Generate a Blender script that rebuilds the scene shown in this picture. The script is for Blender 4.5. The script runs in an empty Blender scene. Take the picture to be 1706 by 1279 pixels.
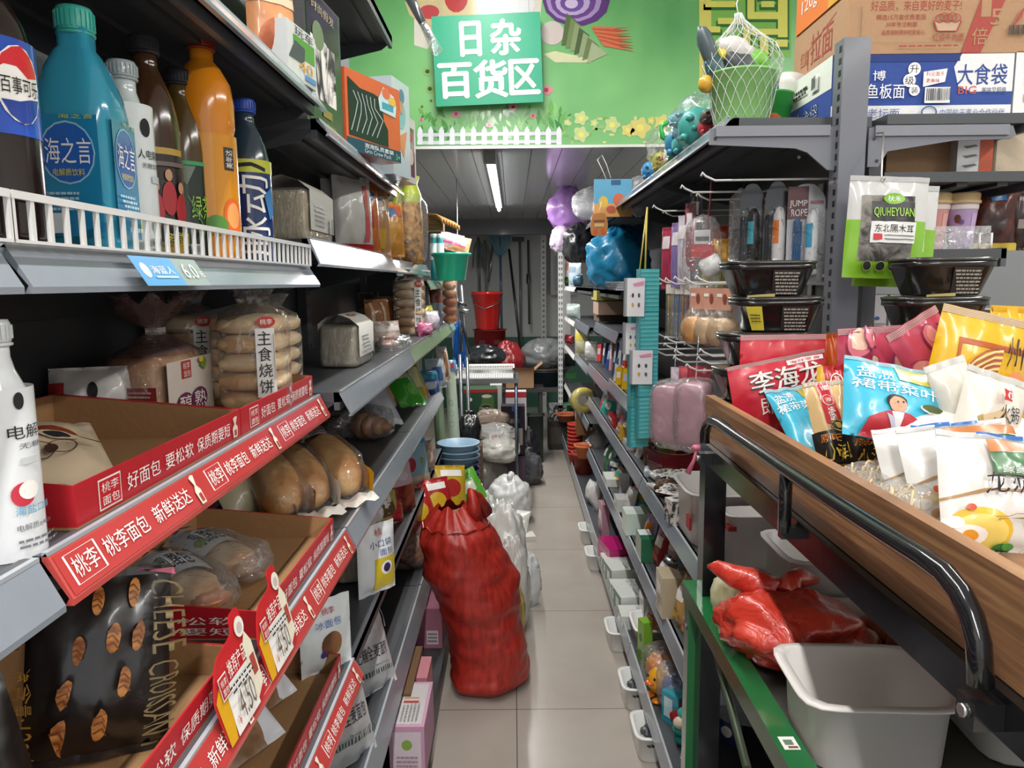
import bpy, bmesh, math, random
from mathutils import Vector, Matrix, Euler, noise
from mathutils.geometry import tessellate_polygon
random.seed(7)
SC = bpy.context.scene
COL = SC.collection
R = math.radians
PI = math.pi
# ---------------------------------------------------------------- camera
FPX, CW, CH = 1250.0, 1706.0, 1279.0
H = 1.5
cam_d = bpy.data.cameras.new('camera')
cam_d.sensor_fit = 'HORIZONTAL'
cam_d.sensor_width = 36.0
cam_d.lens = 36.0 * FPX / CW
cam_d.clip_start = 0.02
cam = bpy.data.objects.new('camera', cam_d)
COL.objects.link(cam)
CAMM = (Matrix.Rotation(R(0.13), 3, 'Z') @ Matrix.Rotation(R(90 - 7.72), 3, 'X') @ Matrix.Rotation(R(-0.55), 3, 'Z'))
cam.matrix_world = Matrix.Translation((0, 0, H)) @ CAMM.to_4x4()
SC.camera = cam
# ---------------------------------------------------------------- view, world, shop lights
SC.view_settings.view_transform = 'Standard'
SC.view_settings.look = 'None'
SC.view_settings.exposure = 0.0
SC.view_settings.gamma = 1.0
SC.view_settings.use_curve_mapping = False
try:
    SC.cycles.transparent_max_bounces = 32
except Exception:
    pass
W = bpy.data.worlds.new('shop_air')
SC.world = W
W.use_nodes = True
W.node_tree.nodes['Background'].inputs[0].default_value = (0.95, 0.97, 1.0, 1)
W.node_tree.nodes['Background'].inputs[1].default_value = 1.1


def area(name, loc, sx, sy, power, col=(1, 0.975, 0.94), rot=(0, 0, 0)):
    d = bpy.data.lights.new(name, 'AREA')
    d.shape = 'RECTANGLE'
    d.size, d.size_y = sx, sy
    d.energy = power
    d.color = col
    o = bpy.data.objects.new(name, d)
    COL.objects.link(o)
    o.location = loc
    o.rotation_euler = rot
    return o


TUBES = [(-0.12, 1.75, 2.9, 46), (-0.12, -1.6, 2.4, 80), (2.3, 1.6, 2.6, 60), (2.3, -1.6, 2.4, 70)]
for tx, ty, tl, tp in TUBES:
    area('ceiling_tube_light', (tx, ty, 3.0), 0.07, tl, tp)
area('passage_tube_light', (-0.11, 5.2, 2.085), 0.035, 2.5, 42)


# pixel of the 1706x1279 frame -> point on a plane of the shop
def at(px, py, X=None, Y=None, Z=None):
    d = CAMM @ Vector((px - CW / 2, CH / 2 - py, -FPX))
    if X is not None:
        t = X / d.x
    elif Y is not None:
        t = Y / d.y
    else:
        t = (Z - H) / d.z
    return Vector((d.x * t, d.y * t, H + d.z * t))


# ---------------------------------------------------------------- materials
MATS = {}


def lin(h):
    h = h.lstrip('#')
    out = []
    for i in (0, 2, 4):
        c = int(h[i:i + 2], 16) / 255
        out.append(c / 12.92 if c <= 0.04045 else ((c + 0.055) / 1.055) ** 2.4)
    return (*out, 1)


KIND = {  # roughness, metallic, coat, bump scale, bump strength
    'p': (0.38, 0, 0.0, 60, 0.02), 'g': (0.16, 0, 0.3, 30, 0.03), 'k': (0.75, 0, 0, 90, 0.08),
    'm': (0.42, 0.0, 0.1, 300, 0.01), 'c': (0.9, 0, 0, 160, 0.25), 'f': (0.32, 0, 0.4, 22, 0.25), 's': (0.28, 0.9, 0, 80, 0.03)}


def C(hexs, kind='p'):
    key = kind + hexs
    if key in MATS:
        return MATS[key]
    r, me, coat, bs, bst = KIND[kind]
    m = bpy.data.materials.new('m_' + key)
    m.use_nodes = True
    nt = m.node_tree
    b = nt.nodes['Principled BSDF']
    c = lin(hexs)
    tc = nt.nodes.new('ShaderNodeTexCoord')
    nz = nt.nodes.new('ShaderNodeTexNoise')
    nz.inputs['Scale'].default_value = bs
    nz.inputs['Detail'].default_value = 2
    nt.links.new(tc.outputs['Object'], nz.inputs['Vector'])
    mx = nt.nodes.new('ShaderNodeMix')
    mx.data_type = 'RGBA'
    mx.inputs['A'].default_value = tuple(x * 0.93 for x in c[:3]) + (1,)
    mx.inputs['B'].default_value = tuple(min(1, x * 1.05) for x in c[:3]) + (1,)
    nt.links.new(nz.outputs['Fac'], mx.inputs['Factor'])
    nt.links.new(mx.outputs['Result'], b.inputs['Base Color'])
    b.inputs['Roughness'].default_value = r
    b.inputs['Metallic'].default_value = me
    b.inputs['Coat Weight'].default_value = coat
    b.inputs['Coat Roughness'].default_value = 0.12
    bp = nt.nodes.new('ShaderNodeBump')
    bp.inputs['Strength'].default_value = bst
    bp.inputs['Distance'].default_value = 0.01
    nt.links.new(nz.outputs['Fac'], bp.inputs['Height'])
    nt.links.new(bp.outputs['Normal'], b.inputs['Normal'])
    MATS[key] = m
    return m


def film(hexs='ffffff', op=0.05, rough=0.1, gloss=0.22, wr=30, ws=0.9):
    """clear wrap: mostly lets light through, glints along its creases"""
    key = 'film%s%s%s%s%s' % (hexs, op, rough, gloss, wr)
    if key in MATS:
        return MATS[key]
    m = bpy.data.materials.new('m_' + key)
    m.use_nodes = True
    nt = m.node_tree
    N = nt.nodes
    N.clear()
    out = N.new('ShaderNodeOutputMaterial')
    tr = N.new('ShaderNodeBsdfTransparent')
    df = N.new('ShaderNodeBsdfDiffuse')
    df.inputs[0].default_value = lin(hexs)
    gl = N.new('ShaderNodeBsdfGlossy')
    gl.inputs['Roughness'].default_value = rough
    gl.inputs['Color'].default_value = (1, 1, 1, 1)
    c = lin(hexs)
    tr.inputs[0].default_value = tuple(0.6 + 0.4 * x for x in c[:3]) + (1,)
    tc = N.new('ShaderNodeTexCoord')
    nz = N.new('ShaderNodeTexNoise')
    nz.inputs['Scale'].default_value = wr
    nz.inputs['Detail'].default_value = 3
    nz.inputs['Distortion'].default_value = 1.2
    nt.links.new(tc.outputs['Object'], nz.inputs['Vector'])
    bp = N.new('ShaderNodeBump')
    bp.inputs['Strength'].default_value = ws
    bp.inputs['Distance'].default_value = 0.02
    nt.links.new(nz.outputs['Fac'], bp.inputs['Height'])
    nt.links.new(bp.outputs['Normal'], gl.inputs['Normal'])
    fr = N.new('ShaderNodeFresnel')
    fr.inputs['IOR'].default_value = 1.45
    nt.links.new(bp.outputs['Normal'], fr.inputs['Normal'])
    ma = N.new('ShaderNodeMath')
    ma.operation = 'MULTIPLY_ADD'
    ma.use_clamp = True
    ma.inputs[1].default_value = 0.5
    ma.inputs[2].default_value = gloss * 0.18
    nt.links.new(fr.outputs[0], ma.inputs[0])
    m1 = N.new('ShaderNodeMixShader')
    m1.inputs[0].default_value = op
    nt.links.new(tr.outputs[0], m1.inputs[1])
    nt.links.new(df.outputs[0], m1.inputs[2])
    m2 = N.new('ShaderNodeMixShader')
    nt.links.new(ma.outputs[0], m2.inputs[0])
    nt.links.new(m1.outputs[0], m2.inputs[1])
    nt.links.new(gl.outputs[0], m2.inputs[2])
    nt.links.new(m2.outputs[0], out.inputs[0])
    MATS[key] = m
    return m


def wood_mat():
    m = bpy.data.materials.new('m_wood')
    m.use_nodes = True
    nt = m.node_tree
    N = nt.nodes
    b = N['Principled BSDF']
    tc = N.new('ShaderNodeTexCoord')
    mp = N.new('ShaderNodeMapping')
    mp.inputs['Scale'].default_value = (5, 1.0, 26)
    nz = N.new('ShaderNodeTexNoise')
    nz.inputs['Scale'].default_value = 3.2
    nz.inputs['Detail'].default_value = 6
    nz.inputs['Distortion'].default_value = 1.6
    cr = N.new('ShaderNodeValToRGB')
    e = cr.color_ramp.elements
    e[0].position, e[0].color = 0.3, lin('6f4f36')
    e[1].position, e[1].color = 0.72, lin('a98058')
    x = cr.color_ramp.elements.new(0.5)
    x.color = lin('8b6444')
    nt.links.new(tc.outputs['Object'], mp.inputs[0])
    nt.links.new(mp.outputs[0], nz.inputs['Vector'])
    nt.links.new(nz.outputs['Fac'], cr.inputs[0])
    nt.links.new(cr.outputs[0], b.inputs['Base Color'])
    b.inputs['Roughness'].default_value = 0.38
    return m


def two_tone(name, ca, cb, scale=12, rough=0.7, dist=0.5, bump=0.2, lo=0.38, hi=0.62, film_=0.0, stretch=(1, 1, 1)):
    """blotchy colour of its own: bread crust, jars of food, printed foliage"""
    if name in MATS:
        return MATS[name]
    m = bpy.data.materials.new('m_' + name)
    m.use_nodes = True
    nt = m.node_tree
    N = nt.nodes
    b = N['Principled BSDF']
    tc = N.new('ShaderNodeTexCoord')
    mp = N.new('ShaderNodeMapping')
    mp.inputs['Scale'].default_value = stretch
    nz = N.new('ShaderNodeTexNoise')
    nz.inputs['Scale'].default_value = scale
    nz.inputs['Detail'].default_value = 4
    nz.inputs['Distortion'].default_value = dist
    cr = N.new('ShaderNodeValToRGB')
    e = cr.color_ramp.elements
    e[0].position, e[0].color = lo, lin(ca)
    e[1].position, e[1].color = hi, lin(cb)
    bp = N.new('ShaderNodeBump')
    bp.inputs['Strength'].default_value = bump
    bp.inputs['Distance'].default_value = 0.01
    nt.links.new(tc.outputs['Object'], mp.inputs[0])
    nt.links.new(mp.outputs[0], nz.inputs['Vector'])
    nt.links.new(nz.outputs['Fac'], cr.inputs[0])
    nt.links.new(cr.outputs[0], b.inputs['Base Color'])
    nt.links.new(nz.outputs['Fac'], bp.inputs['Height'])
    nt.links.new(bp.outputs['Normal'], b.inputs['Normal'])
    b.inputs['Roughness'].default_value = rough
    b.inputs['Coat Weight'].default_value = film_
    MATS[name] = m
    return m


def translucent(hexs, alpha=0.75, rough=0.25):
    key = 'tl%s%s' % (hexs, alpha)
    if key in MATS:
        return MATS[key]
    m = bpy.data.materials.new('m_' + key)
    m.use_nodes = True
    b = m.node_tree.nodes['Principled BSDF']
    b.inputs['Base Color'].default_value = lin(hexs)
    b.inputs['Roughness'].default_value = rough
    b.inputs['Alpha'].default_value = alpha
    MATS[key] = m
    return m


def glow(hexs, s):
    m = bpy.data.materials.new('m_glow')
    m.use_nodes = True
    b = m.node_tree.nodes['Principled BSDF']
    b.inputs['Emission Color'].default_value = lin(hexs)
    b.inputs['Emission Strength'].default_value = s
    return m


# ---------------------------------------------------------------- mesh builder
def fillet(poly, r, n=3):
    """round the corners of a 2-D polygon"""
    out = []
    k = len(poly)
    for i in range(k):
        p, a, b = Vector(poly[i]), Vector(poly[i - 1]), Vector(poly[(i + 1) % k])
        da, db = (a - p), (b - p)
        q = min(r, da.length * .45, db.length * .45)
        A, B = p + da.normalized() * q, p + db.normalized() * q
        for j in range(n + 1):
            t = j / n
            out.append(tuple(A * (1 - t) ** 2 + p * 2 * t * (1 - t) + B * t * t))
    return out


class MB:
    def __init__(s):
        s.v, s.f, s.mi, s.sm, s.mats = [], [], [], [], []

    def mid(s, m):
        if m not in s.mats:
            s.mats.append(m)
        return s.mats.index(m)

    def add(s, vs, fs, m, M=None, smooth=False):
        k = len(s.v)
        if M is not None:
            vs = [M @ Vector(v) for v in vs]
        s.v += [tuple(v) for v in vs]
        i = s.mid(m)
        for f in fs:
            s.f.append([a + k for a in f])
            s.mi.append(i)
            s.sm.append(smooth)
        return s

    def box(s, x0, x1, y0, y1, z0, z1, m, M=None):
        vs = [(x, y, z) for z in (z0, z1) for y in (y0, y1) for x in (x0, x1)]
        return s.add(vs, [(0, 2, 3, 1), (4, 5, 7, 6), (0, 1, 5, 4), (2, 6, 7, 3), (0, 4, 6, 2), (1, 3, 7, 5)], m, M)

    def prism(s, poly, a, b, m, axis='z', M=None, smooth=False):
        """extrude a 2-D polygon from a to b along an axis"""
        def p3(p, t):
            if axis == 'z':
                return (p[0], p[1], t)
            if axis == 'y':
                return (p[0], t, p[1])
            return (t, p[0], p[1])
        n = len(poly)
        vs = [p3(p, a) for p in poly] + [p3(p, b) for p in poly]
        s.add(vs, [(i, (i + 1) % n, n + (i + 1) % n, n + i) for i in range(n)], m, M, smooth)
        return s.add(vs, [list(range(n))[::-1], list(range(n, 2 * n))], m, M)

    def lathe(s, prof, m, seg=20, M=None, sq=2.0, ax=1.0, ay=1.0, cap0=True, cap1=True, fx=None):
        """profile [(r, z)]; sq > 2 squares the section off; ax, ay stretch it"""
        vs, fs = [], []
        for r, z in prof:
            for i in range(seg):
                t = 2 * PI * (i + .5) / seg
                c, n = math.cos(t), math.sin(t)
                q = (abs(c) ** sq + abs(n) ** sq) ** (-1 / sq)
                p = Vector((c * q * r * ax, n * q * r * ay, z))
                vs.append(fx(p) if fx else p)
        for j in range(len(prof) - 1):
            for i in range(seg):
                k = (i + 1) % seg
                fs.append((j * seg + i, j * seg + k, (j + 1) * seg + k, (j + 1) * seg + i))
        s.add(vs, fs, m, M, True)
        if cap0:
            s.add(vs[:seg], [list(range(seg))[::-1]], m, M)
        if cap1:
            s.add(vs[-seg:], [list(range(seg))], m, M)
        return s

    def tube(s, pts, r, m, seg=8, M=None, closed=False):
        pts = [Vector(p) for p in pts]
        n = len(pts)
        vs, fs = [], []
        up = None
        for i, p in enumerate(pts):
            if closed:
                t = pts[(i + 1) % n] - pts[i - 1]
            else:
                t = pts[min(i + 1, n - 1)] - pts[max(i - 1, 0)]
            t.normalize()
            if up is None:
                up = Vector((0, 0, 1)) if abs(t.z) < .9 else Vector((1, 0, 0))
            a = t.cross(up).normalized()
            up = a.cross(t).normalized()
            rr = r[i] if isinstance(r, (list, tuple)) else r
            for k in range(seg):
                an = 2 * PI * k / seg
                vs.append(p + (a * math.cos(an) + up * math.sin(an)) * rr)
        for i in range(n if closed else n - 1):
            j = (i + 1) % n
            for k in range(seg):
                l = (k + 1) % seg
                fs.append((i * seg + k, i * seg + l, j * seg + l, j * seg + k))
        s.add(vs, fs, m, M, True)
        if not closed:
            s.add(vs[:seg], [list(range(seg))[::-1]], m, M)
            s.add(vs[-seg:], [list(range(seg))], m, M)
        return s

    def grid(s, fn, nu, nv, m, M=None, smooth=True, wrap=False):
        vs = [fn(-1 + 2 * i / nu, -1 + 2 * j / nv) for j in range(nv + 1) for i in range(nu + 1)]
        w = nu + 1
        fs = [(j * w + i, j * w + i + 1, (j + 1) * w + i + 1, (j + 1) * w + i) for j in range(nv) for i in range(nu)]
        return s.add(vs, fs, m, M, smooth)

    def blob(s, cx, cy, cz, rx, ry, rz, m, amp=0.12, freq=3.0, seed=0, nu=20, nv=12, M=None, flat=None, pw=1.0):
        vs, fs = [], []
        for j in range(nv + 1):
            b = -PI / 2 + PI * j / nv
            for i in range(nu):
                a = 2 * PI * i / nu
                d = Vector((math.cos(b) * math.cos(a), math.cos(b) * math.sin(a), math.sin(b)))
                if pw != 1.0:
                    d = Vector([math.copysign(abs(q) ** pw, q) for q in d])
                k = 1 + amp * noise.noise(d * freq + Vector((seed * 7.3, seed * 3.1, seed)))
                p = Vector((cx + d.x * rx * k, cy + d.y * ry * k, cz + d.z * rz * k))
                if flat is not None and p.z < flat:
                    p.z = flat
                vs.append(p)
        for j in range(nv):
            for i in range(nu):
                k = (i + 1) % nu
                fs.append((j * nu + i, j * nu + k, (j + 1) * nu + k, (j + 1) * nu + i))
        return s.add(vs, fs, m, M, True)

    def build(s, name, parent=None, loc=(0, 0, 0), rot=(0, 0, 0)):
        me = bpy.data.meshes.new(name)
        me.from_pydata(s.v, [], s.f)
        for m in s.mats:
            me.materials.append(m)
        me.polygons.foreach_set('material_index', s.mi)
        me.polygons.foreach_set('use_smooth', s.sm)
        me.update()
        bm = bmesh.new()
        bm.from_mesh(me)
        bmesh.ops.remove_doubles(bm, verts=bm.verts, dist=1e-5)
        bm.to_mesh(me)
        bm.free()
        o = bpy.data.objects.new(name, me)
        COL.objects.link(o)
        o.location, o.rotation_euler = loc, rot
        if parent is not None:
            o.parent = parent
        return o


def tag(o, label, cat, group=None, kind=None):
    o['label'] = label
    o['category'] = cat
    if group:
        o['group'] = group
    if kind:
        o['kind'] = kind
    return o


def thing(name, label, cat, loc=(0, 0, 0), rot=(0, 0, 0), group=None):
    o = bpy.data.objects.new(name, None)
    o.empty_display_size = 0.02
    COL.objects.link(o)
    o.location = loc
    o.rotation_euler = rot if isinstance(rot, (tuple, list)) else (0, 0, rot)
    return tag(o, label, cat, group)


def struct(o):
    o['kind'] = 'structure'
    return o


def dup(o, loc, rot=None, label=None, group=None):
    def cp(a, par):
        c = a.copy()
        COL.objects.link(c)
        if par is not None:
            c.parent = par
        for ch in a.children:
            cp(ch, c)
        return c
    n = cp(o, None)
    n.location = loc
    if rot is not None:
        n.rotation_euler = rot if isinstance(rot, (tuple, list)) else (0, 0, rot)
    if label:
        n['label'] = label
    if group:
        n['group'] = group
    return n


# ---------------------------------------------------------------- printed marks on any surface fn(u, v), u and v in -1..1
TXT = {}


def text_mesh(body):
    if body not in TXT:
        cu = bpy.data.curves.new('type', 'FONT')
        cu.body = body
        cu.resolution_u = 2
        o = bpy.data.objects.new('type', cu)
        COL.objects.link(o)
        dg = bpy.context.evaluated_depsgraph_get()
        me = o.evaluated_get(dg).to_mesh()
        vs = [(v.co.x, v.co.y) for v in me.vertices]
        fs = [tuple(p.vertices) for p in me.polygons]
        x0, x1 = min(v[0] for v in vs), max(v[0] for v in vs)
        y0, y1 = min(v[1] for v in vs), max(v[1] for v in vs)
        TXT[body] = ([((x - x0) / (x1 - x0), (y - y0) / (y1 - y0)) for x, y in vs], fs)
        o.evaluated_get(dg).to_mesh_clear()
        bpy.data.objects.remove(o)
        bpy.data.curves.remove(cu)
    return TXT[body]


def on_surf(fn, u, v, off):
    e = 0.004
    p = Vector(fn(u, v))
    du = Vector(fn(u + e, v)) - Vector(fn(u - e, v))
    dv = Vector(fn(u, v + e)) - Vector(fn(u, v - e))
    n = du.cross(dv)
    if n.length < 1e-12:
        return p
    return p + n.normalized() * off


def tris(mb, f, uv, fs, m, M, lim=.15):
    """lay flat faces onto a curved field, cut small enough to follow it"""
    out = []
    for fc in fs:
        if len(fc) == 3:
            st = [[uv[i] for i in fc]]
        else:
            vv = [Vector((*uv[i], 0)) for i in fc]
            st = [[uv[fc[i]] for i in t] for t in tessellate_polygon([vv])]
        while st:
            t = st.pop()
            L = [((t[i][0] - t[(i + 1) % 3][0]) ** 2 + (t[i][1] - t[(i + 1) % 3][1]) ** 2, i) for i in range(3)]
            l, i = max(L)
            if l > lim * lim and len(st) < 400:
                a, b, c = t[i], t[(i + 1) % 3], t[(i + 2) % 3]
                h = ((a[0] + b[0]) / 2, (a[1] + b[1]) / 2)
                st += [[a, h, c], [h, b, c]]
            else:
                if (t[1][0] - t[0][0]) * (t[2][1] - t[0][1]) - (t[2][0] - t[0][0]) * (t[1][1] - t[0][1]) < 0:
                    t = t[::-1]
                out.append(t)
    mb.add([f(*p) for t in out for p in t], [(3 * k, 3 * k + 1, 3 * k + 2) for k in range(len(out))], m, M, True)


def marks(mb, fn, items, off=0.0005, M=None):
    """items: ('r',u0,v0,u1,v1,mat) ('e',u,v,ru,rv,mat) ('o',u,v,ru,rv,mat[,w]) ('t',text,u0,v0,u1,v1,mat[,quarter turns]) ('p',[(u,v)..],mat)"""
    for k, it in enumerate(items):
        z = off * (1 + 0.5 * k)
        f = lambda u, v: on_surf(fn, u, v, z)
        q = it[0]
        if q == 'r':
            _, a, b, c, d, m = it
            n1, n2 = max(1, round(abs(c - a) * 9)), max(1, round(abs(d - b) * 9))
            mb.grid(lambda u, v: f(a + (c - a) * (u + 1) / 2, b + (d - b) * (v + 1) / 2), n1, n2, m, M)
        elif q in ('e', 'o'):
            a, b, c, d, m = it[1:6]
            n = 16
            w = 0.0 if q == 'e' else 1 - (it[6] if len(it) > 6 else 0.15)
            rs = ((w, .3, .6, .8, 1.0) if c > .2 else (w, .6, 1.0)) if q == 'e' else (w, 1.0)
            vs = [f(a + c * r * math.cos(2 * PI * i / n), b + d * r * math.sin(2 * PI * i / n)) for r in rs for i in range(n)]
            fs = [(j * n + i, j * n + (i + 1) % n, (j + 1) * n + (i + 1) % n, (j + 1) * n + i) for j in range(len(rs) - 1) for i in range(n)]
            mb.add(vs, [x[::-1] for x in fs], m, M, True)
        elif q == 't':
            _, body, a, b, c, d, m = it[:7]
            tn = it[7] if len(it) > 7 else 0
            vs, fs = text_mesh(body)
            uv = []
            for x, y in vs:
                if tn == 1:
                    x, y = 1 - y, x
                elif tn == 3:
                    x, y = y, 1 - x
                uv.append((a + (c - a) * x, b + (d - b) * y))
            tris(mb, f, uv, fs, m, M)
        elif q == 'p':
            _, pts, m = it
            area2 = sum(p[0] * r_[1] - r_[0] * p[1] for p, r_ in zip(pts, pts[1:] + pts[:1]))
            tris(mb, f, pts if area2 > 0 else pts[::-1], [list(range(len(pts)))], m, M)
        elif q == 'l':
            _, pts, w, m = it
            for (u0, v0), (u1, v1) in zip(pts, pts[1:]):
                d = Vector((u1 - u0, v1 - v0))
                if d.length < 1e-6:
                    continue
                p = Vector((-d.y, d.x)).normalized() * w
                n = max(1, int(d.length * 6))
                for i in range(n):
                    a0, a1 = u0 + d.x * i / n, v0 + d.y * i / n
                    b0, b1 = u0 + d.x * (i + 1) / n, v0 + d.y * (i + 1) / n
                    mb.add([f(a0 - p.x, a1 - p.y), f(b0 - p.x, b1 - p.y), f(b0 + p.x, b1 + p.y), f(a0 + p.x, a1 + p.y)], [(0, 1, 2, 3)], m, M)
    return mb


def flat(x0, z0, x1, z1, y=0.0):
    """an upright print field facing -y: u along x, v along z"""
    return lambda u, v: Vector((x0 + (x1 - x0) * (u + 1) / 2, y, z0 + (z1 - z0) * (v + 1) / 2))


def plane(o, ux, vz):
    """print field spanned by two half vectors about o"""
    o, ux, vz = Vector(o), Vector(ux), Vector(vz)
    return lambda u, v: o + ux * u + vz * v


def smalltext(u0, v0, u1, v1, n, m, seed=1, fill=0.5):
    """rows of tiny unreadable print, drawn as broken dashes"""
    rd = random.Random(seed)
    out = []
    for i in range(n):
        a = v1 - (v1 - v0) * (i + .2) / n
        b = a - (v1 - v0) / n * fill
        u = u0
        while u < u1 - .02:
            w = rd.uniform(.06, .22) * (u1 - u0)
            out.append(('r', u, b, min(u + w, u1), a, m))
            u += w + .03 * (u1 - u0)
    return out


def barcode(u0, v0, u1, v1, seed=3):
    rd = random.Random(seed)
    out = [('r', u0, v0, u1, v1, C('f4f4f2'))]
    u = u0 + (u1 - u0) * .06
    while u < u1 - (u1 - u0) * .08:
        w = rd.choice((.015, .025, .04)) * (u1 - u0)
        out.append(('r', u, v0 + (v1 - v0) * .15, u + w, v1 - (v1 - v0) * .08, C('222226')))
        u += w + rd.choice((.015, .03)) * (u1 - u0)
    return out


# ================================================================ the shop itself
STEEL = C('404347', 'm')
STEELD = C('3a3c40', 'm')
LIP = C('4c4f55', 'm')
RAILM = C('868d96', 'g')
WHITE = C('e9e9e6')
BLACK = C('141416')
INK = C('1c1c20', 'k')
RED = C('c31f26')
DRED = C('a3202a')
CARD = C('a37b52', 'k')
FZ = 0.0


def floor_mat():
    m = bpy.data.materials.new('m_floor')
    m.use_nodes = True
    nt = m.node_tree
    N = nt.nodes
    b = N['Principled BSDF']
    tc = N.new('ShaderNodeTexCoord')
    nz = N.new('ShaderNodeTexNoise')
    nz.inputs['Scale'].default_value = 2.2
    nz.inputs['Detail'].default_value = 5
    cr = N.new('ShaderNodeValToRGB')
    e = cr.color_ramp.elements
    e[0].position, e[0].color = .3, lin('a0978e')
    e[1].position, e[1].color = .7, lin('b1a9a0')
    nt.links.new(tc.outputs['Object'], nz.inputs['Vector'])
    nt.links.new(nz.outputs['Fac'], cr.inputs[0])
    # joints of the 0.8 m tiles
    sx = N.new('ShaderNodeSeparateXYZ')
    nt.links.new(tc.outputs['Object'], sx.inputs[0])
    last = None
    for ax, off in (('X', 0.4), ('Y', 0.0)):
        a = N.new('ShaderNodeMath')
        a.operation = 'ADD'
        a.inputs[1].default_value = off
        nt.links.new(sx.outputs[ax], a.inputs[0])
        w = N.new('ShaderNodeMath')
        w.operation = 'PINGPONG'
        w.inputs[1].default_value = 0.4
        nt.links.new(a.outputs[0], w.inputs[0])
        if ax == 'X':
            q = N.new('ShaderNodeMath')
            q.operation = 'SUBTRACT'
            q.inputs[0].default_value = 0.4
            nt.links.new(w.outputs[0], q.inputs[1])
            w = q
        g = N.new('ShaderNodeMath')
        g.operation = 'LESS_THAN'
        g.inputs[1].default_value = 0.0016
        nt.links.new(w.outputs[0], g.inputs[0])
        if last:
            mx = N.new('ShaderNodeMath')
            mx.operation = 'MAXIMUM'
            nt.links.new(last.outputs[0], mx.inputs[0])
            nt.links.new(g.outputs[0], mx.inputs[1])
            last = mx
        else:
            last = g
    mix = N.new('ShaderNodeMix')
    mix.data_type = 'RGBA'
    nt.links.new(last.outputs[0], mix.inputs['Factor'])
    nt.links.new(cr.outputs[0], mix.inputs['A'])
    mix.inputs['B'].default_value = lin('5a534d')
    nt.links.new(mix.outputs['Result'], b.inputs['Base Color'])
    b.inputs['Roughness'].default_value = 0.22
    b.inputs['Specular IOR Level'].default_value = 0.4
    return m


YT = at(900, 1181, Z=0).y
mb = MB()
mb.box(-1.2, 4.2, -4.0 - YT, 9.6 - YT, -0.05, 0, floor_mat())
struct(mb.build('floor', loc=(0, YT, 0)))
WALL = C('c9c9c6', 'k')
mb = MB(); mb.box(-1.2, -1.1, -4, 9.6, 0, 3.2, WALL); struct(mb.build('wall_left'))
mb = MB(); mb.box(4.1, 4.2, -4, 9.6, 0, 3.2, WALL); struct(mb.build('wall_right'))
YB = 9.0
mb = MB(); mb.box(-1.1, 4.1, YB, YB + .1, 0, 3.2, C('c4c6c6', 'k')); struct(mb.build('wall_back'))
mb = MB(); mb.box(-1.2, 4.2, -4, 3.62, 3.1, 3.2, C('e4e4e2', 'k')); struct(mb.build('ceiling'))
# the low glossy panelled ceiling of the passage behind the mural
ZC = H + 0.65
mb = MB()
pm = C('b9bbbc', 'g')
x = -1.1
while x < 2.0:
    mb.box(x + .002, x + .148, 3.64, YB, ZC, ZC + .02, pm)
    x += .15
mb.box(-1.1, 2.0, 3.64, YB, ZC + .004, ZC + .03, C('5c5c5c'))
struct(mb.build('ceiling_low'))
mb = MB(); mb.box(-1.1, 2.0, 7.9, 8.05, ZC - .16, ZC, C('55575a', 'm')); struct(mb.build('trim_1'))
mb = MB(); mb.box(-1.1, 4.1, YB - .03, YB - .002, 0, .85, C('2f5f4d', 'p')); struct(mb.build('wall_back_dado'))
mb = MB(); mb.box(.45, .55, 7.2, 7.35, 0, ZC, C('b9bab8', 'k')); struct(mb.build('trim_2'))

# tube lamps
for i, (tx, ty, tl, tp) in enumerate(TUBES):
    t = thing('ceiling_lamp', 'long white tube lamp on the shop ceiling', 'lamp', (tx, ty, 3.1), group='tube lamps on the shop ceiling')
    mb = MB(); mb.box(-.05, .05, -tl / 2 - .04, tl / 2 + .04, -.03, 0, WHITE); mb.build('lamp_housing', t)
    mb = MB(); mb.tube([(0, -tl / 2, -.055), (0, tl / 2, -.055)], .014, glow('ffffff', 8), 10); mb.build('tube', t)
t = thing('passage_lamp', 'white tube lamp under the low glossy passage ceiling', 'lamp', (-.11, 5.2, ZC))
mb = MB(); mb.box(-.025, .025, -1.32, 1.32, -.025, 0, WHITE); mb.box(-.03, .03, -1.36, -1.3, -.06, 0, C('8a8a88')); mb.build('lamp_housing', t)
mb = MB(); mb.tube([(0, -1.3, -.042), (0, 1.3, -.042)], .013, glow('ffffff', 14), 10); mb.build('tube', t)

# ---- mural header above the passage
YM = 3.6
GRN = two_tone('mural_green', '4a9354', '84c67c', 1.1, .3, .3, 0.0, .35, .65)
mb = MB()
zb = at(860, 243, Y=YM).z
mb.box(-.74, 4.1, YM, YM + .03, zb, 3.1, GRN)
mur = thing('mural_board', 'glossy green printed mural board with fence, flowers and vegetables above the passage', 'mural')
mb.build('board', mur)
mb = MB(); mb.box(-.74, 2.0, YM - .012, YM, zb - .012, zb, C('dcdcd6', 's')); mb.build('edge_strip', mur)


def mp(px, py):
    p = at(px, py, Y=YM - .001)
    return (p.x, p.z)


def mural_poly(mbx, pts, m, dy):
    mbx.add([(x, YM - dy, z) for x, z in (mp(*p) for p in pts)], [list(range(len(pts)))], m)


def mural_disc(mbx, px, py, r, m, dy, ry=None, n=14, petal=0):
    mural_poly(mbx, [(px + r * (1 + petal * math.cos(5 * a)) * math.cos(a), py + (ry or r) * (1 + petal * math.cos(5 * a)) * math.sin(a)) for a in [2 * PI * i / (n * (3 if petal else 1)) for i in range(n * (3 if petal else 1))]], m, dy)


MG = lambda h: C(h, 'g')
fb = MB()
rd = random.Random(5)
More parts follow.
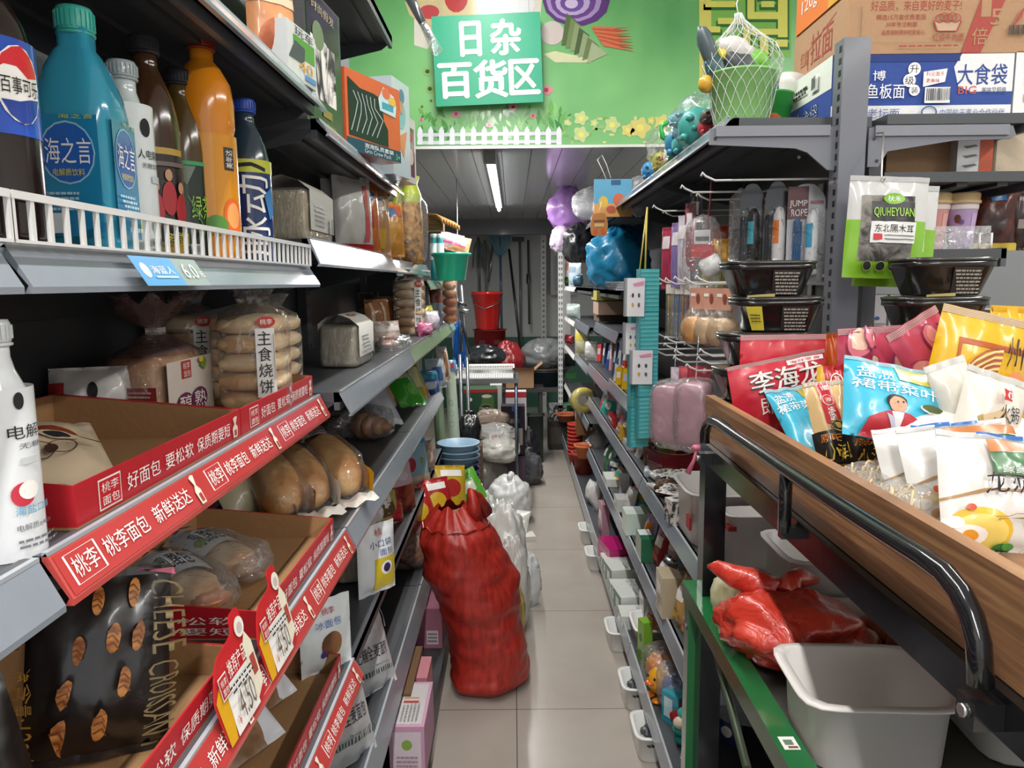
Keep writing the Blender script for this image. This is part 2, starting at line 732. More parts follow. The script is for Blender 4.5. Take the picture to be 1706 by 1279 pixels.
# foliage behind the fence
for i in range(90):
    px = rd.uniform(697, 945)
    py = rd.uniform(188, 236)
    l = rd.uniform(10, 30)
    a = rd.uniform(-2.4, -.7)
    dx, dyy = math.cos(a) * l, math.sin(a) * l
    mural_poly(fb, [(px, py), (px + dx * .5 - dyy * .18, py + dyy * .5 + dx * .18), (px + dx, py + dyy), (px + dx * .5 + dyy * .18, py + dyy * .5 - dx * .18)], MG(rd.choice(('6fb05a', '4f9a48', '8cc878', '3d8540'))), .0006 + i * 8e-6)
for px, py, r in ((760, 190, 8), (855, 178, 8), (888, 193, 6), (815, 208, 6), (910, 150, 11), (702, 200, 4), (880, 225, 5)):
    mural_disc(fb, px, py, r, MG('d98a96'), .0018, r * .7, petal=.15)
    mural_disc(fb, px, py, r * .35, MG('b03048'), .002)
for px, py, r in ((968, 197, 11), (1020, 208, 12), (968, 224, 12), (1066, 213, 16), (1046, 217, 10), (1103, 205, 13), (990, 205, 6), (1085, 201, 6), (945, 204, 5)):
    c = 'd9cf7a' if px > 1030 else 'c3d494'
    mural_disc(fb, px, py, r, MG(c), .0018, petal=.18)
    mural_disc(fb, px, py, r * .4, MG('e8e070'), .002)
for i in range(26):
    px, py = rd.uniform(938, 1110), rd.uniform(195, 238)
    mural_disc(fb, px, py, rd.uniform(2, 6), MG(rd.choice(('9ec07a', 'd0d68a', '7fae5c'))), .0012, rd.uniform(1.5, 4))
for px, py, r in ((712, 119, 8), (716, 148, 8), (703, 178, 4), (718, 168, 4)):
    mural_disc(fb, px, py, r, MG('8fbb6a'), .0012)
    mural_disc(fb, px, py, r * .45, MG('2a5c33'), .0014)
# white picket fence
for i in range(14):
    px = 700 + i * 17.8
    mural_poly(fb, [(px - 4.2, 241), (px + 4.2, 241), (px + 4.2, 217), (px, 210), (px - 4.2, 217)], MG('e6e8ee'), .0026)
mural_poly(fb, [(695, 228), (695, 222), (935, 219), (935, 225)], MG('d5d8e0'), .0024)
mural_poly(fb, [(695, 241), (695, 235), (935, 233), (935, 238)], MG('d5d8e0'), .0024)
fb.build('fence_print', mur)
vb = MB()
vx = MB()
# vegetables at the top of the mural
mural_poly(vb, [(690, -70), (690, 75), (712, 82), (735, 45), (800, 30), (900, 28), (910, -70)], MG('d8d2c6'), .0008)
mural_disc(vb, 745, 5, 70, MG('c9b98c'), .001, 45)
mural_disc(vb, 760, -5, 20, MG('b23b3c'), .0012, 26)
mural_disc(vb, 715, 20, 17, MG('b8464c'), .0013, 12)
mural_disc(vb, 850, 5, 42, MG('dfe0e2'), .0014, 30)
mural_disc(vb, 960, 2, 56, MG('5b3a78'), .0016, 42)
for k, (rr, c) in enumerate(((46, 'a68cc0'), (38, '6a468a'), (29, 'b9a6cf'), (20, '70509a'), (11, 'cbbcdc'))):
    mural_disc(vb, 956 - k, 2 + k, rr, MG(c), .0018 + k * .0001, rr * .75)
mural_poly(vb, [(905, 90), (925, 85), (985, 98), (985, 104), (925, 104)], MG('cfd0a8'), .0012)
mural_disc(vb, 920, 55, 20, MG('c9bdb8'), .002, 20)
for k in range(7):
    x0, y0 = 950 + k * 7, 28 + k * 8
    mural_poly(vb, [(x0 - 15, y0 + 48 - 3 * k), (x0 - 6, y0 - 6), (x0 + 10, y0 + 6), (x0 + 20, y0 + 44 - 5 * k)], MG(('566b42', '74875a', '8a9b72', '4c6040', '93a27c', '6b7d54', 'a3af8c')[k]), .0022 + k * .0001)
for k in range(9):
    a = -.15 + k * .07
    x0, y0 = 985 + k * 2, 44 + k * 3
    mural_poly(vb, [(x0, y0), (x0 + 4, y0 + 9), (x0 + 62 * math.cos(a), y0 + 62 * math.sin(a) * .5 + 6)], MG('b8563c' if k % 2 else 'cf7352'), .003 + k * .00008)
mural_poly(vx, [(1165, 130), (1185, 120), (1185, -70), (1165, -70)], MG('d6d06a'), .0012)
vx.build('yellow_print', mur)
vb.build('vegetable_print', mur)
lb = MB()
mural_poly(lb, [(1160, -40), (1318, -40), (1318, 96), (1168, 96)], MG('79b454'), .0008)
for k, (a, b, c, d) in enumerate(((1175, 2, 1225, 12), (1245, -20, 1257, 30), (1246, 20, 1310, 32), (1296, -20, 1312, 62), (1264, -12, 1290, -2), (1268, 2, 1290, 12), (1240, 48, 1312, 58), (1196, 30, 1235, 40), (1170, 44, 1200, 54), (1238, 44, 1250, 92), (1266, 60, 1280, 92), (1292, 66, 1312, 78), (1204, 62, 1236, 74))):
    mural_poly(lb, [(a - 3, b + 5), (c + 3, b + 5), (c + 3, d + 5), (a - 3, d + 5)], MG('2c6b34'), .0012 + k * .00003)
    mural_poly(lb, [(a, b), (c, b), (c, d), (a, d)], MG('d9d768'), .0017 + k * .00003)
lb.build('character_print', mur)

# ---- hanging sign
q = [at(px, py, Y=YM - .06) for px, py in ((727, 178), (905, 170), (898, 20), (720, 28))]
cx = sum((p for p in q), Vector()) / 4
w = (q[1] - q[0]).length; h = (q[3] - q[0]).length
ang = math.atan2(q[1].z - q[0].z, q[1].x - q[0].x)
sg = thing('hanging_sign', 'green and white area sign hung square in front of the mural', 'sign', cx, (0, -ang, 0))
mb = MB()
mb.box(-w / 2, w / 2, -.004, .004, -h / 2, h / 2, C('14a079', 'p'))
mb.build('panel', sg)
mb = MB()
fn = flat(-w / 2, -h / 2, w / 2, h / 2, -.004)
wt = C('f2f4f4', 'g')
for ch, u0, v0, u1, v1 in (('日', -.48, .1, -.12, .84), ('杂', .08, .1, .62, .86), ('百', -.92, -.82, -.32, -.06), ('货', -.26, -.84, .34, -.02), ('区', .40, -.80, .94, -.04)):
    for k, (du, dv) in enumerate(((0, 0), (.022, 0), (-.022, 0), (0, .022), (0, -.022))):
        marks(mb, fn, [('t', ch, u0 + du, v0 + dv, u1 + du, v1 + dv, wt)], .001 + k * .0002)
mb.build('lettering', sg)
mb = MB()
for sx in (-.8, .8):
    mb.tube([(sx * w / 2, 0, h / 2), (sx * w / 2, 0, 3.1 - cx.z)], .0012, C('dddddd'), 5)
mb.build('hanging_wire', sg)

# ================================================================ shelving
def rail(mb, X, Z0, Z1, y0, y1, s, m=None, tilt=.022):
    """sloped price channel, s = +1 faces +x, -1 faces -x; Z1 top"""
    b = X
    a = X - s * tilt
    pr = [(a, Z1), (a + s * .004, Z1 + .003), (b + s * .004, Z0 + .002), (b + s * .004, Z0 - .004), (b - s * .004, Z0 - .004), (b, Z0 + .003), (a, Z1 - .004)]
    mb.prism(pr, y0, y1, m or RAILM, 'y')
    # clear lips top and bottom
    mb.box(min(a, a + s * .006), max(a, a + s * .006), y0, y1, Z1, Z1 + .004, C('aab0b6', 'g'))


def shelf(par, X, XB, Z, y0, y1, s, rz=.042, railm=None, name='shelf', tilt=.022, joints=(), brackets=True):
    mb = MB()
    xa, xb = sorted((X - s * .022, XB))
    mb.box(xa, xb, y0 + .003, y1 - .003, Z - .022, Z, STEEL)
    xa, xb = sorted((X - s * .034, X - s * .022))
    mb.box(xa, xb, y0 + .003, y1 - .003, Z - .04, Z + .002, LIP)
    for k in range(1, 4):   # pressed stiffening ribs below
        xr = X + (XB - X) * k / 4
        mb.box(xr - .012, xr + .012, y0 + .02, y1 - .02, Z - .03, Z - .022, STEELD)
    o = mb.build(name, par)
    for yy in (y0 + .004, y1 - .006) if brackets else ():
        br = MB()
        tri = [(X - s * .03, Z - .022), (XB, Z - .022), (XB, Z - .11), (X - s * .06, Z - .045)]
        br.prism(tri, yy, yy + .003, STEELD, 'y')
        br.build('bracket', o)
    if rz:
        ys = [y0 + .004] + list(joints) + [y1 - .004]
        for a, b in zip(ys, ys[1:]):
            rb = MB()
            rail(rb, X, Z - rz, Z, a + .002, b - .002, s, railm, tilt)
            rb.build('price_rail', o)
    return o


def wall_gondola(label, y0, y1, X, XB, top, s, shelves, base=None, zup=None):
    """shelves: (Z, X front, rail material or None, rail height)"""
    g = thing('shelf_unit', label, 'shelf unit', (0, 0, 0))
    mb = MB()
    xa, xb = sorted((XB, XB - s * .012))
    mb.box(xa, xb, y0, y1, .02, top - .02, C('3b3d41', 'm'))
    for k in range(1, int((top - .1) / .18)):
        mb.box(min(XB, XB + s * .002), max(XB, XB + s * .002), y0 + .03, y1 - .03, k * .18, k * .18 + .006, STEELD)
    mb.build('back_panel', g)
    for yy in (y0, y1 - .03):
        u = MB()
        xa, xb = sorted((XB + s * .003, XB + s * .035))
        u.box(xa, xb, yy, yy + .03, 0, top, STEEL)
        xf = XB + s * .0355
        for k in range(int(top / .05)):
            u.box(min(xf, xf - s * .001), max(xf, xf - s * .001) + .0005, yy + .008, yy + .013, k * .05 + .01, k * .05 + .035, BLACK)
        u.build('upright', g)
    for Z, xf, rm, rz, jo in shelves:
        shelf(g, xf, XB + s * .036, Z, y0, y1, s, rz, rm, joints=jo)
    if base:
        xf, zb_ = base
        b = MB()
        xa, xb = sorted((XB + s * .036, xf))
        b.box(xa, xb, y0 + .002, y1 - .002, zb_ - .02, zb_, STEEL)
        xa, xb = sorted((xf - s * .012, xf))
        b.box(xa, xb, y0 + .002, y1 - .002, 0, zb_ - .02, STEELD)
        b.build('base_deck', g)
    return g


XL = -.39
XLB = -.78
ys = [-.25, .65, 1.64, 2.75, 3.85]
ST = C('c4524c', 'g')
Q1, Q2, Q3, Q4, Q5 = -.42, -.41, -.365, -.358, -.345
ZA, ZC1, ZD, ZG1, ZH = 1.534, 1.256, .95, .64, .35
wall_gondola('dark grey wall shelving holding the drink bottles, nearest the camera at the left edge', ys[0], ys[1], XL, XLB, 2.45, 1,
             [(1.89, XL, RAILM, .03, ()), (ZA, Q1, RAILM, .036, ()), (ZC1, Q2, RAILM, .043, ()), (ZD, Q3, RAILM, .045, ()), (ZG1, Q4, RAILM, .04, ()), (ZH, Q5, RAILM, .06, ())], (-.275, .1))
gA = wall_gondola('dark grey wall shelving with red bread trays under the bottle shelf', ys[1], ys[2], XL, XLB, 2.45, 1,
             [(1.89, XL, RAILM, .03, ()), (ZA, Q1, RAILM, .036, ()), (ZC1, Q2, ST, .043, ()), (ZD, Q3, ST, .045, ()), (ZG1, Q4, ST, .04, ()), (ZH, Q5, RAILM, .06, ())], (-.275, .1))
ZA2, ZE, ZB2 = 1.597, 1.262, 1.845
wall_gondola('dark grey wall shelving holding toast packs and toy boxes beyond the trays', ys[2], ys[3], XL, XLB, 2.45, 1,
             [(2.35, XL, None, 0, ()), (ZB2, XL, RAILM, .03, ()), (ZA2, Q1, RAILM, .055, ()), (ZE, Q3, RAILM, .05, ()), (ZD, Q3, RAILM, .045, ()), (ZG1, Q4, None, 0, ()), (ZH, Q5, RAILM, .06, ())], (-.275, .1))
wall_gondola('far grey wall shelving by the teal basin with green tipped price rails', ys[3], ys[4], XL, XLB, 2.1, 1,
             [(1.585, Q1, RAILM, .045, (3.3,)), (ZE, Q3, C('9dbb8e', 'g'), .05, ()), (ZD, Q3, RAILM, .045, ()), (ZG1, Q4, None, 0, ()), (ZH, Q5, RAILM, .06, ())], (-.275, .1))
wall_gondola('short end unit with a green tipped rail, above the nested basins', 3.86, 4.75, XL, XLB, 1.75, 1,
             [(1.51, Q1, C('8fb09a', 'g'), .04, ()), (ZE, Q3, C('a3c290', 'g'), .05, ())])
# ================================================================ right gondola (double sided, seen from its end)
YR = [1.72, 2.66, 3.62, 4.6, 5.6, 6.7]
XR, XRB = .455, .80
PEGW = C('d4d4d2', 'g')


def gondola(label, y0, y1, shelves, top, base, backs=(), steel=None, hole=0.0):
    g = thing('gondola', label, 'shelf unit')
    st = steel or STEEL
    mb = MB()
    mb.box(XRB, XRB + .03, y0 + .01, y1, .03, min(top - .02, 1.835), C('3b3d41', 'm'))
    mb.build('back_panel', g)
    for Z, xf, rm, rz in shelves:
        shelf(g, xf, XRB - .002, Z, y0, y1, -1, rz, rm, tilt=.014)
    for Z, xf in backs:
        shelf(g, xf, XRB + .032, Z, y0, y1, 1, 0, None, brackets=False)
    b = MB()
    b.box(.435, XRB - .002, y0 + .002, y1 - .002, .1, .12, STEEL)
    b.box(.52, .532, y0 + .002, y1 - .002, 0, .1, STEELD)
    b.box(XRB + .03, 1.2, y0 + .002, y1 - .002, 0, .12, STEELD)
    d = b.build('base_deck', g)
    if base:
        rb = MB()
        rail(rb, .422, .10, .15, y0 + .004, y1 - .004, -1, RAILM, .012)
        rb.build('price_rail', d)
    return g


RM = C('7f858f', 'g')
g1 = gondola('dark grey double sided gondola with peg hooks, its end post by the wooden stand', YR[0], YR[1],
             [(1.855, .47, RAILM, .025), (.79, XR, RM, .04), (.465, XR, RM, .04)], 2.05, 1, [(1.86, 1.17), (1.735, 1.2), (1.565, 1.14), (1.3, 1.2), (.9, 1.2)])
g2 = gondola('dark grey gondola section with peg hooks behind the teal hair tie strips', YR[1], YR[2],
             [(1.855, .47, RAILM, .025), (1.03, XR, RAILM, .045), (.79, XR, RM, .04), (.465, XR, RM, .04)], 1.9, 1)
gondola('dark grey gondola section with folded price rails beside the tape roll', YR[2], YR[3],
        [(1.855, .47, RAILM, .025), (1.455, XR + .03, None, 0), (1.25, XR + .04, RM, .045), (1.0, XR, RAILM, .05), (.79, XR, RM, .04), (.465, XR, RM, .04)], 1.9, 1)
gondola('dark grey gondola section under the blue plastic bag', YR[3], YR[4],
        [(1.855, .47, RAILM, .025), (1.46, XR, None, 0), (1.22, XR, RM, .045), (.97, XR, RM, .04), (.62, XR, RM, .04)], 1.9, 1)
g5 = gondola('far gondola section with white slotted end post at the aisle end', YR[4], YR[5],
        [(1.46, XR, WHITE, .03), (1.2, XR, WHITE, .03), (.95, XR, WHITE, .03), (.6, XR, WHITE, .03)], 1.72, 1)
mb = MB()
mb.box(.40, .44, 6.66, 6.7, 0, 1.78, C('d9dad8'))
for k in range(34):
    mb.box(.405, .415, 6.658, 6.661, .05 + k * .05, .075 + k * .05, C('6a6c6e'))
    mb.box(.425, .435, 6.658, 6.661, .05 + k * .05, .075 + k * .05, C('6a6c6e'))
mb.build('upright', g5)
# end post and its two shelf brackets
Y0 = YR[0]
u = MB()
a, b = at(1407, 62, Y=Y0 - .04), at(1452, 62, Y=Y0 - .04)
XU0, XU1, ZU = a.x, b.x, a.z
u.box(XU0, XU1, Y0 - .04, Y0 + .008, 0, ZU, C('6b6e76', 'm'))
for k in range(int(ZU / .025)):
    u.box(XU0 - .0006, XU0 + .002, Y0 - .03, Y0 - .018, k * .025 + .008, k * .025 + .021, BLACK)
u.build('upright', g1)
BR = C('70737b', 'm')
for pts in ([(1183, 214), (1390, 211), (1400, 213), (1400, 284), (1378, 283), (1345, 254), (1325, 247), (1182, 241)],
            [(1448, 213), (1688, 209), (1693, 225), (1685, 231), (1590, 234), (1479, 252), (1463, 278), (1445, 278)]):
    br = MB()
    w = [at(px, py, Y=Y0 - .02) for px, py in pts]
    br.prism([(p.x, p.z) for p in w], Y0 - .02, Y0 - .014, BR, 'y')
    p, q = w[0], w[1]
    br.box(p.x + .012, q.x - .01, Y0 - .026, Y0 - .02, p.z - .018, p.z + .004, C('7c7f87', 'm'))
    for px, py in ((pts[0][0] + 9, 231), (pts[-2][0] + (6 if pts[0][0] < 1300 else -2), 268 if pts[0][0] > 1300 else 262)):
        c = at(px, py, Y=Y0 - .021)
        br.prism([(c.x + .004 * math.cos(i), c.z + .004 * math.sin(i)) for i in range(6)], Y0 - .0215, Y0 - .019, BLACK, 'y')
    br.build('bracket', g1)

# ================================================================ wooden display stand over a green steel stand
WOOD = wood_mat()
BLK = C('17181b', 'g')
XS = .42
ds = thing('display_stand', 'wooden topped display stand with black tube rail, full of packets', 'display stand', (0, 0, 0))
p0 = at(1176, 668, X=XS)
ZW1, ZW0 = 1.252, 1.155
YS1 = p0.y
YS0 = .22
mb = MB(); mb.box(XS, XS + .018, YS0, YS1, ZW0, ZW1, WOOD); mb.build('side_board', ds)
mb = MB(); mb.box(1.24, 1.258, YS0, YS1, ZW0, ZW1, WOOD); mb.build('side_board', ds)
mb = MB(); mb.box(XS + .0185, 1.2395, YS1 - .018, YS1, ZW0, ZW1 - .006, WOOD); mb.build('end_board', ds)
mb = MB(); mb.box(XS + .0185, 1.2395, YS0, YS0 + .018, ZW0, ZW1 - .006, WOOD); mb.build('end_board', ds)
mb = MB(); mb.box(XS + .0185, 1.2395, YS0 + .0185, YS1 - .0185, ZW0 + .002, ZW0 + .014, WOOD); mb.build('tray_floor', ds)
for xx in (XS - .012, 1.226):
    mb = MB(); mb.box(xx, xx + .035, YS0, YS1 - .01, ZW0 - .042, ZW0 - .001, BLK); mb.build('frame_bar', ds)
for yy in (YS0 + .002, YS1 - .05):
    mb = MB(); mb.box(XS + .0235, 1.2255, yy, yy + .035, ZW0 - .042, ZW0 - .001, BLK); mb.build('frame_bar', ds)
for xx in (XS - .013, 1.2):
    for yy in (YS0 + .03, YS1 - .06):
        mb = MB(); mb.box(xx, xx + .046, yy, yy + .046, 0, ZW0 - .0425, BLK)
        mb.build('leg', ds)
XT = XS - .026
rp = [at(px, py, X=XT) for px, py in ((1174, 738), (1174, 722), (1178, 708), (1186, 700), (1200, 706), (1230, 727), (1310, 782), (1400, 842), (1480, 893), (1540, 930), (1575, 956), (1600, 988), (1618, 1025), (1630, 1070), (1634, 1142))]
rp = rp[:1] + rp[1:]
mb = MB(); mb.tube(rp, .0105, BLK, 12); mb.build('hand_rail', ds)
pp = at(1310, 785, X=XT)
mb = MB(); mb.tube([pp, (pp.x, pp.y, ZW0 - .02)], .0095, BLK, 10)
mb.box(pp.x - .006, XS - .011, pp.y - .008, pp.y + .008, ZW0 - .03, ZW0 - .012, BLK)
mb.build('rail_post', ds)
for p in (rp[0], rp[-1]):
    mb = MB(); mb.box(p.x - .012, XS - .0122, p.y - .013, p.y + .013, ZW0 - .032, ZW0 - .008, BLK)
    mb.tube([(p.x - .016, p.y, ZW0 - .02), (p.x - .011, p.y, ZW0 - .02)], .006, C('b5b5b2', 's'), 8)
    mb.build('rail_foot', ds)

GREEN = C('21683a', 'g')
XG = .385
c0 = at(1137, 966, X=XG)
ZG = c0.z
YG1, YG0 = c0.y, .2
gs = thing('green_stand', 'green painted steel stand below the wooden display, holding white bins', 'stand', (0, 0, 0))
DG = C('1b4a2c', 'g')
for xx in (XG, 1.2):
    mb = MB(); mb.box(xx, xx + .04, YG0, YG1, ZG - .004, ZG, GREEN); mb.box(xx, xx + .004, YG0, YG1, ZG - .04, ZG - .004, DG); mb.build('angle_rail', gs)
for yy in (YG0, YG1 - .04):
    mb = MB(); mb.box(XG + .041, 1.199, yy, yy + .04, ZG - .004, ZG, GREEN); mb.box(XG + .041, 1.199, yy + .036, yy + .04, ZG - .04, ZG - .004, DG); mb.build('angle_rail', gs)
for xx in (XG + .005, 1.196):
    for yy in (YG0 + .005, YG1 - .045):
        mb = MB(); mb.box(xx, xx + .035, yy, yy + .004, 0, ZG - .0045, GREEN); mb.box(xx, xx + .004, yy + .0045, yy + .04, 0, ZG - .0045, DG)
        mb.tube([(xx - .002, yy + .02, ZG - .1), (xx - .0001, yy + .02, ZG - .1)], .007, C('8d8f8e', 's'), 8)
        mb.build('leg', gs)
mb = MB(); mb.box(XG + .042, 1.198, YG0 + .05, YG1 - .05, ZG - .03, ZG - .02, C('4b4a44', 'k')); mb.build('shelf_board', gs)
mb = MB()
a, b = at(1170, 1040, X=XG - .001), at(1232, 1279, X=XG - .001)
mb.tube([(XG + .012, a.y, a.z), (XG + .012, b.y, b.z)], .008, C('3e4a38', 'm'), 6)
mb.build('brace', gs)
mb = MB(); mb.box(XG + .05, 1.19, YG0 + .05, YG1 - .05, .12, .14, STEELD); mb.build('lower_shelf', gs)
mb = MB()
pt = at(1305, 1238, Z=ZG)
marks(mb, plane((XG + .02, pt.y, ZG), (.012, 0, 0), (0, .016, 0)), [('r', -1, -1, 1, 1, WHITE), ('r', -.6, -.3, .5, .5, C('6a7c6c')), ('r', -.4, -.8, .8, -.5, C('8a4a40'))])
mb.build('sticker', gs)
# ================================================================ kinds of goods
CLEAR = film()
CLEAR2 = film('f4f6f8', .14, .1, .3)
MILK = film('f2f4f6', .45, .2, .25)
WH = C('f0f0ee', 'f')
GOLD = C('c9a24a', 'g')
LOAF = two_tone('loaf', 'b87838', 'e4bc80', 7, .6, .4, .1)
CRUMB = two_tone('crumb', 'd9c3a0', 'e6d8bd', 60, .85, .2, .35)
BUN = two_tone('bun', 'd2a672', 'efdcb8', 9, .55, .3, .05, stretch=(1, 1, 2.5))
BROWNB = two_tone('brownbun', '7a4a26', 'b37a44', 10, .4, .6, .2)
NOOD = two_tone('noodle', 'c9ac7c', 'eee0bd', 40, .7, .1, .5, stretch=(6, .3, .3))


def bulge(u, v, e=.9):
    a = max(0, 1 - abs(u) ** 2.6)
    b = max(0, 1 - min(1, abs(v) / e) ** 2.6)
    return a ** .75 * b ** .75


def pouch_fn(w, h, t, seed=0, side=-1, wr=.004, belly=0.0, base=False):
    """belly > 0 moves the fullness down; base: a standing pouch with an open-footed bottom"""
    def fn(u, v):
        vv = v
        b = bulge(u, v if not (base and v < 0) else v * .55)
        b *= 1 - belly * v
        n = noise.noise(Vector((u * 2.2 + seed * 3.1, v * 2.2, seed * 1.7 + side)))
        n2 = noise.noise(Vector((u * 7 + seed, v * 6, seed + side)))
        k = min(1, 1.2 * bulge(u, v, .97) + .15)
        wave = .5 * wr * math.sin(u * 9 + seed) * (1 - b)
        return Vector((u * w / 2 * (1 - .03 * b), side * (t / 2 * b + wr * k * (n + .3 * n2)) * 1.0 + (wave if True else 0) * 1.0, h / 2 + vv * h / 2))
    return fn


def pouch_mesh(w, h, t, m, seed=0, items=(), wr=.004, belly=0.0, back=None, nu=24, nv=24, base=False, off=.0014):
    mb = MB()
    f = pouch_fn(w, h, t, seed, -1, wr, belly, base)
    g = pouch_fn(w, h, t, seed, 1, wr, belly, base)
    mb.grid(f, nu, nv, m)
    mb.grid(lambda u, v: g(-u, v), nu, nv, back or m)
    marks(mb, f, items, off)
    return mb, f


def frame(bl, br, tl):
    ux = (br - bl)
    vz = (tl - bl)
    w, h = ux.length, vz.length
    ux = ux.normalized()
    vz = (vz - ux * vz.dot(ux)).normalized()
    y = vz.cross(ux)
    return Matrix((ux, y, vz)).transposed().to_euler(), w, h


def lean(tlp, trp, Yt, dy=0.0, floor=1.172, h=None):
    """quad of a packet from its two top pixels on plane Y; runs down to the floor height, foot dy nearer the viewer"""
    tl, tr = at(*tlp, Y=Yt), at(*trp, Y=Yt)
    ux = (tr - tl).normalized()
    d = Vector((ux.z, 0, -ux.x))
    if h is None:
        low = min(tl.z, tr.z)
        h = (low - floor) / max(.2, -d.z)
    d = d * h + Vector((0, -dy, 0))
    return tl + d, tr + d, tl


def pack(name, label, cat, quad, t, m, items=(), group=None, seed=0, seal=None, wr=.004, belly=.1, extra=None, base=False, nu=24, nv=24, holes=True):
    bl, br, tl = quad
    rot, w, h = frame(bl, br, tl)
    o = thing(name, label, cat, (bl + br) / 2, tuple(rot), group)
    mb, f = pouch_mesh(w, h, t, m, seed, items, wr, belly, nu=nu, nv=nv, base=base)
    mb.build('pouch', o)
    if seal:
        sb = MB()
        fb = pouch_fn(w, h, t, seed, -1, wr, belly, base)
        marks(sb, fb, [('r', -1, .9, 1, 1, seal)], .0016)
        for k in range(5):
            marks(sb, fb, [('r', -1, .905 + k * .02, 1, .913 + k * .02, C('d8d8d6', 'g'))], .0022)
        sb.build('top_seal', o)
    if extra:
        extra(o, f, w, h)
    return o


def window(items, m, name='window'):
    def ex(o, f, w, h):
        mb = MB()
        marks(mb, f, [(*it, m) for it in items], .0009)
        mb.build(name, o)
    return ex


def simple(name, label, cat, mb, loc, rot=0, group=None):
    o = mb.build(name, None, loc, rot if isinstance(rot, (tuple, list)) else (0, 0, rot))
    return tag(o, label, cat, group)


def carton_mesh(w, d, h, m, marks_=None, top=None, bevel=.0):
    """closed carton, base centre at the origin, front faces -y; marks_: {'f','l','r','t': items}"""
    mb = MB()
    mb.box(-w / 2, w / 2, -d / 2, d / 2, 0, h, m)
    S = {'f': plane((0, -d / 2, h / 2), (w / 2, 0, 0), (0, 0, h / 2)), 'l': plane((-w / 2, 0, h / 2), (0, -d / 2, 0), (0, 0, h / 2)),
         'r': plane((w / 2, 0, h / 2), (0, d / 2, 0), (0, 0, h / 2)), 't': plane((0, 0, h), (w / 2, 0, 0), (0, d / 2, 0))}
    for k, it in (marks_ or {}).items():
        marks(mb, S[k], it, .0006)
    return mb


def carton(name, label, cat, w, d, h, m, loc, rot=0, marks_=None, group=None, flaps=None, tape=None):
    o = thing(name, label, cat, loc, rot, group)
    carton_mesh(w, d, h, m, marks_).build('box', o)
    if flaps:
        mb = MB()
        mb.box(-w / 2, w / 2, -d / 2, -.002, h, h + .003, flaps)
        mb.box(-w / 2, w / 2, .002, d / 2, h, h + .003, flaps)
        mb.build('top_flap', o)
    if tape:
        mb = MB()
        mb.box(-w / 2 - .0008, w / 2 + .0008, -.025, .025, h + (.0032 if flaps else 0), h + .0042, tape)
        mb.box(-w / 2 - .0012, -w / 2 - .0003, -.025, .025, h - .06, h + .003, tape)
        mb.build('tape', o)
    return o


def cyl(r, z0, z1, span, ax=1.0):
    return lambda u, v: Vector((r * math.sin(u * span), -r * math.cos(u * span), z0 + (z1 - z0) * (v + 1) / 2))


def bottle(name, label, loc, rot, r, h, body, cap, sleeve=None, prof=None, capr=.0185, caph=.02, sq=2.0, items=(), group=None, ribs=True, lab=None):
    """sleeve: (z0, z1, material) as shares of the height"""
    o = thing(name, label, 'bottle', loc, rot, group)
    prof = prof or [(.0, 0), (.86, 0), (.98, .03), (1, .06), (1, .6), (.96, .68), (.84, .77), (.6, .86), (.34, .92), (.28, .935), (.28, 1)]
    nr = capr * .86
    pr = [(max(nr, q * r) if z > .5 else q * r, z * (h - caph * .9)) for q, z in prof]
    mb = MB()
    mb.lathe(pr, body, 28, sq=sq)
    mb.build('bottle_body', o)
    cb = MB()
    cb.lathe([(capr * .97, h - caph), (capr, h - caph + .002), (capr, h - .004), (capr * .9, h), (capr * .5, h + .0005)], cap, 24)
    for k in range(24):
        a = 2 * PI * k / 24
        cb.box(-.0009, .0009, -.0012, 0, h - caph + .003, h - .005, cap, Matrix.Rotation(a, 4, 'Z') @ Matrix.Translation((0, -capr, 0)))
    cb.lathe([(capr * .9, h - caph - .004), (capr * 1.04, h - caph - .003), (capr * 1.04, h - caph - .001), (capr * .9, h - caph)], cap, 24)
    cb.build('cap', o)
    if sleeve:
        z0, z1, m = sleeve
        lb = MB()
        k = 1.012
        lb.lathe([(r * k, z0 * h), (r * k, z1 * h)], m, 36, sq=sq, cap0=False, cap1=False)
        kk = k if sq == 2 else k * 1.05
        marks(lb, cyl(r * k + .0003, z0 * h, z1 * h, 1.25), items, .0006)
        lb.build('label', o)
    elif items:
        lb = MB()
        marks(lb, cyl(r * 1.006, 0, h, 1.25), items, .0005)
        lb.build('print', o)
    return o


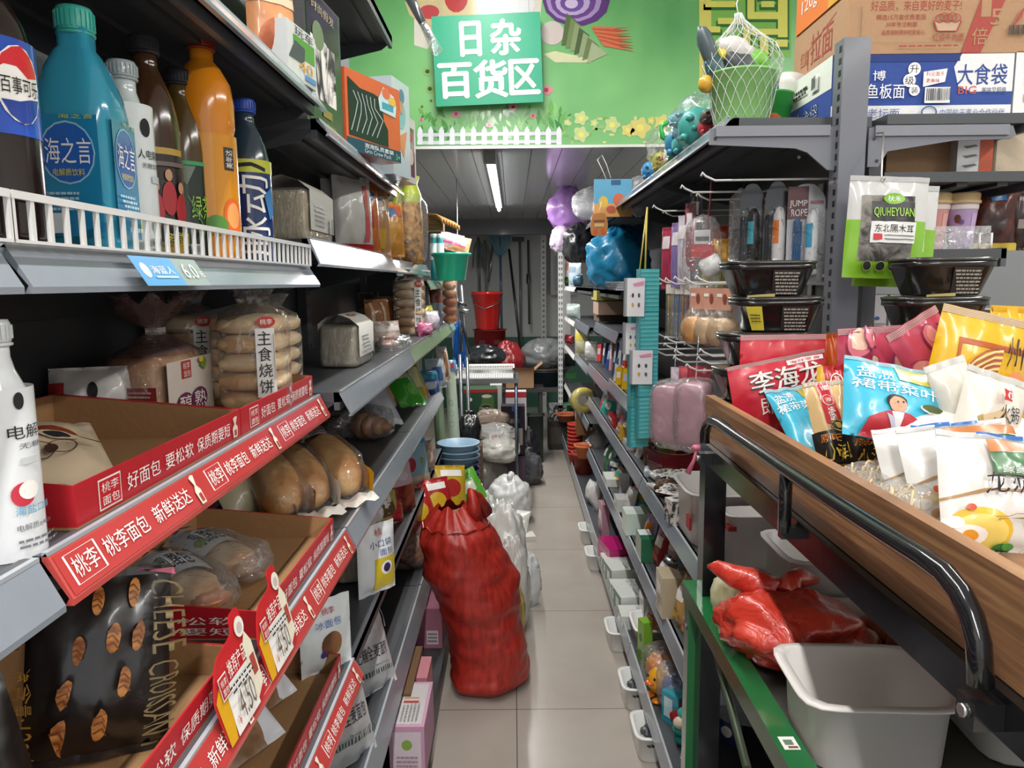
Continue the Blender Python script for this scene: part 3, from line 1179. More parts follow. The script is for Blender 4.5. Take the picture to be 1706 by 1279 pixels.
def tray(name, label, w, d, hf, hb, loc, rot, group, outer, items=(), side=(), inner=None):
    """open card tray, front faces -y, origin at base centre"""
    o = thing(name, label, 'tray', loc, rot, group)
    inner = inner or CARD
    t = .003
    mb = MB()
    mb.box(-w / 2, w / 2, -d / 2, d / 2, 0, t, inner)
    mb.build('base', o)
    f = MB()
    f.box(-w / 2, w / 2, -d / 2, -d / 2 + t, t, hf, outer)
    f.box(-w / 2 + t, w / 2 - t, -d / 2 + t, -d / 2 + t + .0012, t, hf - .001, inner)
    marks(f, plane((0, -d / 2, hf / 2), (w / 2, 0, 0), (0, 0, hf / 2)), items, .0006)
    f.build('front_panel', o)
    for sx in (-1, 1):
        s = MB()
        a = sx * w / 2
        pr = [(-d / 2 + t, t), (d / 2 - t, t), (d / 2 - t, hb), (-d / 2 + t, hf)]
        s.prism(pr, min(a, a - sx * t), max(a, a - sx * t), outer, 'x')
        b = a - sx * t
        s.prism([(-d / 2 + t, t), (d / 2 - t, t), (d / 2 - t, hb - .001), (-d / 2 + t, hf - .001)], min(b, b - sx * .0012), max(b, b - sx * .0012), inner, 'x')
        if sx < 0:
            marks(s, plane((a, 0, hf / 2), (0, -d / 2, 0), (0, 0, hf / 2)), side, .0006)
        s.build('side_panel', o)
    k = MB()
    k.box(-w / 2, w / 2, d / 2 - t, d / 2, t, hb, outer)
    k.box(-w / 2 + t, w / 2 - t, d / 2 - t - .0012, d / 2 - t, t, hb - .001, inner)
    k.build('back_panel', o)
    return o


def tub(name, label, cat, w, d, h, m, loc, rot=0, group=None, taper=.82, lip=.012, wall=.003, sq=6, parts=None, seg=40):
    o = thing(name, label, cat, loc, rot, group)
    mb = MB()
    ax, ay = w / 2, d / 2
    b = taper
    pr = [(b * .97, 0), (b, .004), (1 - lip / ax * 1.2, h - .004), (1, h - .003), (1, h), (1 - lip / ax * 1.2, h), (b - wall / ax, .004 + wall), (b * .5, .003 + wall)]
    mb.lathe(pr, m, seg, sq=sq, ax=ax, ay=ay)
    mb.build('tub_body', o)
    if parts:
        parts(o)
    return o


def bagged(name, label, cat, loc, rot, inner, size, fm=None, group=None, neck=None, tie=None, seed=0, items=(), itfn=None, pw=.62, amp=.09, neckm=None):
    """goods inside a clear bag. inner: list of (part name, MB). size: rx, ry, rz of the wrap"""
    o = thing(name, label, cat, loc, rot, group)
    for nm, mb in inner:
        mb.build(nm, o)
    rx, ry, rz = size
    b = MB()
    b.blob(0, 0, rz, rx, ry, rz, fm or CLEAR, amp, 3.2, seed, 26, 18, pw=pw)
    if neck:  # gathered top: (x, y, z height, fan radius)
        nx, ny, nz, nr = neck
        sg = 20
        vs, fs = [], []
        prof = [(rx * .55, rz * 1.82), (rx * .28, rz * 1.95), (.012, nz), (nr * .5, nz + nr * .55), (nr, nz + nr * 1.0)]
        for j, (r_, z) in enumerate(prof):
            for i in range(sg):
                a = 2 * PI * i / sg
                q = r_ * (1 + (.28 if j > 2 else .1) * math.sin(i * PI * .8 + j))
                k = min(1, j / 2)
                vs.append((nx * k + q * math.cos(a), ny * k + q * .55 * math.sin(a), z + (.012 * math.sin(i * 2.1) if j == 4 else 0)))
        for j in range(len(prof) - 1):
            for i in range(sg):
                k = (i + 1) % sg
                fs.append((j * sg + i, j * sg + k, (j + 1) * sg + k, (j + 1) * sg + i))
        b.add(vs, fs, neckm or fm or CLEAR, None, True)
    b.build('wrap', o)
    if tie:
        tb = MB()
        nx, ny, nz, nr = neck
        tb.box(nx - .014, nx + .014, ny - .012, ny + .012, nz - .008, nz + .008, tie)
        tb.build('tie', o)
    if items:
        lb = MB()
        marks(lb, itfn, items, .0008)
        lb.build('label', o)
    return o


def sack(name, label, cat, loc, rot, rx, ry, h, m, seed=0, tiem=None, slump=None):
    """tall soft woven sack, puckered round its mouth"""
    o = thing(name, label, cat, loc, rot)
    mb = MB()
    nu, nv = 64, 60
    vs, fs = [], []
    for j in range(nv + 1):
        t = j / nv
        if t < .08:
            k = .7 + .3 * math.sin(t / .08 * PI / 2)
        elif t < .8:
            k = 1 - .05 * math.sin((t - .08) / .72 * PI * 2)
        elif t < .92:
            k = 1 - .3 * ((t - .8) / .12) ** 2
        else:
            k = .7 - .38 * ((t - .92) / .08)
        for i in range(nu):
            a = 2 * PI * i / nu
            c, n_ = math.cos(a), math.sin(a)
            n = .7 * noise.noise(Vector((c * 1.1 + seed, n_ * 1.1, t * 4))) + .55 * noise.noise(Vector((c * 1.6, n_ * 1.6 + seed, t * 13))) + .22 * noise.noise(Vector((c * 3, n_ * 3, t * 26 + seed)))
            p = max(0, (t - .74) / .26)
            fold = (.07 * math.sin(a * 13 + seed) + .04 * math.sin(a * 22)) * p
            q = k * (1 + .17 * n * (1 - .5 * p) + fold)
            dx = slump(t) if slump else Vector((0, 0, 0))
            vs.append((rx * q * c + dx.x, ry * q * n_ + dx.y, h * t + dx.z + .012 * p * math.sin(a * 5)))
    for j in range(nv):
        for i in range(nu):
            k = (i + 1) % nu
            fs.append((j * nu + i, j * nu + k, (j + 1) * nu + k, (j + 1) * nu + i))
    mb.add(vs, fs, m, None, True)
    mb.add(vs[:nu], [list(range(nu))[::-1]], m)
    mb.build('sack_body', o)
    tb = MB()
    dx = slump(.9)
    tb.tube([(dx.x + rx * .8 * math.cos(2 * PI * i / 24), dx.y + ry * .8 * math.sin(2 * PI * i / 24), h * .905 + .008 * math.sin(i * 3)) for i in range(24)], .004, tiem, 6, closed=True)
    tb.build('tie', o)
    return o


def cloth_bag(name, label, cat, loc, rot, rx, ry, rz, m, seed=0, group=None, amp=.25, knot=True, freq=2.6, pw=.85, km=None, part='bag'):
    """crumpled carrier bag lying about, with its gathered handles"""
    o = thing(name, label, cat, loc, rot, group)
    mb = MB()
    nu, nv = 46, 32
    vs, fs = [], []
    so = Vector((seed * 7.3, seed * 3.1, seed))
    for j in range(nv + 1):
        b = -PI / 2 + PI * j / nv
        for i in range(nu):
            a = 2 * PI * i / nu
            d = Vector((math.cos(b) * math.cos(a), math.cos(b) * math.sin(a), math.sin(b)))
            k = 1 + amp * .55 * noise.noise(d * freq * .6 + so) + .3 * amp * (1 - 3 * abs(noise.noise(d * freq * 1.2 + so))) + .14 * amp * (.4 - 2 * abs(noise.noise(d * freq * 2.6 + so)))
            d = Vector([math.copysign(abs(q) ** pw, q) for q in d])
            top = max(0, d.z) ** 3
            vs.append(Vector((d.x * rx * k * (1 - .3 * top), d.y * ry * k * (1 - .3 * top), max(0, rz * .9 + d.z * rz * k))))
    for j in range(nv):
        for i in range(nu):
            k = (i + 1) % nu
            fs.append((j * nu + i, j * nu + k, (j + 1) * nu + k, (j + 1) * nu + i))
    mb.add(vs, fs, m, None, True)
    mb.build(part, o)
    if knot:
        for s in (-1, 1):
            kb = MB()
            pts = []
            for i in range(9):
                t = i / 8
                pts.append((s * rx * .3 * t + .012 * math.sin(t * 8 + seed), -ry * .1 * t, rz * 1.65 + rz * .35 * math.sin(t * 2.4)))
            kb.tube(pts, [rx * (.16 - .1 * abs(.6 - i / 8)) for i in range(9)], km or m, 8)
            kb.build('handle', o)
    return o


def facing(p, bias=0.0):
    """turn about z so that local -y looks at the camera"""
    return math.atan2(-p.y, -p.x) + PI / 2 + bias
# ================================================================ packets in the wooden display
W_ = C('f5f3ee', 'f')
K_ = INK
PR = C('c8263a', 'f')
o = pack('snack_pouch', 'plain red pouch standing behind the red pouch with three big white characters', 'pouch', lean((1233, 558), (1376, 556), 1.535), .02, C('c5303c', 'f'),
         [('r', .3, .35, .95, .5, C('e9c9c9')), ('t', '海产零食', .35, .37, .9, .48, PR)], seed=1, seal=C('b82a36', 'f'))
o = pack('snack_pouch', 'red pouch printed with three big white characters, tilted in the display corner', 'pouch', lean((1210, 612), (1372, 580), 1.5), .035, PR,
         [('r', .2, .76, .95, .87, W_), ('t', '海鲜零食', .25, .78, .9, .85, PR), ('t', '李海龙', -.64, .18, .88, .72, C('2b2b2b')), ('t', '李海龙', -.62, .22, .86, .74, W_), ('t', '李海龙', -.6, .23, .88, .75, W_), ('t', '即食海带', -.5, -.35, .9, .1, W_)],
         seed=2, seal=C('b32434', 'f'))
# tan, red and black conch packets
TAN = C('cfae7c', 'f')


def lean2(tlp, trp, Y, blp, Yb=None):
    tl, tr = at(*tlp, Y=Y), at(*trp, Y=Y)
    bl = at(*blp, Z=1.175) if Yb is None else at(*blp, Y=Yb)
    return bl, bl + (tr - tl), tl


def conch(label, tlp, trp, Y, bl, seed):
    it = [('r', -.42, .02, .34, .99, C('b7222c', 'f')), ('e', -.02, .52, .3, .13, W_), ('e', -.02, .52, .27, .115, C('b7222c')), ('t', '海', -.14, .47, .1, .57, W_),
          ('t', '海螺片', -.2, .02, .16, .36, W_, 0), ('t', '海螺', -.26, .74, .2, .86, W_), ('r', -1, -1, 1, -.14, C('1a1717', 'f')),
          ('e', .05, -.06, .36, .13, C('141212')), ('o', .05, -.06, .33, .12, GOLD), ('t', '1', .0, -.12, .1, .0, GOLD), ('t', '原味', -.75, -.38, -.05, -.22, C('d8832c')),
          ('t', '小海螺', -.7, -.72, .75, -.42, C('e0bd3f'))] + smalltext(-.7, -.95, .7, -.76, 2, C('a8863c'), seed)
    it += [('e', .62 + .13 * math.cos(k), .02 + .1 * math.sin(k * 2.3), .13, .06, C('8a5a34')) for k in range(4)]
    return pack('seafood_pouch', label, 'pouch', lean2(tlp, trp, Y, bl), .035, TAN, it, 'conch pouches', seed, C('bfa06c', 'f'), belly=.2)


conch('tan pouch with red stripe and black foot, the nearer to the wooden rail', (1300, 645), (1362, 640), 1.3, (1372, 793), 3)
conch('tan pouch with red stripe and black foot, tucked under the large cyan pouch', (1362, 640), (1440, 636), 1.25, (1414, 793), 5)
o = pack('seafood_pouch', 'small red and yellow pouch peeping out behind the tan pouches', 'pouch', lean((1360, 610), (1412, 607), 1.33), .03, C('b8242b', 'f'),
         [('r', -1, -1, -.55, 1, C('dfae2e', 'f')), ('o', .15, .7, .42, .14, W_), ('t', '海', -.1, .62, .36, .78, W_)], seed=7)
o = pack('seafood_pouch', 'orange pouch mostly hidden behind the red pouches', 'pouch', lean((1372, 556), (1402, 554), 1.56), .03, C('c3521f', 'f'), seed=8)
CY = C('3fb2cf', 'f')


def kelp(label, tlp, trp, Y, bl, seed, full=True, Yb=None):
    it = [('r', -.02 if full else .25, .5, .92, .9, C('b3a93a', 'f'))] + [('t', '裙带菜叶', -.9, .14, .8, .4, W_), ('t', '盐渍', -.82, .42, -.1, .72, W_)]
    if full:
        it += [('e', -.1, -.08, .2, .18, C('1d1b1c')), ('e', -.08, -.16, .17, .2, C('c99778')), ('p', [(-.75, -1), (-.62, -.55), (-.3, -.34), (.15, -.34), (.5, -.5), (.62, -1)], C('ad2430')),
               ('p', [(-.2, -.36), (.02, -.36), (-.05, -.8)], C('d9d4d6')), ('p', [(-.3, -.4), (-.1, -.85), (0, -.9), (-.18, -.45)], C('b9b9cc')), ('e', .62, -.12, .3, .1, C('d6d6ca')), ('e', .62, -.1, .27, .085, C('4c5b32')),
               ('t', '净含量', .55, -.62, .9, -.5, C('d99b4a')), ('e', -.14, -.12, .02, .02, K_), ('e', -.02, -.12, .02, .02, K_), ('l', [(-.12, -.24), (-.08, -.26), (-.04, -.24)], .008, C('8a3c34'))]
    return pack('kelp_pouch', label, 'pouch', lean2(tlp, trp, Y, bl, Yb), .04, CY, it, 'kelp pouches', seed, C('58c0d8', 'f'), belly=.1)


kelp('large cyan pouch picturing a person in a red jacket with medals', (1379, 588), (1542, 622), 1.16, (1404, 722), 11, True, 1.1)
kelp('cyan pouch slipping down in the corner by the wooden rail', (1220, 664), (1298, 654), 1.47, (1334, 772), 12, False)
o = pack('snack_pouch', 'dark red pouch behind the cyan pouch in the rail corner', 'pouch', lean((1228, 668), (1275, 662), 1.53), .03, C('8f1f2b', 'f'), seed=13)


def hearts(label, tlp, trp, Y, seed):
    rd = random.Random(seed)
    it = []
    for k in range(17):
        u, v = rd.uniform(-.8, .75), rd.uniform(-.75, .8)
        s = rd.uniform(.16, .3)
        it += [('e', u, v, s, s * .7, C(rd.choice(('d96a7c', 'c94560', 'e59a92', 'b84a78')), 'f')), ('e', u + .03, v + .03, s * .6, s * .4, C(rd.choice(('e8c0a8', 'edc9c0', 'd98a84')), 'f')), ('o', u, v, s, s * .7, C('6b2a52'), .08)]
    it += [('e', -.5, .3, .14, .1, W_), ('t', '酥心', -.75, -.1, -.3, .12, C('c9c23a')), ('t', '爽', .45, -.5, .85, .0, W_), ('r', -1, -1, -.75, -.2, C('7a4a9a', 'f'))]
    return pack('candy_pouch', label, 'pouch', lean(tlp, trp, Y), .04, C('c84862', 'f'), it, 'pink pouches', seed, C('b84058', 'f'))


hearts('pink and purple patterned pouch beside the red pouches', (1394, 548), (1500, 541), 1.36, 21)
hearts('pink and purple patterned pouch leaning on the yellow noodle bag, at the angle', (1474, 560), (1556, 508), 1.30, 22)
YE = C('e0b01c', 'f')
it = [('p', [(-.62, .62), (.95, .62), (.95, .55), (-.55, .55), (-.55, -.8), (-.62, -.8)], C('b5581c'))]
for k in range(13):
    a = .5 + k * .045
    it.append(('l', [(.25 + a * math.cos(t) * .85, -.25 + a * .78 * math.sin(t)) for t in [1.6 + j * .22 for j in range(9)]], .011, C('e6cfa4' if k % 2 else '9a4a3c')))
it += [('e', .4, -.3, .42, .3, C('d8b070', 'f')), ('t', '州', .3, .35, .62, .72, C('2b1c14')), ('e', .55, .12, .16, .2, C('d98a5c')), ('p', [(.1, 0), (.45, .12), (.5, .04), (.15, -.1)], C('6b8a3a'))]
it += [('e', .25 + .4 * math.cos(k * 1.3), -.62 + .1 * math.sin(k), .2, .1, CRUMB) for k in range(4)]
o = pack('noodle_bag', 'yellow noodle bag with a bowl of noodles printed on it', 'bag', lean((1572, 505), (1730, 540), 1.24, .02), .05, YE, it, seed=25, seal=C('d0a020', 'f'))
o = pack('noodle_bag', 'plain yellow bag behind the printed noodle bag', 'bag', lean((1650, 508), (1740, 512), 1.32), .06, YE, [('r', -1, .4, 1, .5, C('c79414', 'f'))], seed=26)


def clearpack(label, tlp, trp, Y, dy, seed, red):
    it = [('p', [(-.6, .2), (.2, .45), (.9, -.5), (.1, -.75)], C('cdb18a', 'f')), ('p', [(-.6, .2), (-.5, .24), (.2, -.72), (.1, -.75)], C('a89446', 'f')), ('t', '火锅' if red else '泡面', .0, .25, .6, .5, K_), ('l', [(.2, .1), (.6, -.1)], .02, K_)] + smalltext(-.2, .1, .3, .25, 2, C('555555'), seed)
    if red:
        it += [('r', -.1, .5, .22, .68, C('c02a2a')), ('t', '面', 0, .53, .15, .66, W_)]
    return pack('noodle_packet', label, 'packet', lean(tlp, trp, Y, dy), .05, C('d9d4c8', 'f'), it, 'pale noodle packets', seed, C('e6e4de', 'g'))


clearpack('pale noodle packet with black script, beside the large cyan pouch', (1538, 612), (1606, 590), 1.14, .04, 31, False)
clearpack('pale noodle packet with a small red square, at the tray edge', (1612, 606), (1716, 640), 1.1, .04, 32, True)
# flat white packets in the middle
for k, (px, py, w_, lab, c) in enumerate(((1625, 722, .2, 'flat white packet with orange print lying under the pale noodle packets', 'c96a34'),)):
    p = at(px, py, Y=1.07)
    mb, f = pouch_mesh(w_, .15, .03, C('e4e2de', 'f'), 41 + k, [('e', .5, .2, .35, .3, C(c, 'f')), ('r', -.8, -.5, -.3, -.4, C('3d6fb0'))])
    simple('noodle_packet', lab, 'packet', mb, (p.x, p.y - .05, p.z - .02), (R(-72), 0, R(10 * k)))
# loose noodle nest bags lying behind the rail
for k, (px, py, lab) in enumerate(((1452, 812, 'clear bag of curly noodles lying along the wooden rail'), (1495, 850, 'clear bag of curly noodles lying against the pasta bags'))):
    p = at(px, py, Z=1.2)
    inn = MB()
    rdm = random.Random(k)
    for j in range(26):
        cx_, cy_ = rdm.uniform(-.035, .035), rdm.uniform(-.02, .02)
        rr = rdm.uniform(.012, .026)
        inn.tube([(cx_ + rr * math.cos(q * .7 + j), cy_ + rr * .8 * math.sin(q * .7 + j), .03 + .02 * math.sin(q + j) + rdm.uniform(-.01, .015)) for q in range(10)], .0016, C('dcc59a', 'k'), 5)
    bagged('noodle_bag', lab, 'bag', (p.x, p.y, 1.172), (0, 0, R(30)), [('noodles', inn)], (.07, .045, .03), CLEAR2, 'clear noodle bags', seed=k, amp=.2)


def pasta(label, tlp, trp, Y, bl, seed):
    yy = C('e2b62c', 'f')
    it = [('p', [(-1, -.22), (-.3, .0), (.3, .02), (1, .0), (1, .03), (.2, .06), (-.4, .03), (-1, -.18)], C('a8824e')), ('e', -.45, -.62, .5, .34, yy), ('e', -.45, -.66, .42, .26, C('e9cf6a', 'f')),
          ('e', -.62, -.72, .26, .15, W_), ('e', -.62, -.72, .12, .08, C('e0962c')), ('e', -.85, -.55, .14, .1, W_), ('e', -.1, -.86, .16, .07, C('2f7a36')), ('e', -.02, -.82, .1, .05, C('4c9a44')),
          ('e', -.62, -.3, .06, .05, C('c9542c')),
          ('r', -.28, .3, 1, .62, C('2c6b33', 'f')), ('t', '家家面业', -.1, .32, .7, .42, W_), ('r', -.28, .62, 1, .8, C('b87440', 'f')), ('r', -.35, .93, .4, .99, C('2b6bb5', 'f')),
          ('t', '龙须', -.45, -.06, .3, .3, K_), ('t', '面', .42, -.06, .8, .3, K_)]
    it += [('l', [(-.35, -.42), (.9, -.16)], .008, C('b08a3c')), ('l', [(-.3, -.46), (.9, -.22)], .008, C('8f6f34')), ('l', [(.55, -.23), (.9, -.16)], .009, C('2a2a2a'))]
    it += [('l', [(.15 + k * .045, -.3), (.2 + k * .05, -.6), (.18 + k * .055, -.95)], .008, C('d8cfae')) for k in range(14)]
    return pack('pasta_bag', label, 'bag', lean2(tlp, trp, Y, bl), .045, C('dcdad6', 'f'), it, 'dragon whisker noodle bags', seed, C('f4f4f4', 'g'), belly=.15, wr=.006)


pasta('big white bag of thin noodles, the nearest one at the corner of the display', (1562, 716), (1760, 735), .93, (1567, 915), 51)
pasta('big white bag of thin noodles right behind the nearest one', (1508, 714), (1690, 696), 1.0, (1526, 880), 52)
pasta('white bag of thin noodles furthest from the tray corner, beside the tan pouch', (1466, 716), (1640, 700), 1.055, (1488, 862), 53)


# black instant bowls stacked at the back corner
def bowl(label, loc, w, seed, band=None, group='black noodle bowls'):
    o = thing('instant_bowl', label, 'bowl', loc, (0, 0, R(4)), group)
    mb = MB()
    h = .0655
    mb.lathe([(.70, 0), (.74, .004), (.95, h - .012), (1, h - .011), (1, h)], C('1d1c1d', 'g'), 40, sq=4.5, ax=w / 2, ay=w * .3)
    mb.build('bowl_body', o)
    lb = MB()
    lb.lathe([(1.0, h), (1.02, h + .001), (1.02, h + .005), (.9, h + .007), (.3, h + .0075)], C('33332f', 'g'), 40, sq=4.5, ax=w / 2, ay=w * .3)
    lb.build('lid', o)
    bb = MB()
    f = lambda u, v: Vector((w / 2 * (.74 + .22 * (v + 1) / 2) * u * .93, -w * .3 * (.74 + .23 * (v + 1) / 2) * (1 - .12 * abs(u) ** 5) - .0004, .004 + (h - .016) * (v + 1) / 2))
    it = [('r', -.1, -1, .62, 1, C('2b2824'))] + smalltext(-.06, -.9, .58, .85, 7, C('a09c94'), seed)
    if band:
        b2 = MB(); marks(b2, f, [('r', -1, -1, -.62, 1, band)] + smalltext(-.95, -.3, -.7, .4, 3, C('4c4a24'), seed + 1), .0008); b2.build('paper_band', o)
    else:
        it += [('p', [(-.9, -1), (-.1, -1), (-.1, -.75), (-.9, -.85)], C('b8b070'))]
    marks(bb, f, it, .0008)
    bb.build('wrapper_print', o)
    return o


Yb = 1.595
for k, (px, py, lab, band) in enumerate(((1266, 690, 'black instant noodle bowl hidden lowest in the corner stack', None), (1262, 655, 'black instant noodle bowl at the foot of the shorter stack by the wooden corner', None), (1270, 605, 'black instant noodle bowl second from the foot of the stack by the corner', C('3a2a26')),
                                         (1290, 553, 'black instant noodle bowl with a yellow paper band', C('c3b43c')), (1276, 495, 'black instant noodle bowl on top of the stack by the grey post', None))):
    p = at(px, py, Y=Yb)
    bowl(lab, (p.x, Yb, 1.172 + k * .0737), .185, 60 + k, band)
for k, (px, lab) in enumerate(((1556, 'black bowl hidden lowest in the stack behind the pink pouches'), (1556, 'black bowl at the foot of the stack behind the pink pouches'), (1554, 'black bowl in the middle of the stack behind the pink pouches'), (1556, 'black bowl under the top one behind the pink pouches'), (1564, 'black bowl topping the stack beside the green fungus pouch'))):
    p = at(px, 500, Y=1.47)
    bowl(lab, (p.x, 1.47, 1.172 + k * .0737), .18, 70 + k)

# green fungus pouch on the long hook, with a second behind it
hk = at(1465, 262, Y=1.58)
hp = thing('peg_hook', 'long thin wire hook hung from the end bracket above the green pouch', 'hook', hk)
mb = MB()
a = at(1461, 222, Y=1.69) - hk
c = at(1469, 300, Y=1.572) - hk
mb.tube([(a.x, a.y, a.z), (a.x, a.y - .03, a.z - .004), (c.x, c.y + .002, c.z + .012), (c.x, c.y - .004, c.z - .004), (c.x, c.y - .014, c.z + .002)], .0018, C('c9c9c6', 's'), 6)
mb.build('wire', hp)
LG = C('7fb52c', 'f')
GY = C('c9cac8', 'g')
for k in range(2):
    q = [at(px + 16 * k, py + 14 * k, Y=1.575 + .04 * k) for px, py in ((1402, 462), (1532, 466), (1409, 292))]
    it = [('r', -1, -1, 1, .14, LG), ('r', -.72, -.66, .62, .62, two_tone('fungus', '2a2927', '8f8b84', 26, .7, 1, .5)), ('r', -.48, .12, .62, .5, C('1c1d1c')), ('e', .08, .56, .28, .11, C('79b52c')), ('t', '秋禾', -.1, .5, .25, .62, W_), ('t', 'QIUHEYUAN', -.44, .18, .58, .38, C('9ccf3a')),
          ('r', -.48, -.3, .64, .11, C('e4e4e0')), ('t', '东北黑木耳', -.4, -.1, .58, .06, K_), ('r', -.42, -.25, -.2, -.13, C('c03038')), ('r', -.15, -.17, .58, -.15, C('777777')), ('r', -.15, -.24, .58, -.22, C('777777'))]
    it += [('e', -.48 + j * .3, -.72, .11, .085, C('2b2c2b')) for j in range(3)] + [('o', -.48 + j * .3, -.72, .11, .085, C('9ab86c'), .12) for j in range(3)]
    pack('fungus_pouch', ('silver and green pouch of dried black fungus hanging at the front of the wire hook', 'green pouch hanging hidden behind the front fungus pouch')[k], 'pouch', (q[0], q[1], q[2]), .035, GY, it, None, 81 + k, C('b9bab8', 'g'), belly=.3)
# ================================================================ on top of the right gondola
BLU = C('2d4b96', 'k')
BLUD = C('1f3f6e', 'k')
KR = C('b08b68', 'k')
KRR = C('a8483e', 'k')
CW_ = C('e6e6e6', 'k')
ZT = 1.862
a = at(1383, 200, Y=1.80)
W1 = at(1682, 200, Y=1.8).x - a.x
carton('carton', 'blue and white noodle carton lying on the shelf under the brown carton', 'carton', W1, .34, .145, BLU, (a.x + W1 / 2, 1.80 + .17, ZT), 0,
       {'f': [('r', -1, -1, 1, -.55, CW_), ('p', [(.42, 1), (1, 1), (1, -.15), (.55, -.15), (.4, .0), (.34, .6)], CW_), ('r', -1, .78, .4, 1, C('22387a', 'k')),
              ('t', '大食袋', .38, .05, .93, .68, C('22458c', 'k')), ('t', '大食袋', .382, .06, .932, .69, BLU), ('t', 'BIG', .4, -.22, .6, .02, C('c04a34')), ('t', '美味又超值', .66, -.22, .93, -.02, C('3a4a7a')),
              ('e', -.1, .55, .07, .2, W_), ('t', '升', -.15, .42, -.05, .68, K_), ('e', -.15, .2, .07, .2, W_), ('t', '级', -.2, .07, -.1, .33, K_), ('e', -.09, -.1, .06, .17, W_), ('t', '装', -.13, -.2, -.05, 0, K_),
              ('p', [(0, .45), (.26, .55), (.24, .15), (.0, .0)], W_), ('t', '料足面多', .03, .32, .23, .46, C('b23c34')), ('t', '更美味', .03, .12, .18, .25, C('b23c34')),
              ('t', '鱼板面', -.62, -.35, -.2, .1, W_), ('t', '博', -.56, .2, -.42, .5, W_), ('t', '中国航天事业合作伙伴', .2, -.93, .92, -.68, C('3a5a9a')), ('o', .08, -.78, .09, .2, C('2d5a9a'), .2), ('t', '老坛面', -.6, -.95, -.25, -.65, C('4a5a9a'))]
        + barcode(.02, -.5, .3, -.02, 5),
        'l': [('r', -1, .0, 1, 1, C('dfe6da', 'k')), ('t', '大食袋', -.3, -.85, .55, -.2, CW_), ('t', '大食袋', -.28, -.83, .57, -.18, BLUD)] + smalltext(-.6, .25, .2, .6, 2, K_, 4) + barcode(.35, .2, .6, .7, 6)})
b = at(1682, 200, Y=1.8)
o = carton('carton', 'white carton with brown hand holes at the far end of the top shelf', 'carton', .3, .3, .15, CW_, (b.x + .155, 1.95, ZT), 0,
           {'f': [('r', -1, -.95, 1, -.85, C('3a6ab0'))] + [('p', [(-.85, .75 - k * .5), (-.6, .5 - k * .5), (-.7, .45 - k * .5), (-.85, .5 - k * .5)], C('b09a88')) for k in range(3)]})
c = at(1411, 100, Y=1.80)
W2 = .445
carton('carton', 'brown noodle carton with red print and a slanted red band', 'carton', W2, .335, .135, KR, (c.x + W2 / 2, 1.80 + .1675, ZT + .1465), 0,
       {'f': [('t', '好品质，来自更好的麦子!', -.78, .36, .14, .7, KRR), ('t', '精选15万亩优质麦田', -.72, .08, -.22, .26, KRR), ('t', '30年专注制面', -.62, -.14, -.3, .02, KRR), ('t', '品质保鲜更好吃更安心', -.66, -.4, -.22, -.24, KRR),
              ('p', [(.16, -1), (.36, -1), (.62, 1), (.36, 1)], KRR), ('t', '1', .34, .15, .44, .8, KR), ('t', '5', .44, -.12, .56, .4, KR), ('t', '倍', .26, -.75, .42, -.2, KR), ('t', '红烧牛肉面', -.14, -.62, .18, -.36, KRR),
              ('p', [(-.14, .02), (.14, .02), (.1, -.3), (-.1, -.3)], C('c3a68a', 'k')), ('l', [(-.14, .02), (-.1, -.3), (.1, -.3), (.14, .02), (-.14, .02)], .008, KRR), ('l', [(-.88, .5), (-.88, -.66), (.2, -.66)], .004, C('7a6450')), ('l', [(.7, -.66), (.9, -.66), (.9, .62), (.62, .62)], .004, C('7a6450'))]
        + [('o', -.08 + .04 * k, .1 + .04 * (k % 2), .05, .14, KRR, .2) for k in range(5)] + [('l', [(.66, -.2), (.74, .1 + .1 * k), (.76, .4)], .006, KRR) for k in range(3)] + [('r', .62 + .016 * k, -.45, .628 + .016 * k + .004 * (k % 3), -.15, C('4a4038', 'k')) for k in range(14)] + smalltext(-.5, -.86, .1, -.76, 1, KRR, 9),
        'l': [('t', '红烧', -.7, -.4, -.4, .2, KRR), ('t', '拉面', -.3, -.5, .5, .6, KRR), ('l', [(-.4, -.6), (-.4, .1), (.6, .7)], .012, KRR)] + smalltext(-.7, -.85, .4, -.65, 1, KRR, 3)})
OR = C('dc7a32', 'k')
c = at(1402, 40, Y=1.83)
W3 = .5
carton('carton', 'orange carton with yellow end panel stacked highest above the brown carton', 'carton', W3, .31, .14, OR, (c.x + W3 / 2, 1.81 + .155, ZT + .283), 0,
       {'f': [('r', -1, -1, 1, .8, OR), ('t', '鲜虾面', .2, -.5, .9, .6, W_), ('r', .6, -1, 1, -.4, C('c9a03c'))],
        'l': [('r', .35, -1, 1, 1, C('d2a032', 'k')), ('t', '120g', -.75, -.55, -.1, .05, W_), ('t', '鲜虾鱼板面', -.95, .3, .2, .8, C('5c3a28'))] + smalltext(.5, -.75, .9, -.6, 1, C('6a5a2a'), 3) + barcode(.5, -.45, .92, .6, 8)})
p = at(1297, 140, Y=2.28)
carton('carton', 'dark blue carton standing behind the netted bucket', 'carton', .13, .12, .2, BLUD, (p.x + .02, 2.3, ZT), 0, {'f': smalltext(-.6, .3, .6, .7, 2, C('4a6a94'), 2)})


# netted bucket of toys
def bucket(name, label, px, Y, r, h, m, Z=ZT):
    p = at(px, 213, Y=Y)
    o = thing(name, label, 'bucket', (p.x, Y, Z))
    mb = MB()
    mb.lathe([(r * .76, 0), (r * .78, .003), (r * .93, h * .66), (r * .97, h * .67), (r, h - .006), (r * 1.04, h - .005), (r * 1.04, h), (r * .96, h), (r * .9, h * .6), (r * .72, .006)], m, 32, cap1=False)
    mb.lathe([(r * .72, .006), (.001, .006)], m, 32, cap0=False, cap1=False)
    mb.build('bucket_body', o)
    return o


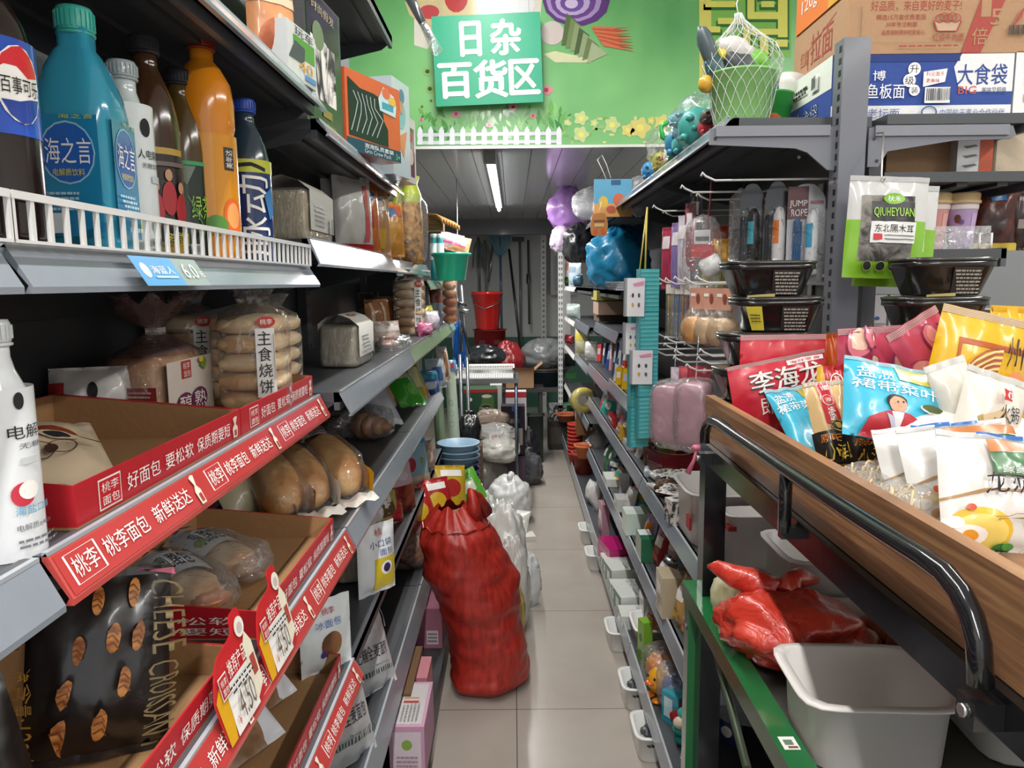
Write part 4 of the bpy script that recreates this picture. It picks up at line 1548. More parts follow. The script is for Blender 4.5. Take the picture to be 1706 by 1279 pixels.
bk = bucket('toy_bucket', 'light green toy bucket filled with sand toys inside a white net', 1234, 1.84, .077, .115, translucent('8fc878', .93))
for nm, px, py, rx, rz, m, tilt in (('toy_shovel', 1180, 82, .02, .055, C('4b5a5e'), -.35), ('toy_spade', 1193, 118, .024, .05, C('33565a'), -.3), ('toy_ship', 1232, 105, .05, .032, C('4a4d52'), .5), ('toy_cone', 1228, 82, .045, .025, C('d8d2d0'), .4),
                                   ('toy_mould', 1176, 140, .018, .02, C('d0a43a'), 0), ('toy_flower', 1202, 92, .012, .014, C('d8c83a'), 0), ('toy_scoop', 1262, 100, .03, .022, C('7cc04c'), .5)):
    q = at(px, py, Y=1.83)
    mb = MB()
    mb.blob(0, 0, 0, rx, .02, rz, m, .2, 3, px, 14, 10, M=Matrix.Rotation(tilt, 4, 'Y'))
    simple(nm, {'toy_shovel': 'grey toy handle poking out of the netted bucket', 'toy_spade': 'dark teal toy spade leaning out of the netted bucket', 'toy_ship': 'dark grey toy piece lying on top of the netted bucket', 'toy_cone': 'white and pale toy cone at the top of the net',
                'toy_mould': 'ochre toy mould hanging at the net side of the bucket', 'toy_flower': 'small yellow toy flower in the net', 'toy_scoop': 'green toy scoop resting on the bucket rim'}[nm], 'toy', mb, q)
q0 = bk.location
nb = MB()
prof = [(.06, -.002), (.066, .03), (.077, .08), (.085, .112), (.09, .14), (.075, .175), (.045, .2), (.012, .235), (.008, .25)]


def prof_r(t):
    k = t * (len(prof) - 1)
    i = min(int(k), len(prof) - 2)
    f_ = k - i
    return prof[i][0] * (1 - f_) + prof[i + 1][0] * f_, prof[i][1] * (1 - f_) + prof[i + 1][1] * f_


for s in (-1, 1):
    for k in range(20):
        pts = []
        for i in range(17):
            t = i / 16
            r_, z_ = prof_r(t)
            an = 2 * PI * k / 20 + s * t * 2.2
            pts.append((r_ * 1.02 * math.cos(an) - .03 * max(0, t - .55), r_ * 1.02 * math.sin(an), z_))
        nb.tube(pts, .0007, C('e2e6e2', 'g'), 3)
nb.tube([(-.012, 0, .24), (-.02, -.005, .27), (-.008, 0, .3), (-.016, .003, .33)], .0015, W_, 4)
nt_ = nb.build('net', None, q0)
tag(nt_, 'white mesh net bag drawn over the light green toy bucket', 'net')
# second bucket with cup behind it
bucket('toy_bucket', 'bright green toy bucket half hidden behind the netted bucket', 1278, 2.02, .062, .11, C('3fae4a'))
q = at(1308, 150, Y=2.05)
mb = MB(); mb.lathe([(.016, 0), (.02, .02), (.035, .06), (.038, .085), (.03, .088)], C('d9d5cf'), 20, M=Matrix.Translation((0, 0, -.05)) @ Matrix.Rotation(.3, 4, 'Y'))
simple('toy_cup', 'pale funnel shaped toy cup beside the cartons', 'toy', mb, q)
q = at(1287, 200, Y=1.9)
mb = MB(); mb.blob(0, 0, .02, .022, .02, .02, C('c96a3a'), .1)
simple('toy_ball', 'orange toy at the foot of the cartons next to the netted bucket', 'toy', mb, (q.x, 1.9, ZT))
# watering can
q = at(1148, 207, Y=2.35)
wc = thing('toy_watering_can', 'bright green toy watering can behind the teal toys', 'toy', (q.x, 2.35, ZT))
GT = C('2fae4c', 'g')
mb = MB(); mb.lathe([(.06, 0), (.062, .02), (.052, .06), (.055, .062), (.052, .07), (.055, .072), (.052, .08), (.055, .082), (.052, .09), (.05, .1)], GT, 24); mb.build('can_body', wc)
mb = MB(); mb.tube([(-.05, 0, .05), (-.08, 0, .07), (-.085, 0, .1), (-.06, 0, .115), (-.04, 0, .1)], .008, GT, 8); mb.build('handle', wc)
# net packs of toys along the shelf lip
for k, (px, py, Y, rx, rz, c, lab) in enumerate((
        (1140, 222, 2.08, .055, .05, '3f9a92', 'teal round toy in a clear net on the shelf lip next to the netted bucket'), (1105, 243, 2.3, .045, .045, '3c86a8', 'blue and teal toy bundle, second along the shelf lip'), (1162, 212, 2.0, .02, .025, 'b23a44', 'red toy in the net beside the teal toy'),
        (1172, 196, 1.97, .022, .02, '4a3a34', 'dark brown toy at the net side by the green bucket'), (1110, 262, 2.25, .035, .03, '4fb0ae', 'turquoise toy lying under the blue toy bundle'), (1090, 270, 2.42, .025, .03, 'd9d9d6', 'white toy disc with dots near the shelf lip'),
        (1068, 290, 2.6, .03, .035, 'b3b34c', 'olive green toy in the far net pack'), (1080, 288, 2.62, .022, .025, 'd68f34', 'orange toy in the far net pack'), (1055, 300, 2.8, .03, .035, '3f86b8', 'blue toy at the far end of the net packs'), (1075, 268, 2.6, .02, .02, 'b0343c', 'red toy on top of the far net pack'), (1130, 200, 2.2, .06, .025, '58a6b4', 'pale teal toy lid lying behind the teal round toy'))):
    q = at(px, py, Y=Y)
    mb = MB()
    z = max(q.z, ZT + rz * .9)
    mb.blob(0, 0, 0, rx, .04, rz, C(c), .15, 4, k, 18, 12)
    for j in range(6):
        mb.blob(rx * .8 * math.cos(j), -.025, rz * .7 * math.sin(j * 1.7), rx * .22, .02, rz * .22, C(c), .1, 2, j, 8, 6)
    simple('toy', lab, 'toy', mb, (max(q.x, .5), Y, z))
for k, (px, py, Y, lab) in enumerate(((1122, 232, 2.16, 'clear net wrap around the teal toys on the shelf lip'), (1078, 280, 2.55, 'clear net wrap around the far mixed toys'))):
    q = at(px, py, Y=Y)
    mb = MB(); mb.blob(0, 0, 0, .085, .08, .075, CLEAR, .2, 3, k, 24, 16)
    mb.tube([(-.05, -.06, .05), (0, -.085, 0), (.01, -.09, -.05), (-.03, -.085, -.075)], .0025, W_, 5)
    simple('toy_wrap', lab, 'bag', mb, (max(q.x, .53), Y, max(q.z, ZT + .07)))
# hanging blue picture card with net of toys, small biscuit shaped tag
q = at(1021, 327, Y=3.45)
pk_ = thing('toy_pack', 'blue picture card of toys with a white net hanging over the top shelf edge', 'toy pack', q)
mb = MB(); mb.box(-.085, .085, -.003, .003, -.09, .075, C('5fa6c9', 'g'))
marks(mb, flat(-.085, -.09, .085, .075, -.003), [('r', -1, -1, 1, -.3, C('d9a25c', 'g')), ('e', -.5, -.2, .25, .3, C('d9b24a')), ('e', .3, -.1, .3, .35, C('c96a4a')), ('r', -.1, .7, .4, .95, C('2a5a8a')), ('e', .65, -.5, .2, .25, C('cfd6a0')), ('e', -.1, -.6, .25, .2, C('c0543c'))], .0008); mb.build('card', pk_)
mb = MB(); mb.blob(.12, .02, .0, .06, .03, .09, CLEAR2, .15, 4, 3); mb.build('net_bag', pk_)
mb = MB(); mb.tube([(-.03, 0, .075), (-.05, 0, .12), (-.07, 0, .16), (-.05, 0, .18), (-.03, 0, .14), (-.01, 0, .08)], .002, W_, 5); mb.build('loop', pk_)
q = at(998, 374, Y=3.42)
mb = MB(); mb.prism(fillet([(-.035, -.05), (.035, -.05), (.04, .0), (.03, .05), (-.03, .05), (-.04, 0)], .015), -.004, .004, C('b8793c'), 'y')
marks(mb, flat(-.035, -.05, .035, .05, -.004), [('r', -.7, .2, .7, .4, C('7a4a24')), ('e', -.45, -.6, .3, .25, C('c8542c')), ('e', .45, -.6, .3, .25, C('c8542c')), ('r', -.6, -.2, .6, .1, C('d6b070'))], .0008)
mb.tube([(0, 0, .05), (.01, 0, .1)], .0015, W_, 4)
simple('hang_tag', 'small brown biscuit shaped tag hanging under the blue picture card', 'tag', mb, q)
mb = MB(); mb.blob(0, 0, 0, .02, .03, .06, C('b8323c', 'f'), .2); q = Vector((.49, 4.5, ZT + .05))
simple('toy_pouch', 'red packet corner sticking up beside the blue picture card', 'packet', mb, q)
# bags at the far end of the top shelf
PUR = C('a77bc0', 'f')
q = at(947, 398, Y=5.35)
cloth_bag('plastic_bag', 'purple plastic bag at the far end of the top shelf', 'bag', (q.x, 5.35, 1.86), 0, .14, .13, .15, PUR, 3, km=PUR)
q = at(930, 410, Y=5.3)
cloth_bag('plastic_bag', 'pale lilac bag end drooping beside the purple bag', 'bag', (q.x + .02, 5.2, 1.7), 0, .08, .08, .09, C('cbb9cf', 'f'), 8, knot=False)
q = at(975, 370, Y=4.6)
cloth_bag('plastic_bag', 'clear white bag on the shelf between the purple bag and the picture card', 'bag', (q.x + .05, 4.5, 1.86), 0, .13, .1, .1, MILK, 5, knot=False)
q = at(968, 400, Y=4.6)
cloth_bag('plastic_bag', 'black bag hanging between the blue bag and the purple bag', 'bag', (q.x + .01, 4.9, 1.62), .3, .1, .1, .13, C('1e1f22', 'f'), 6, knot=False)
q = at(1006, 460, Y=4.15)
cloth_bag('plastic_bag', 'shiny blue plastic bag lying on a shelf of the gondola', 'bag', (q.x + .07, 4.1, 1.458), .3, .16, .16, .17, C('1f86b4', 'f'), 9, knot=False, amp=.3)

# ================================================================ peg hooks and what hangs on them
WIRE = C('d2d2d0', 'g')


def hook(Y, z, x0, label, g_, x1=XRB - .002, dbl=False):
    o = thing('peg_hook', label, 'hook', (x1, Y, z), group=g_)
    mb = MB()
    L = x1 - x0
    mb.tube([(0, 0, 0), (-.012, 0, .004), (-L + .03, 0, .002), (-L + .008, 0, .012), (-L, 0, .02), (-L - .003, 0, .012)], .0028, WIRE, 6)
    mb.build('wire', o)
    mb = MB()
    mb.box(-.004, .0, -.014, .014, -.03, .02, C('a9a9a8', 's'))
    mb.build('back_clip', o)
    return o


HT = 'white wire peg hook in the upper row below the top shelf'
for k, (px, py, Y) in enumerate(((1170, 289, 1.80), (1136, 310, 1.98), (1162, 323, 2.1), (1089, 343, 2.42), (1106, 352, 2.56))):
    p = at(px, py, Y=Y)
    hook(Y, p.z - .018, p.x, HT, 'upper row of peg hooks')
HM = 'white wire peg hook in the middle row over the hanging pens'
for k in range(6):
    hook(1.9 + k * .125, 1.492 - .004 * (k % 2), .46, HM, 'middle row of peg hooks')
HL = 'empty white wire peg hook in the lower row behind the black bowls'
for k in range(12):
    hook(1.82 + k * .07, 1.315 - .026 * (k % 3), .455 + .012 * (k % 2), HL, 'lower row of peg hooks')
mb = MB()
for z in (1.485, 1.505):
    mb.box(XRB - .012, XRB - .004, YR[0] + .02, YR[1] - .02, z, z + .008, C('c3c3c1', 's'))
simple('hook_bar', 'pale steel bar carrying the middle row of peg hooks', 'bar', mb, (0, 0, 0))


# jump rope blister packs
def rope(label, px, py, Y, hc, stripe, rot, seed, text=False, w=.085):
    p = at(px, py, Y=Y)
    o = thing('jump_rope_pack', label, 'blister pack', p, rot, 'jump rope packs')
    h = .235
    card = fillet([(-w / 2, -h), (w / 2, -h), (w / 2, -.03), (w * .2, 0), (-w * .2, 0), (-w / 2, -.03)], .012)
    mb = MB()
    mb.prism(card, -.001, .001, C('b9bcc2' if text else '3a3c42', 'g'), 'y')
    f = flat(-w / 2, -h, w / 2, 0, -.0012)
    if text:
        marks(mb, f, [('r', -1, .3, .1, .95, C('6a3a3e')), ('t', 'JUMP', -.9, .52, .05, .68, W_), ('t', 'ROPE', -.8, .36, .05, .5, W_), ('r', .2, .6, .9, .66, C('a06a70'))], .0006)
    else:
        marks(mb, flat(-w / 2, -h, w / 2, 0, .004), [('r', -.9, .3, .9, .85, C('55585e')), ('t', 'JUMP', -.8, .6, .6, .75, W_), ('t', 'ROPE', -.8, .42, .6, .56, W_)], .0006)
    mb.build('card', o)
    mb = MB()
    M = Matrix.Translation((.012 if text else .004, -.02, -h + .02))
    mb.lathe([(.012, 0), (.0155, .005), (.0155, .1), (.0135, .135), (.008, .15), (.003, .153)], hc, 16, M)
    marks(mb, cyl(.0158, 0, .13, 1.2), [('r', -1, .0, -.1, .85, stripe)], .0004, M)
    mb.build('handle', o)
    mb = MB()
    for k in range(5):
        mb.tube([(-.012 - .004 * k, -.014, -h + .03 + .02 * j + .006 * math.sin(j * 2 + k)) for j in range(7)], .0022, C('1f5a8a' if text else '33353a'), 5)
    mb.build('rope_coil', o)
    mb = MB()
    bl = fillet([(-w / 2 + .006, -h + .008), (w / 2 - .006, -h + .008), (w / 2 - .006, -.06), (-w / 2 + .006, -.06)], .015)
    mb.prism(bl, -.04, -.002, film('ffffff', .0, .06, .1), 'y')
    mb.build('blister', o)
    return o


rope('jump rope pack with black and teal handle', 1254, 306, 1.93, C('1b1c1f'), C('38a6b8'), R(-12), 1, w=.058)
rope('jump rope pack with white and orange handle', 1296, 302, 1.88, C('e4e4e4'), C('df7a2a'), R(-12), 2, w=.055)
rope('jump rope pack with white and blue handle and a lettered card', 1345, 306, 1.83, C('dfe3e6'), C('3a9cc0'), R(-12), 3, True)
p = at(1235, 375, Y=2.05)
mb = MB(); mb.prism(fillet([(-.03, -.1), (.03, -.1), (.03, .07), (0, .1), (-.03, .07)], .01), -.012, .012, CLEAR2, 'y'); mb.box(-.02, .02, -.01, .01, -.09, -.01, C('4a5058'))
simple('small_blister_pack', 'small clear blister pack behind the jump ropes', 'blister pack', mb, p, R(-40))
for k, (px, py, c, lab) in enumerate(((1205, 422, 'd09a2c', 'amber toy pack hanging behind the black bowls'), (1195, 455, 'b3a93a', 'yellow green toy pack hanging low behind the black bowls'), (1215, 395, 'a84a2c', 'rust red toy pack hanging in the dark behind the ropes'))):
    p = at(px, py, Y=2.12)
    mb, f = pouch_mesh(.06, .08, .03, C(c, 'f'), k)
    simple('toy_pack', lab, 'toy pack', mb, (p.x, p.y + .05 * k, p.z - .04), R(-30))
# clear bag with red sharpener and white cup on a red strap
p = at(1170, 420, Y=2.1)
o = thing('accessory_bag', 'clear bag with a red piece and a white cup hanging by a red strap', 'bag', p, R(-20))
mb = MB(); mb.box(-.03, .03, -.012, .012, -.015, .02, C('b8242c')); mb.build('red_piece', o)
mb = MB(); mb.lathe([(.02, 0), (.028, .01), (.028, .05), (.02, .058)], C('dedede'), 18, Matrix.Translation((.0, 0, -.05)) @ Matrix.Rotation(1.1, 4, 'Y')); mb.build('white_cup', o)
mb = MB(); mb.box(-.022, .022, -.01, .01, .022, .06, C('c9c9c9')); mb.box(-.018, .018, -.011, -.01, .03, .042, C('4a4a4e')); mb.build('clip', o)
mb = MB(); mb.tube([(.01, 0, .06), (.018, 0, .13), (.02, 0, .2)], .0025, C('8f2c3a'), 5); mb.build('strap', o)
mb = MB(); mb.blob(0, 0, -.01, .055, .03, .11, CLEAR, .12, 3, 4, pw=.8); mb.build('wrap', o)
for k, (px, py, Y, c, w, lab) in enumerate(((1112, 430, 2.5, '9c2f48', .055, 'crimson accessory pack hanging nearest the yellow cord'), (1128, 425, 2.38, '7d6a9c', .05, 'lilac accessory pack hanging second from the yellow cord'), (1140, 415, 2.3, 'b9b3be', .05, 'pale accessory pack beside the strap bag'), (1150, 395, 2.28, '7a3440', .04, 'wine red accessory pack tucked behind the strap bag'), (1160, 375, 2.36, '26272b', .05, 'black hair accessory behind the strap bag'))):
    p = at(px, py, Y=Y)
    mb, f = pouch_mesh(w, .2, .02, C(c, 'f'), k + 4, [('r', -.6, .3, .6, .7, C('d6cfd2', 'f'))])
    simple('accessory_pack', lab, 'packet', mb, (p.x, Y, p.z - .1), R(-55))
# pens and pencil packs on the middle row
for k, (c, lab) in enumerate((('c0a24a', 'yellow pencil pack'), ('8a8f96', 'grey pen pack'), ('2f6fa8', 'blue pen pack'), ('b8793c', 'tan pencil pack'), ('7a2f3a', 'wine red pen pack'), ('b9b0a0', 'cream pen pack'))):
    Y = 2.48 - k * .05
    p = at(1118 + k * 8, 540, Y=Y)
    o = thing('pen_pack', lab + ' hanging from the middle row of hooks', 'pens', (p.x, Y, 1.488), R(-40))
    mb = MB()
    for j in range(3):
        mb.tube([(-.01 + j * .009, 0, -.17), (-.01 + j * .009, 0, -.05), (-.01 + j * .009, 0, -.035)], [.0015, .0036, .0036], C(c, 'g'), 8)
    mb.build('pen', o)
    mb = MB(); mb.box(-.018, .018, -.005, .005, -.175, -.012, CLEAR); mb.build('wrap', o)
    mb = MB(); mb.box(-.018, .018, -.006, .006, -.03, 0, C('d8d0c8', 'g')); mb.build('header_card', o)
for k in range(3):
    Y = 2.02 - k * .06
    p = at(1160 + 22 * k, 545, Y=Y)
    o = thing('bead_pack', ('cream and orange roll pack with peach header card, nearest the pens', 'cream roll pack in the middle under the hooks', 'cream roll pack half hidden by the black bowls')[k], 'packet', (p.x, Y, 1.48), R(-70))
    mb = MB(); mb.lathe([(.012, -.03), (.034, -.028), (.036, 0), (.034, .028), (.012, .03)], C('d8b890' if k else 'dba25c'), 20, Matrix.Translation((0, 0, -.11)) @ Matrix.Rotation(PI / 2, 4, 'X')); mb.build('roll', o)
    mb = MB(); mb.box(-.03, .03, -.002, .002, -.055, .0, C('cf9a84', 'g')); marks(mb, flat(-.03, -.055, .03, 0, -.002), [('e', .3, 0, .3, .5, C('8a4a3c')), ('r', -.8, .2, -.1, .5, W_)], .0006); mb.build('header_card', o)
    mb = MB(); mb.blob(0, 0, -.1, .042, .036, .05, CLEAR, .1, 3, k); mb.build('wrap', o)
# pink pencil cases under the lower hooks
PK = C('b58c98', 'f')
for k, (px, Y, w, lab) in enumerate(((1122, 2.02, .11, 'large dusty pink pencil case in clear wrap hanging beside the teal strips'), (1158, 1.87, .08, 'narrow dusty pink pencil case next to the wooden corner'))):
    p = at(px, 690, Y=Y)
    o = thing('pencil_case', lab, 'pencil case', (p.x, Y, p.z), R(-35))
    mb = MB(); mb.blob(0, 0, 0, w / 2, .035, .082, PK, .04, 2, k, 26, 18, pw=.4); mb.build('case', o)
    mb = MB(); mb.tube([(-w * .46, -.02 + .04 * j / 6, -.06 + .02 * j) for j in range(7)], .002, C('6a5a60'), 5); mb.build('zip', o)
    mb = MB(); mb.blob(0, 0, 0, w / 2 + .01, .045, .095, CLEAR, .06, 3, k + 2, pw=.5); mb.tube([(0, 0, .09), (.005, 0, .2)], .002, CLEAR2, 4); mb.build('wrap', o)
p = at(1160, 745, Y=1.74)
mb = MB()
mb.tube([(0, 0, 0), (-.006, 0, -.03), (-.02, 0, -.062)], [.003, .004, .007], C('cf6a86', 'f'), 6)
mb.tube([(0, 0, 0), (.012, 0, -.012), (.02, 0, -.018)], [.003, .005, .008], C('cf6a86', 'f'), 6)
mb.blob(0, 0, 0, .012, .008, .008, C('cf6a86', 'f'))
simple('ribbon', 'pink ribbon bow dangling at the wooden stand corner', 'ribbon', mb, (p.x, 1.735, p.z))
for k, (px, c) in enumerate(((1135, 'c9bcc9'), (1150, 'b8525c'), (1165, '8d2f38'))):
    p = at(px, 640, Y=2.2 - k * .1)
    mb, f = pouch_mesh(.07, .1, .02, C(c, 'f'), k)
    simple('hair_clip_pack', ('pale lilac clip pack', 'red clip pack', 'dark red clip pack')[k] + ' hanging under the empty hooks', 'packet', mb, (p.x, p.y, p.z - .05), R(-40))
# teal hair tie strips with cards and yellow cord
TEAL = C('4fb0b4', 'f')
Yt_ = 2.33
for k, (px, py, n, dy, lab) in enumerate(((1080, 448, 4, 0, 'teal card strip hanging by a yellow cord, nearest the aisle hooks'), (1066, 470, 4, .05, 'second teal card strip hanging just behind the first'))):
    p = at(px, py, Y=Yt_ + dy)
    o = thing('hair_tie_strip', lab, 'card strip', (p.x, Yt_ + dy, p.z), R(12))
    for j in range(n):
        mb = MB()
        z1 = -j * .132
        mb.box(-.032, .032, -.012, .012, z1 - .13, z1, TEAL)
        for q_ in range(9):
            mb.box(-.03, .03, -.0135, -.012, z1 - .01 - q_ * .013, z1 - .005 - q_ * .013, C('67c0c2', 'f'))
        mb.box(-.034, -.03, -.018, .012, z1 - .13, z1, C('3f9aa0', 'f'))
        mb.build('segment', o)
    if k == 0:
        mb = MB(); t_ = at(1089, 345, Y=2.42) - Vector((p.x, Yt_, p.z))
        mb.tube([(-.01, 0, 0), (t_.x, t_.y, t_.z)], .003, C('b3a03c'), 6); mb.tube([(-.03, 0, -.02), (t_.x, t_.y, t_.z)], .0025, C('b3a03c'), 6); mb.build('cord', o)
for k, (bl, br, tl, lab) in enumerate((((1044, 527), (1073, 527), (1048, 463), 'white card with tiny pink banner, top one on the teal strips'), ((1042, 590), (1066, 590), (1044, 538), 'white card half hidden in the middle of the teal strips'), ((1053, 640), (1086, 640), (1047, 584), 'white card with pink banner, lowest on the teal strips'))):
    q = [at(*c_, Y=Yt_ - .025 + (k == 1) * .05) for c_ in (bl, br, tl)]
    rot, w, h = frame(*q)
    mb = MB(); mb.box(-w / 2, w / 2, -.001, .001, 0, h, C('dcdce0', 'g')); mb.box(-w / 2 - .006, -w / 2, -.001, .03, 0, h, C('8f9296'))
    marks(mb, flat(-w / 2, 0, w / 2, h, -.001), [('p', [(-.4, .7), (.9, .85), (.9, .62), (-.2, .55)], C('cf8aa8'))] + [('e', -.35 + .7 * (i % 2), .1 - .5 * (i // 2), .14, .12, C(('3a3a44', '4a4a58', 'c9a03a', '6a5a5a')[i])) for i in range(4)] + [('r', -.7, .05, -.55, .1, C('d6b03a'))], .0006)
    simple('hair_tie_card', lab, 'card', mb, (q[0] + q[1]) / 2, tuple(rot))

# ================================================================ far side of the gondola
p = at(1590, 322, Y=1.98)
o = carton('carton', 'open brown carton lying on the far side shelf under the bracket', 'carton', .2, .2, .12, KR, (1.02, 2.0, 1.737))
p = at(1622, 310, Y=1.84)
carton('carton', 'white and orange carton with grey wave marks standing on the far side shelf', 'carton', .075, .1, .11, CW_, (p.x + .005, 1.88, 1.737), R(-14), {'f': [('r', .25, -1, 1, 1, C('c9552c'))] + [('p', [(-.7, .7 - k * .4), (0, .75 - k * .4), (.15, .68 - k * .4), (-.5, .6 - k * .4)], C('6f6f6f')) for k in range(4)]})
p = at(1694, 312, Y=1.82)
carton('carton', 'plain cream carton at the far end of the far side shelf', 'carton', .07, .1, .1, C('c4b49c', 'k'), (p.x, 1.88, 1.737), R(-10))
mb = MB(); mb.box(.84, 1.2, 1.75, 2.2, 1.7362, 1.7366, C('8f7656', 'k'))
for k, (px, c, lab) in enumerate(((1550, 'd99a92', 'pink lidded milk tea cup behind the green pouch'), (1597, 'b79cc6', 'purple lidded milk tea cup at the shelf end'))):
    p = at(px, 424, Y=1.83)
    o = thing('drink_cup', lab, 'cup', (p.x, 1.83, 1.5665), 0)
    r = .036
    mb = MB(); mb.lathe([(r * .68, 0), (r * .7, .004), (r * .97, .105), (r, .107)], C(c), 28)
    marks(mb, lambda u, v: Vector((r * (.7 + .27 * (v + 1) / 2) * math.sin(u), -r * (.7 + .27 * (v + 1) / 2) * math.cos(u), .004 + .1 * (v + 1) / 2)), [('e', -.5, .2, .2, .12, C('9c3a44' if k == 0 else '6a4a86')), ('r', .2, -.2, .7, .6, C('e3b0a4' if k == 0 else 'c9b0d6')), ('r', -1.2, .8, 1.2, 1, C('dcd6cf'))] + ([('e', -.75, .35, .22, .2, C('6a3a2c'))] if k else []), .0005)
    mb.build('cup_body', o)
    mb = MB(); mb.lathe([(r * 1.0, .107), (r * 1.1, .108), (r * 1.1, .114), (r * 1.03, .116), (r * 1.06, .128), (r, .132)], C('d6bb8c'), 28); mb.build('lid', o)
p = at(1592, 420, Y=1.77)
mb = MB(); mb.box(-.075, .075, -.001, .001, 0, .052, CLEAR2); mb.tube([(.05, 0, 0), (.05, 0, .035), (.078, 0, .035), (.078, 0, 0)], .003, W_, 6)
simple('shelf_guard', 'clear plastic guard with a white clip in front of the milk tea cups', 'guard', mb, (p.x, 1.765, 1.5665))
for k, (px, py, c, w, lab) in enumerate(((1655, 432, '5a2a22', .1, 'dark brown snack bag with a yellow foot beside the milk tea cups'), (1697, 420, '3a2524', .08, 'very dark snack bag at the end of the far side shelf'))):
    p = at(px, py, Y=1.9)
    mb, f = pouch_mesh(w, .15, .04, two_tone('jerky%d' % k, '241414', c, 18, .3, .8, .3), k, [('r', -1, -1, 1, -.75, C('c9b03a', 'f')), ('r', -.4, .6, .3, .95, C('3a6a9a', 'f'))] if k == 0 else [('r', -.4, -.3, .4, 0, C('8a8078'))])
    simple('snack_bag', lab, 'bag', mb, (p.x, 1.9, 1.5665), R(-8))
for k in range(2):
    p = at(1440 + 35 * k, 545, Y=1.84)
    carton('medicine_box', ('white printed box beside the end post, low behind the hanging pouch', 'second white printed box beside the end post with a blue corner')[k], 'box', .045, .08, .16, C('d6d4d8', 'k'), (p.x + .02, 1.86, 1.3015), 0, {'f': smalltext(-.7, -.5, .7, .1, 5, C('77777f'), k) + [('e', -.2, .3, .3, .06, C('3a5a9a')), ('r', -.7, .12, .7, .14, K_)] + ([('p', [(-.2, 1), (1, 1), (.4, .75)], C('2f5aa8'))] if k else [])})
carton('snack_box', 'pale box with grey print under the dark brown snack bag', 'box', .1, .1, .12, C('b5aca6', 'k'), (at(1680, 520, Y=1.86).x, 1.9, 1.3015), 0, {'f': [('r', -.6, -.3, .0, .4, C('8a4a4a')), ('r', .2, -.6, .7, .6, C('dcdcdc'))]})
# ================================================================ goods on the lower shelves of the right gondola


def onr(px, X, Z, py=800):
    p = at(px, py, X=X)
    return (X, p.y, Z)


BW = two_tone('newsprint', '3a3838', 'd6d2cc', 28, .6, 1.5, .1, .42, .5)


def rbox(label, px, py, X, Z, w, d, h, c, rot=-90, mk=None, name='box', cat='box', group=None):
    l = onr(px, X, Z, py)
    return carton(name, label, cat, w, d, h, c if not isinstance(c, str) else C(c, 'g'), l, R(rot), mk or {'f': [('r', -.6, .1, .6, .6, C('e2e0da', 'g'))] + smalltext(-.6, -.7, .6, -.1, 3, C('8a8780'), px)}, group)


S3, S2, S1 = .7905, .4655, .1205
rbox('red and white box lying under the pink pencil cases', 1120, 770, .60, S3, .2, .16, .075, '7e2026', -80, {'t': [('r', -.8, -.8, .8, .8, C('9a2a30', 'g')), ('o', 0, 0, .95, .95, C('c9b8a6', 'g'), .1)], 'l': [('r', -1, .7, 1, 1, C('c9b8a6', 'g'))]})
rbox('dark red box beside the red and white box on the middle shelf', 1100, 790, .56, S3, .1, .08, .06, '6a1a20', -70)
for k, (px, X, r_, lab) in enumerate(((1118, .56, 12, 'grey and white patterned packet at the bottom of the card heap'), (1135, .57, -20, 'grey and white patterned packet lying askew in the card heap'), (1150, .60, 35, 'grey and white patterned packet by the black stand leg'), (1142, .53, 60, 'grey and white patterned packet on top of the card heap'))):
    l = onr(px, X, S3 + .012 + .014 * k, 810)
    mb, f = pouch_mesh(.11, .08, .02, BW, 90 + k)
    simple('printed_packet', lab, 'packet', mb, (l[0], l[1], l[2] + .005), (R(-86), 0, R(r_)), 'card heap')
for k, (px, X, lab) in enumerate(((1078, .49, 'pale blue tube nearest the price rail'), (1088, .50, 'white tube in the middle of the three tubes'), (1096, .485, 'white tube lying closest to the card heap'))):
    l = onr(px, X, S3 + .014, 790)
    mb = MB(); mb.tube([(0, -.05, 0), (0, .03, 0), (0, .032, 0), (0, .05, 0)], [.012, .012, .008, .008], C(('c9d6dc', 'd9d9d6', 'e3e3e0')[k], 'g'), 12)
    simple('ointment_tube', lab, 'tube', mb, l, R(20 * k - 10))
l = onr(1108, .5, S3, 815)
mb = MB(); mb.blob(0, 0, .028, .035, .04, .028, two_tone('wool_brown', '2c1a14', '8a5a34', 30, .6, 1, .3), .25, 4, 3)
simple('brown_packet', 'shiny brown packet beside the white bin on the middle shelf', 'packet', mb, l)
rbox('brown and cream box behind the black stand leg above the white bins', 1190, 820, .62, S3, .14, .1, .07, 'a89a8a', -85)
rbox('cream box with handwriting in front of the white bin on the middle shelf', 1125, 860, .475, S3, .06, .04, .07, BW, -75)
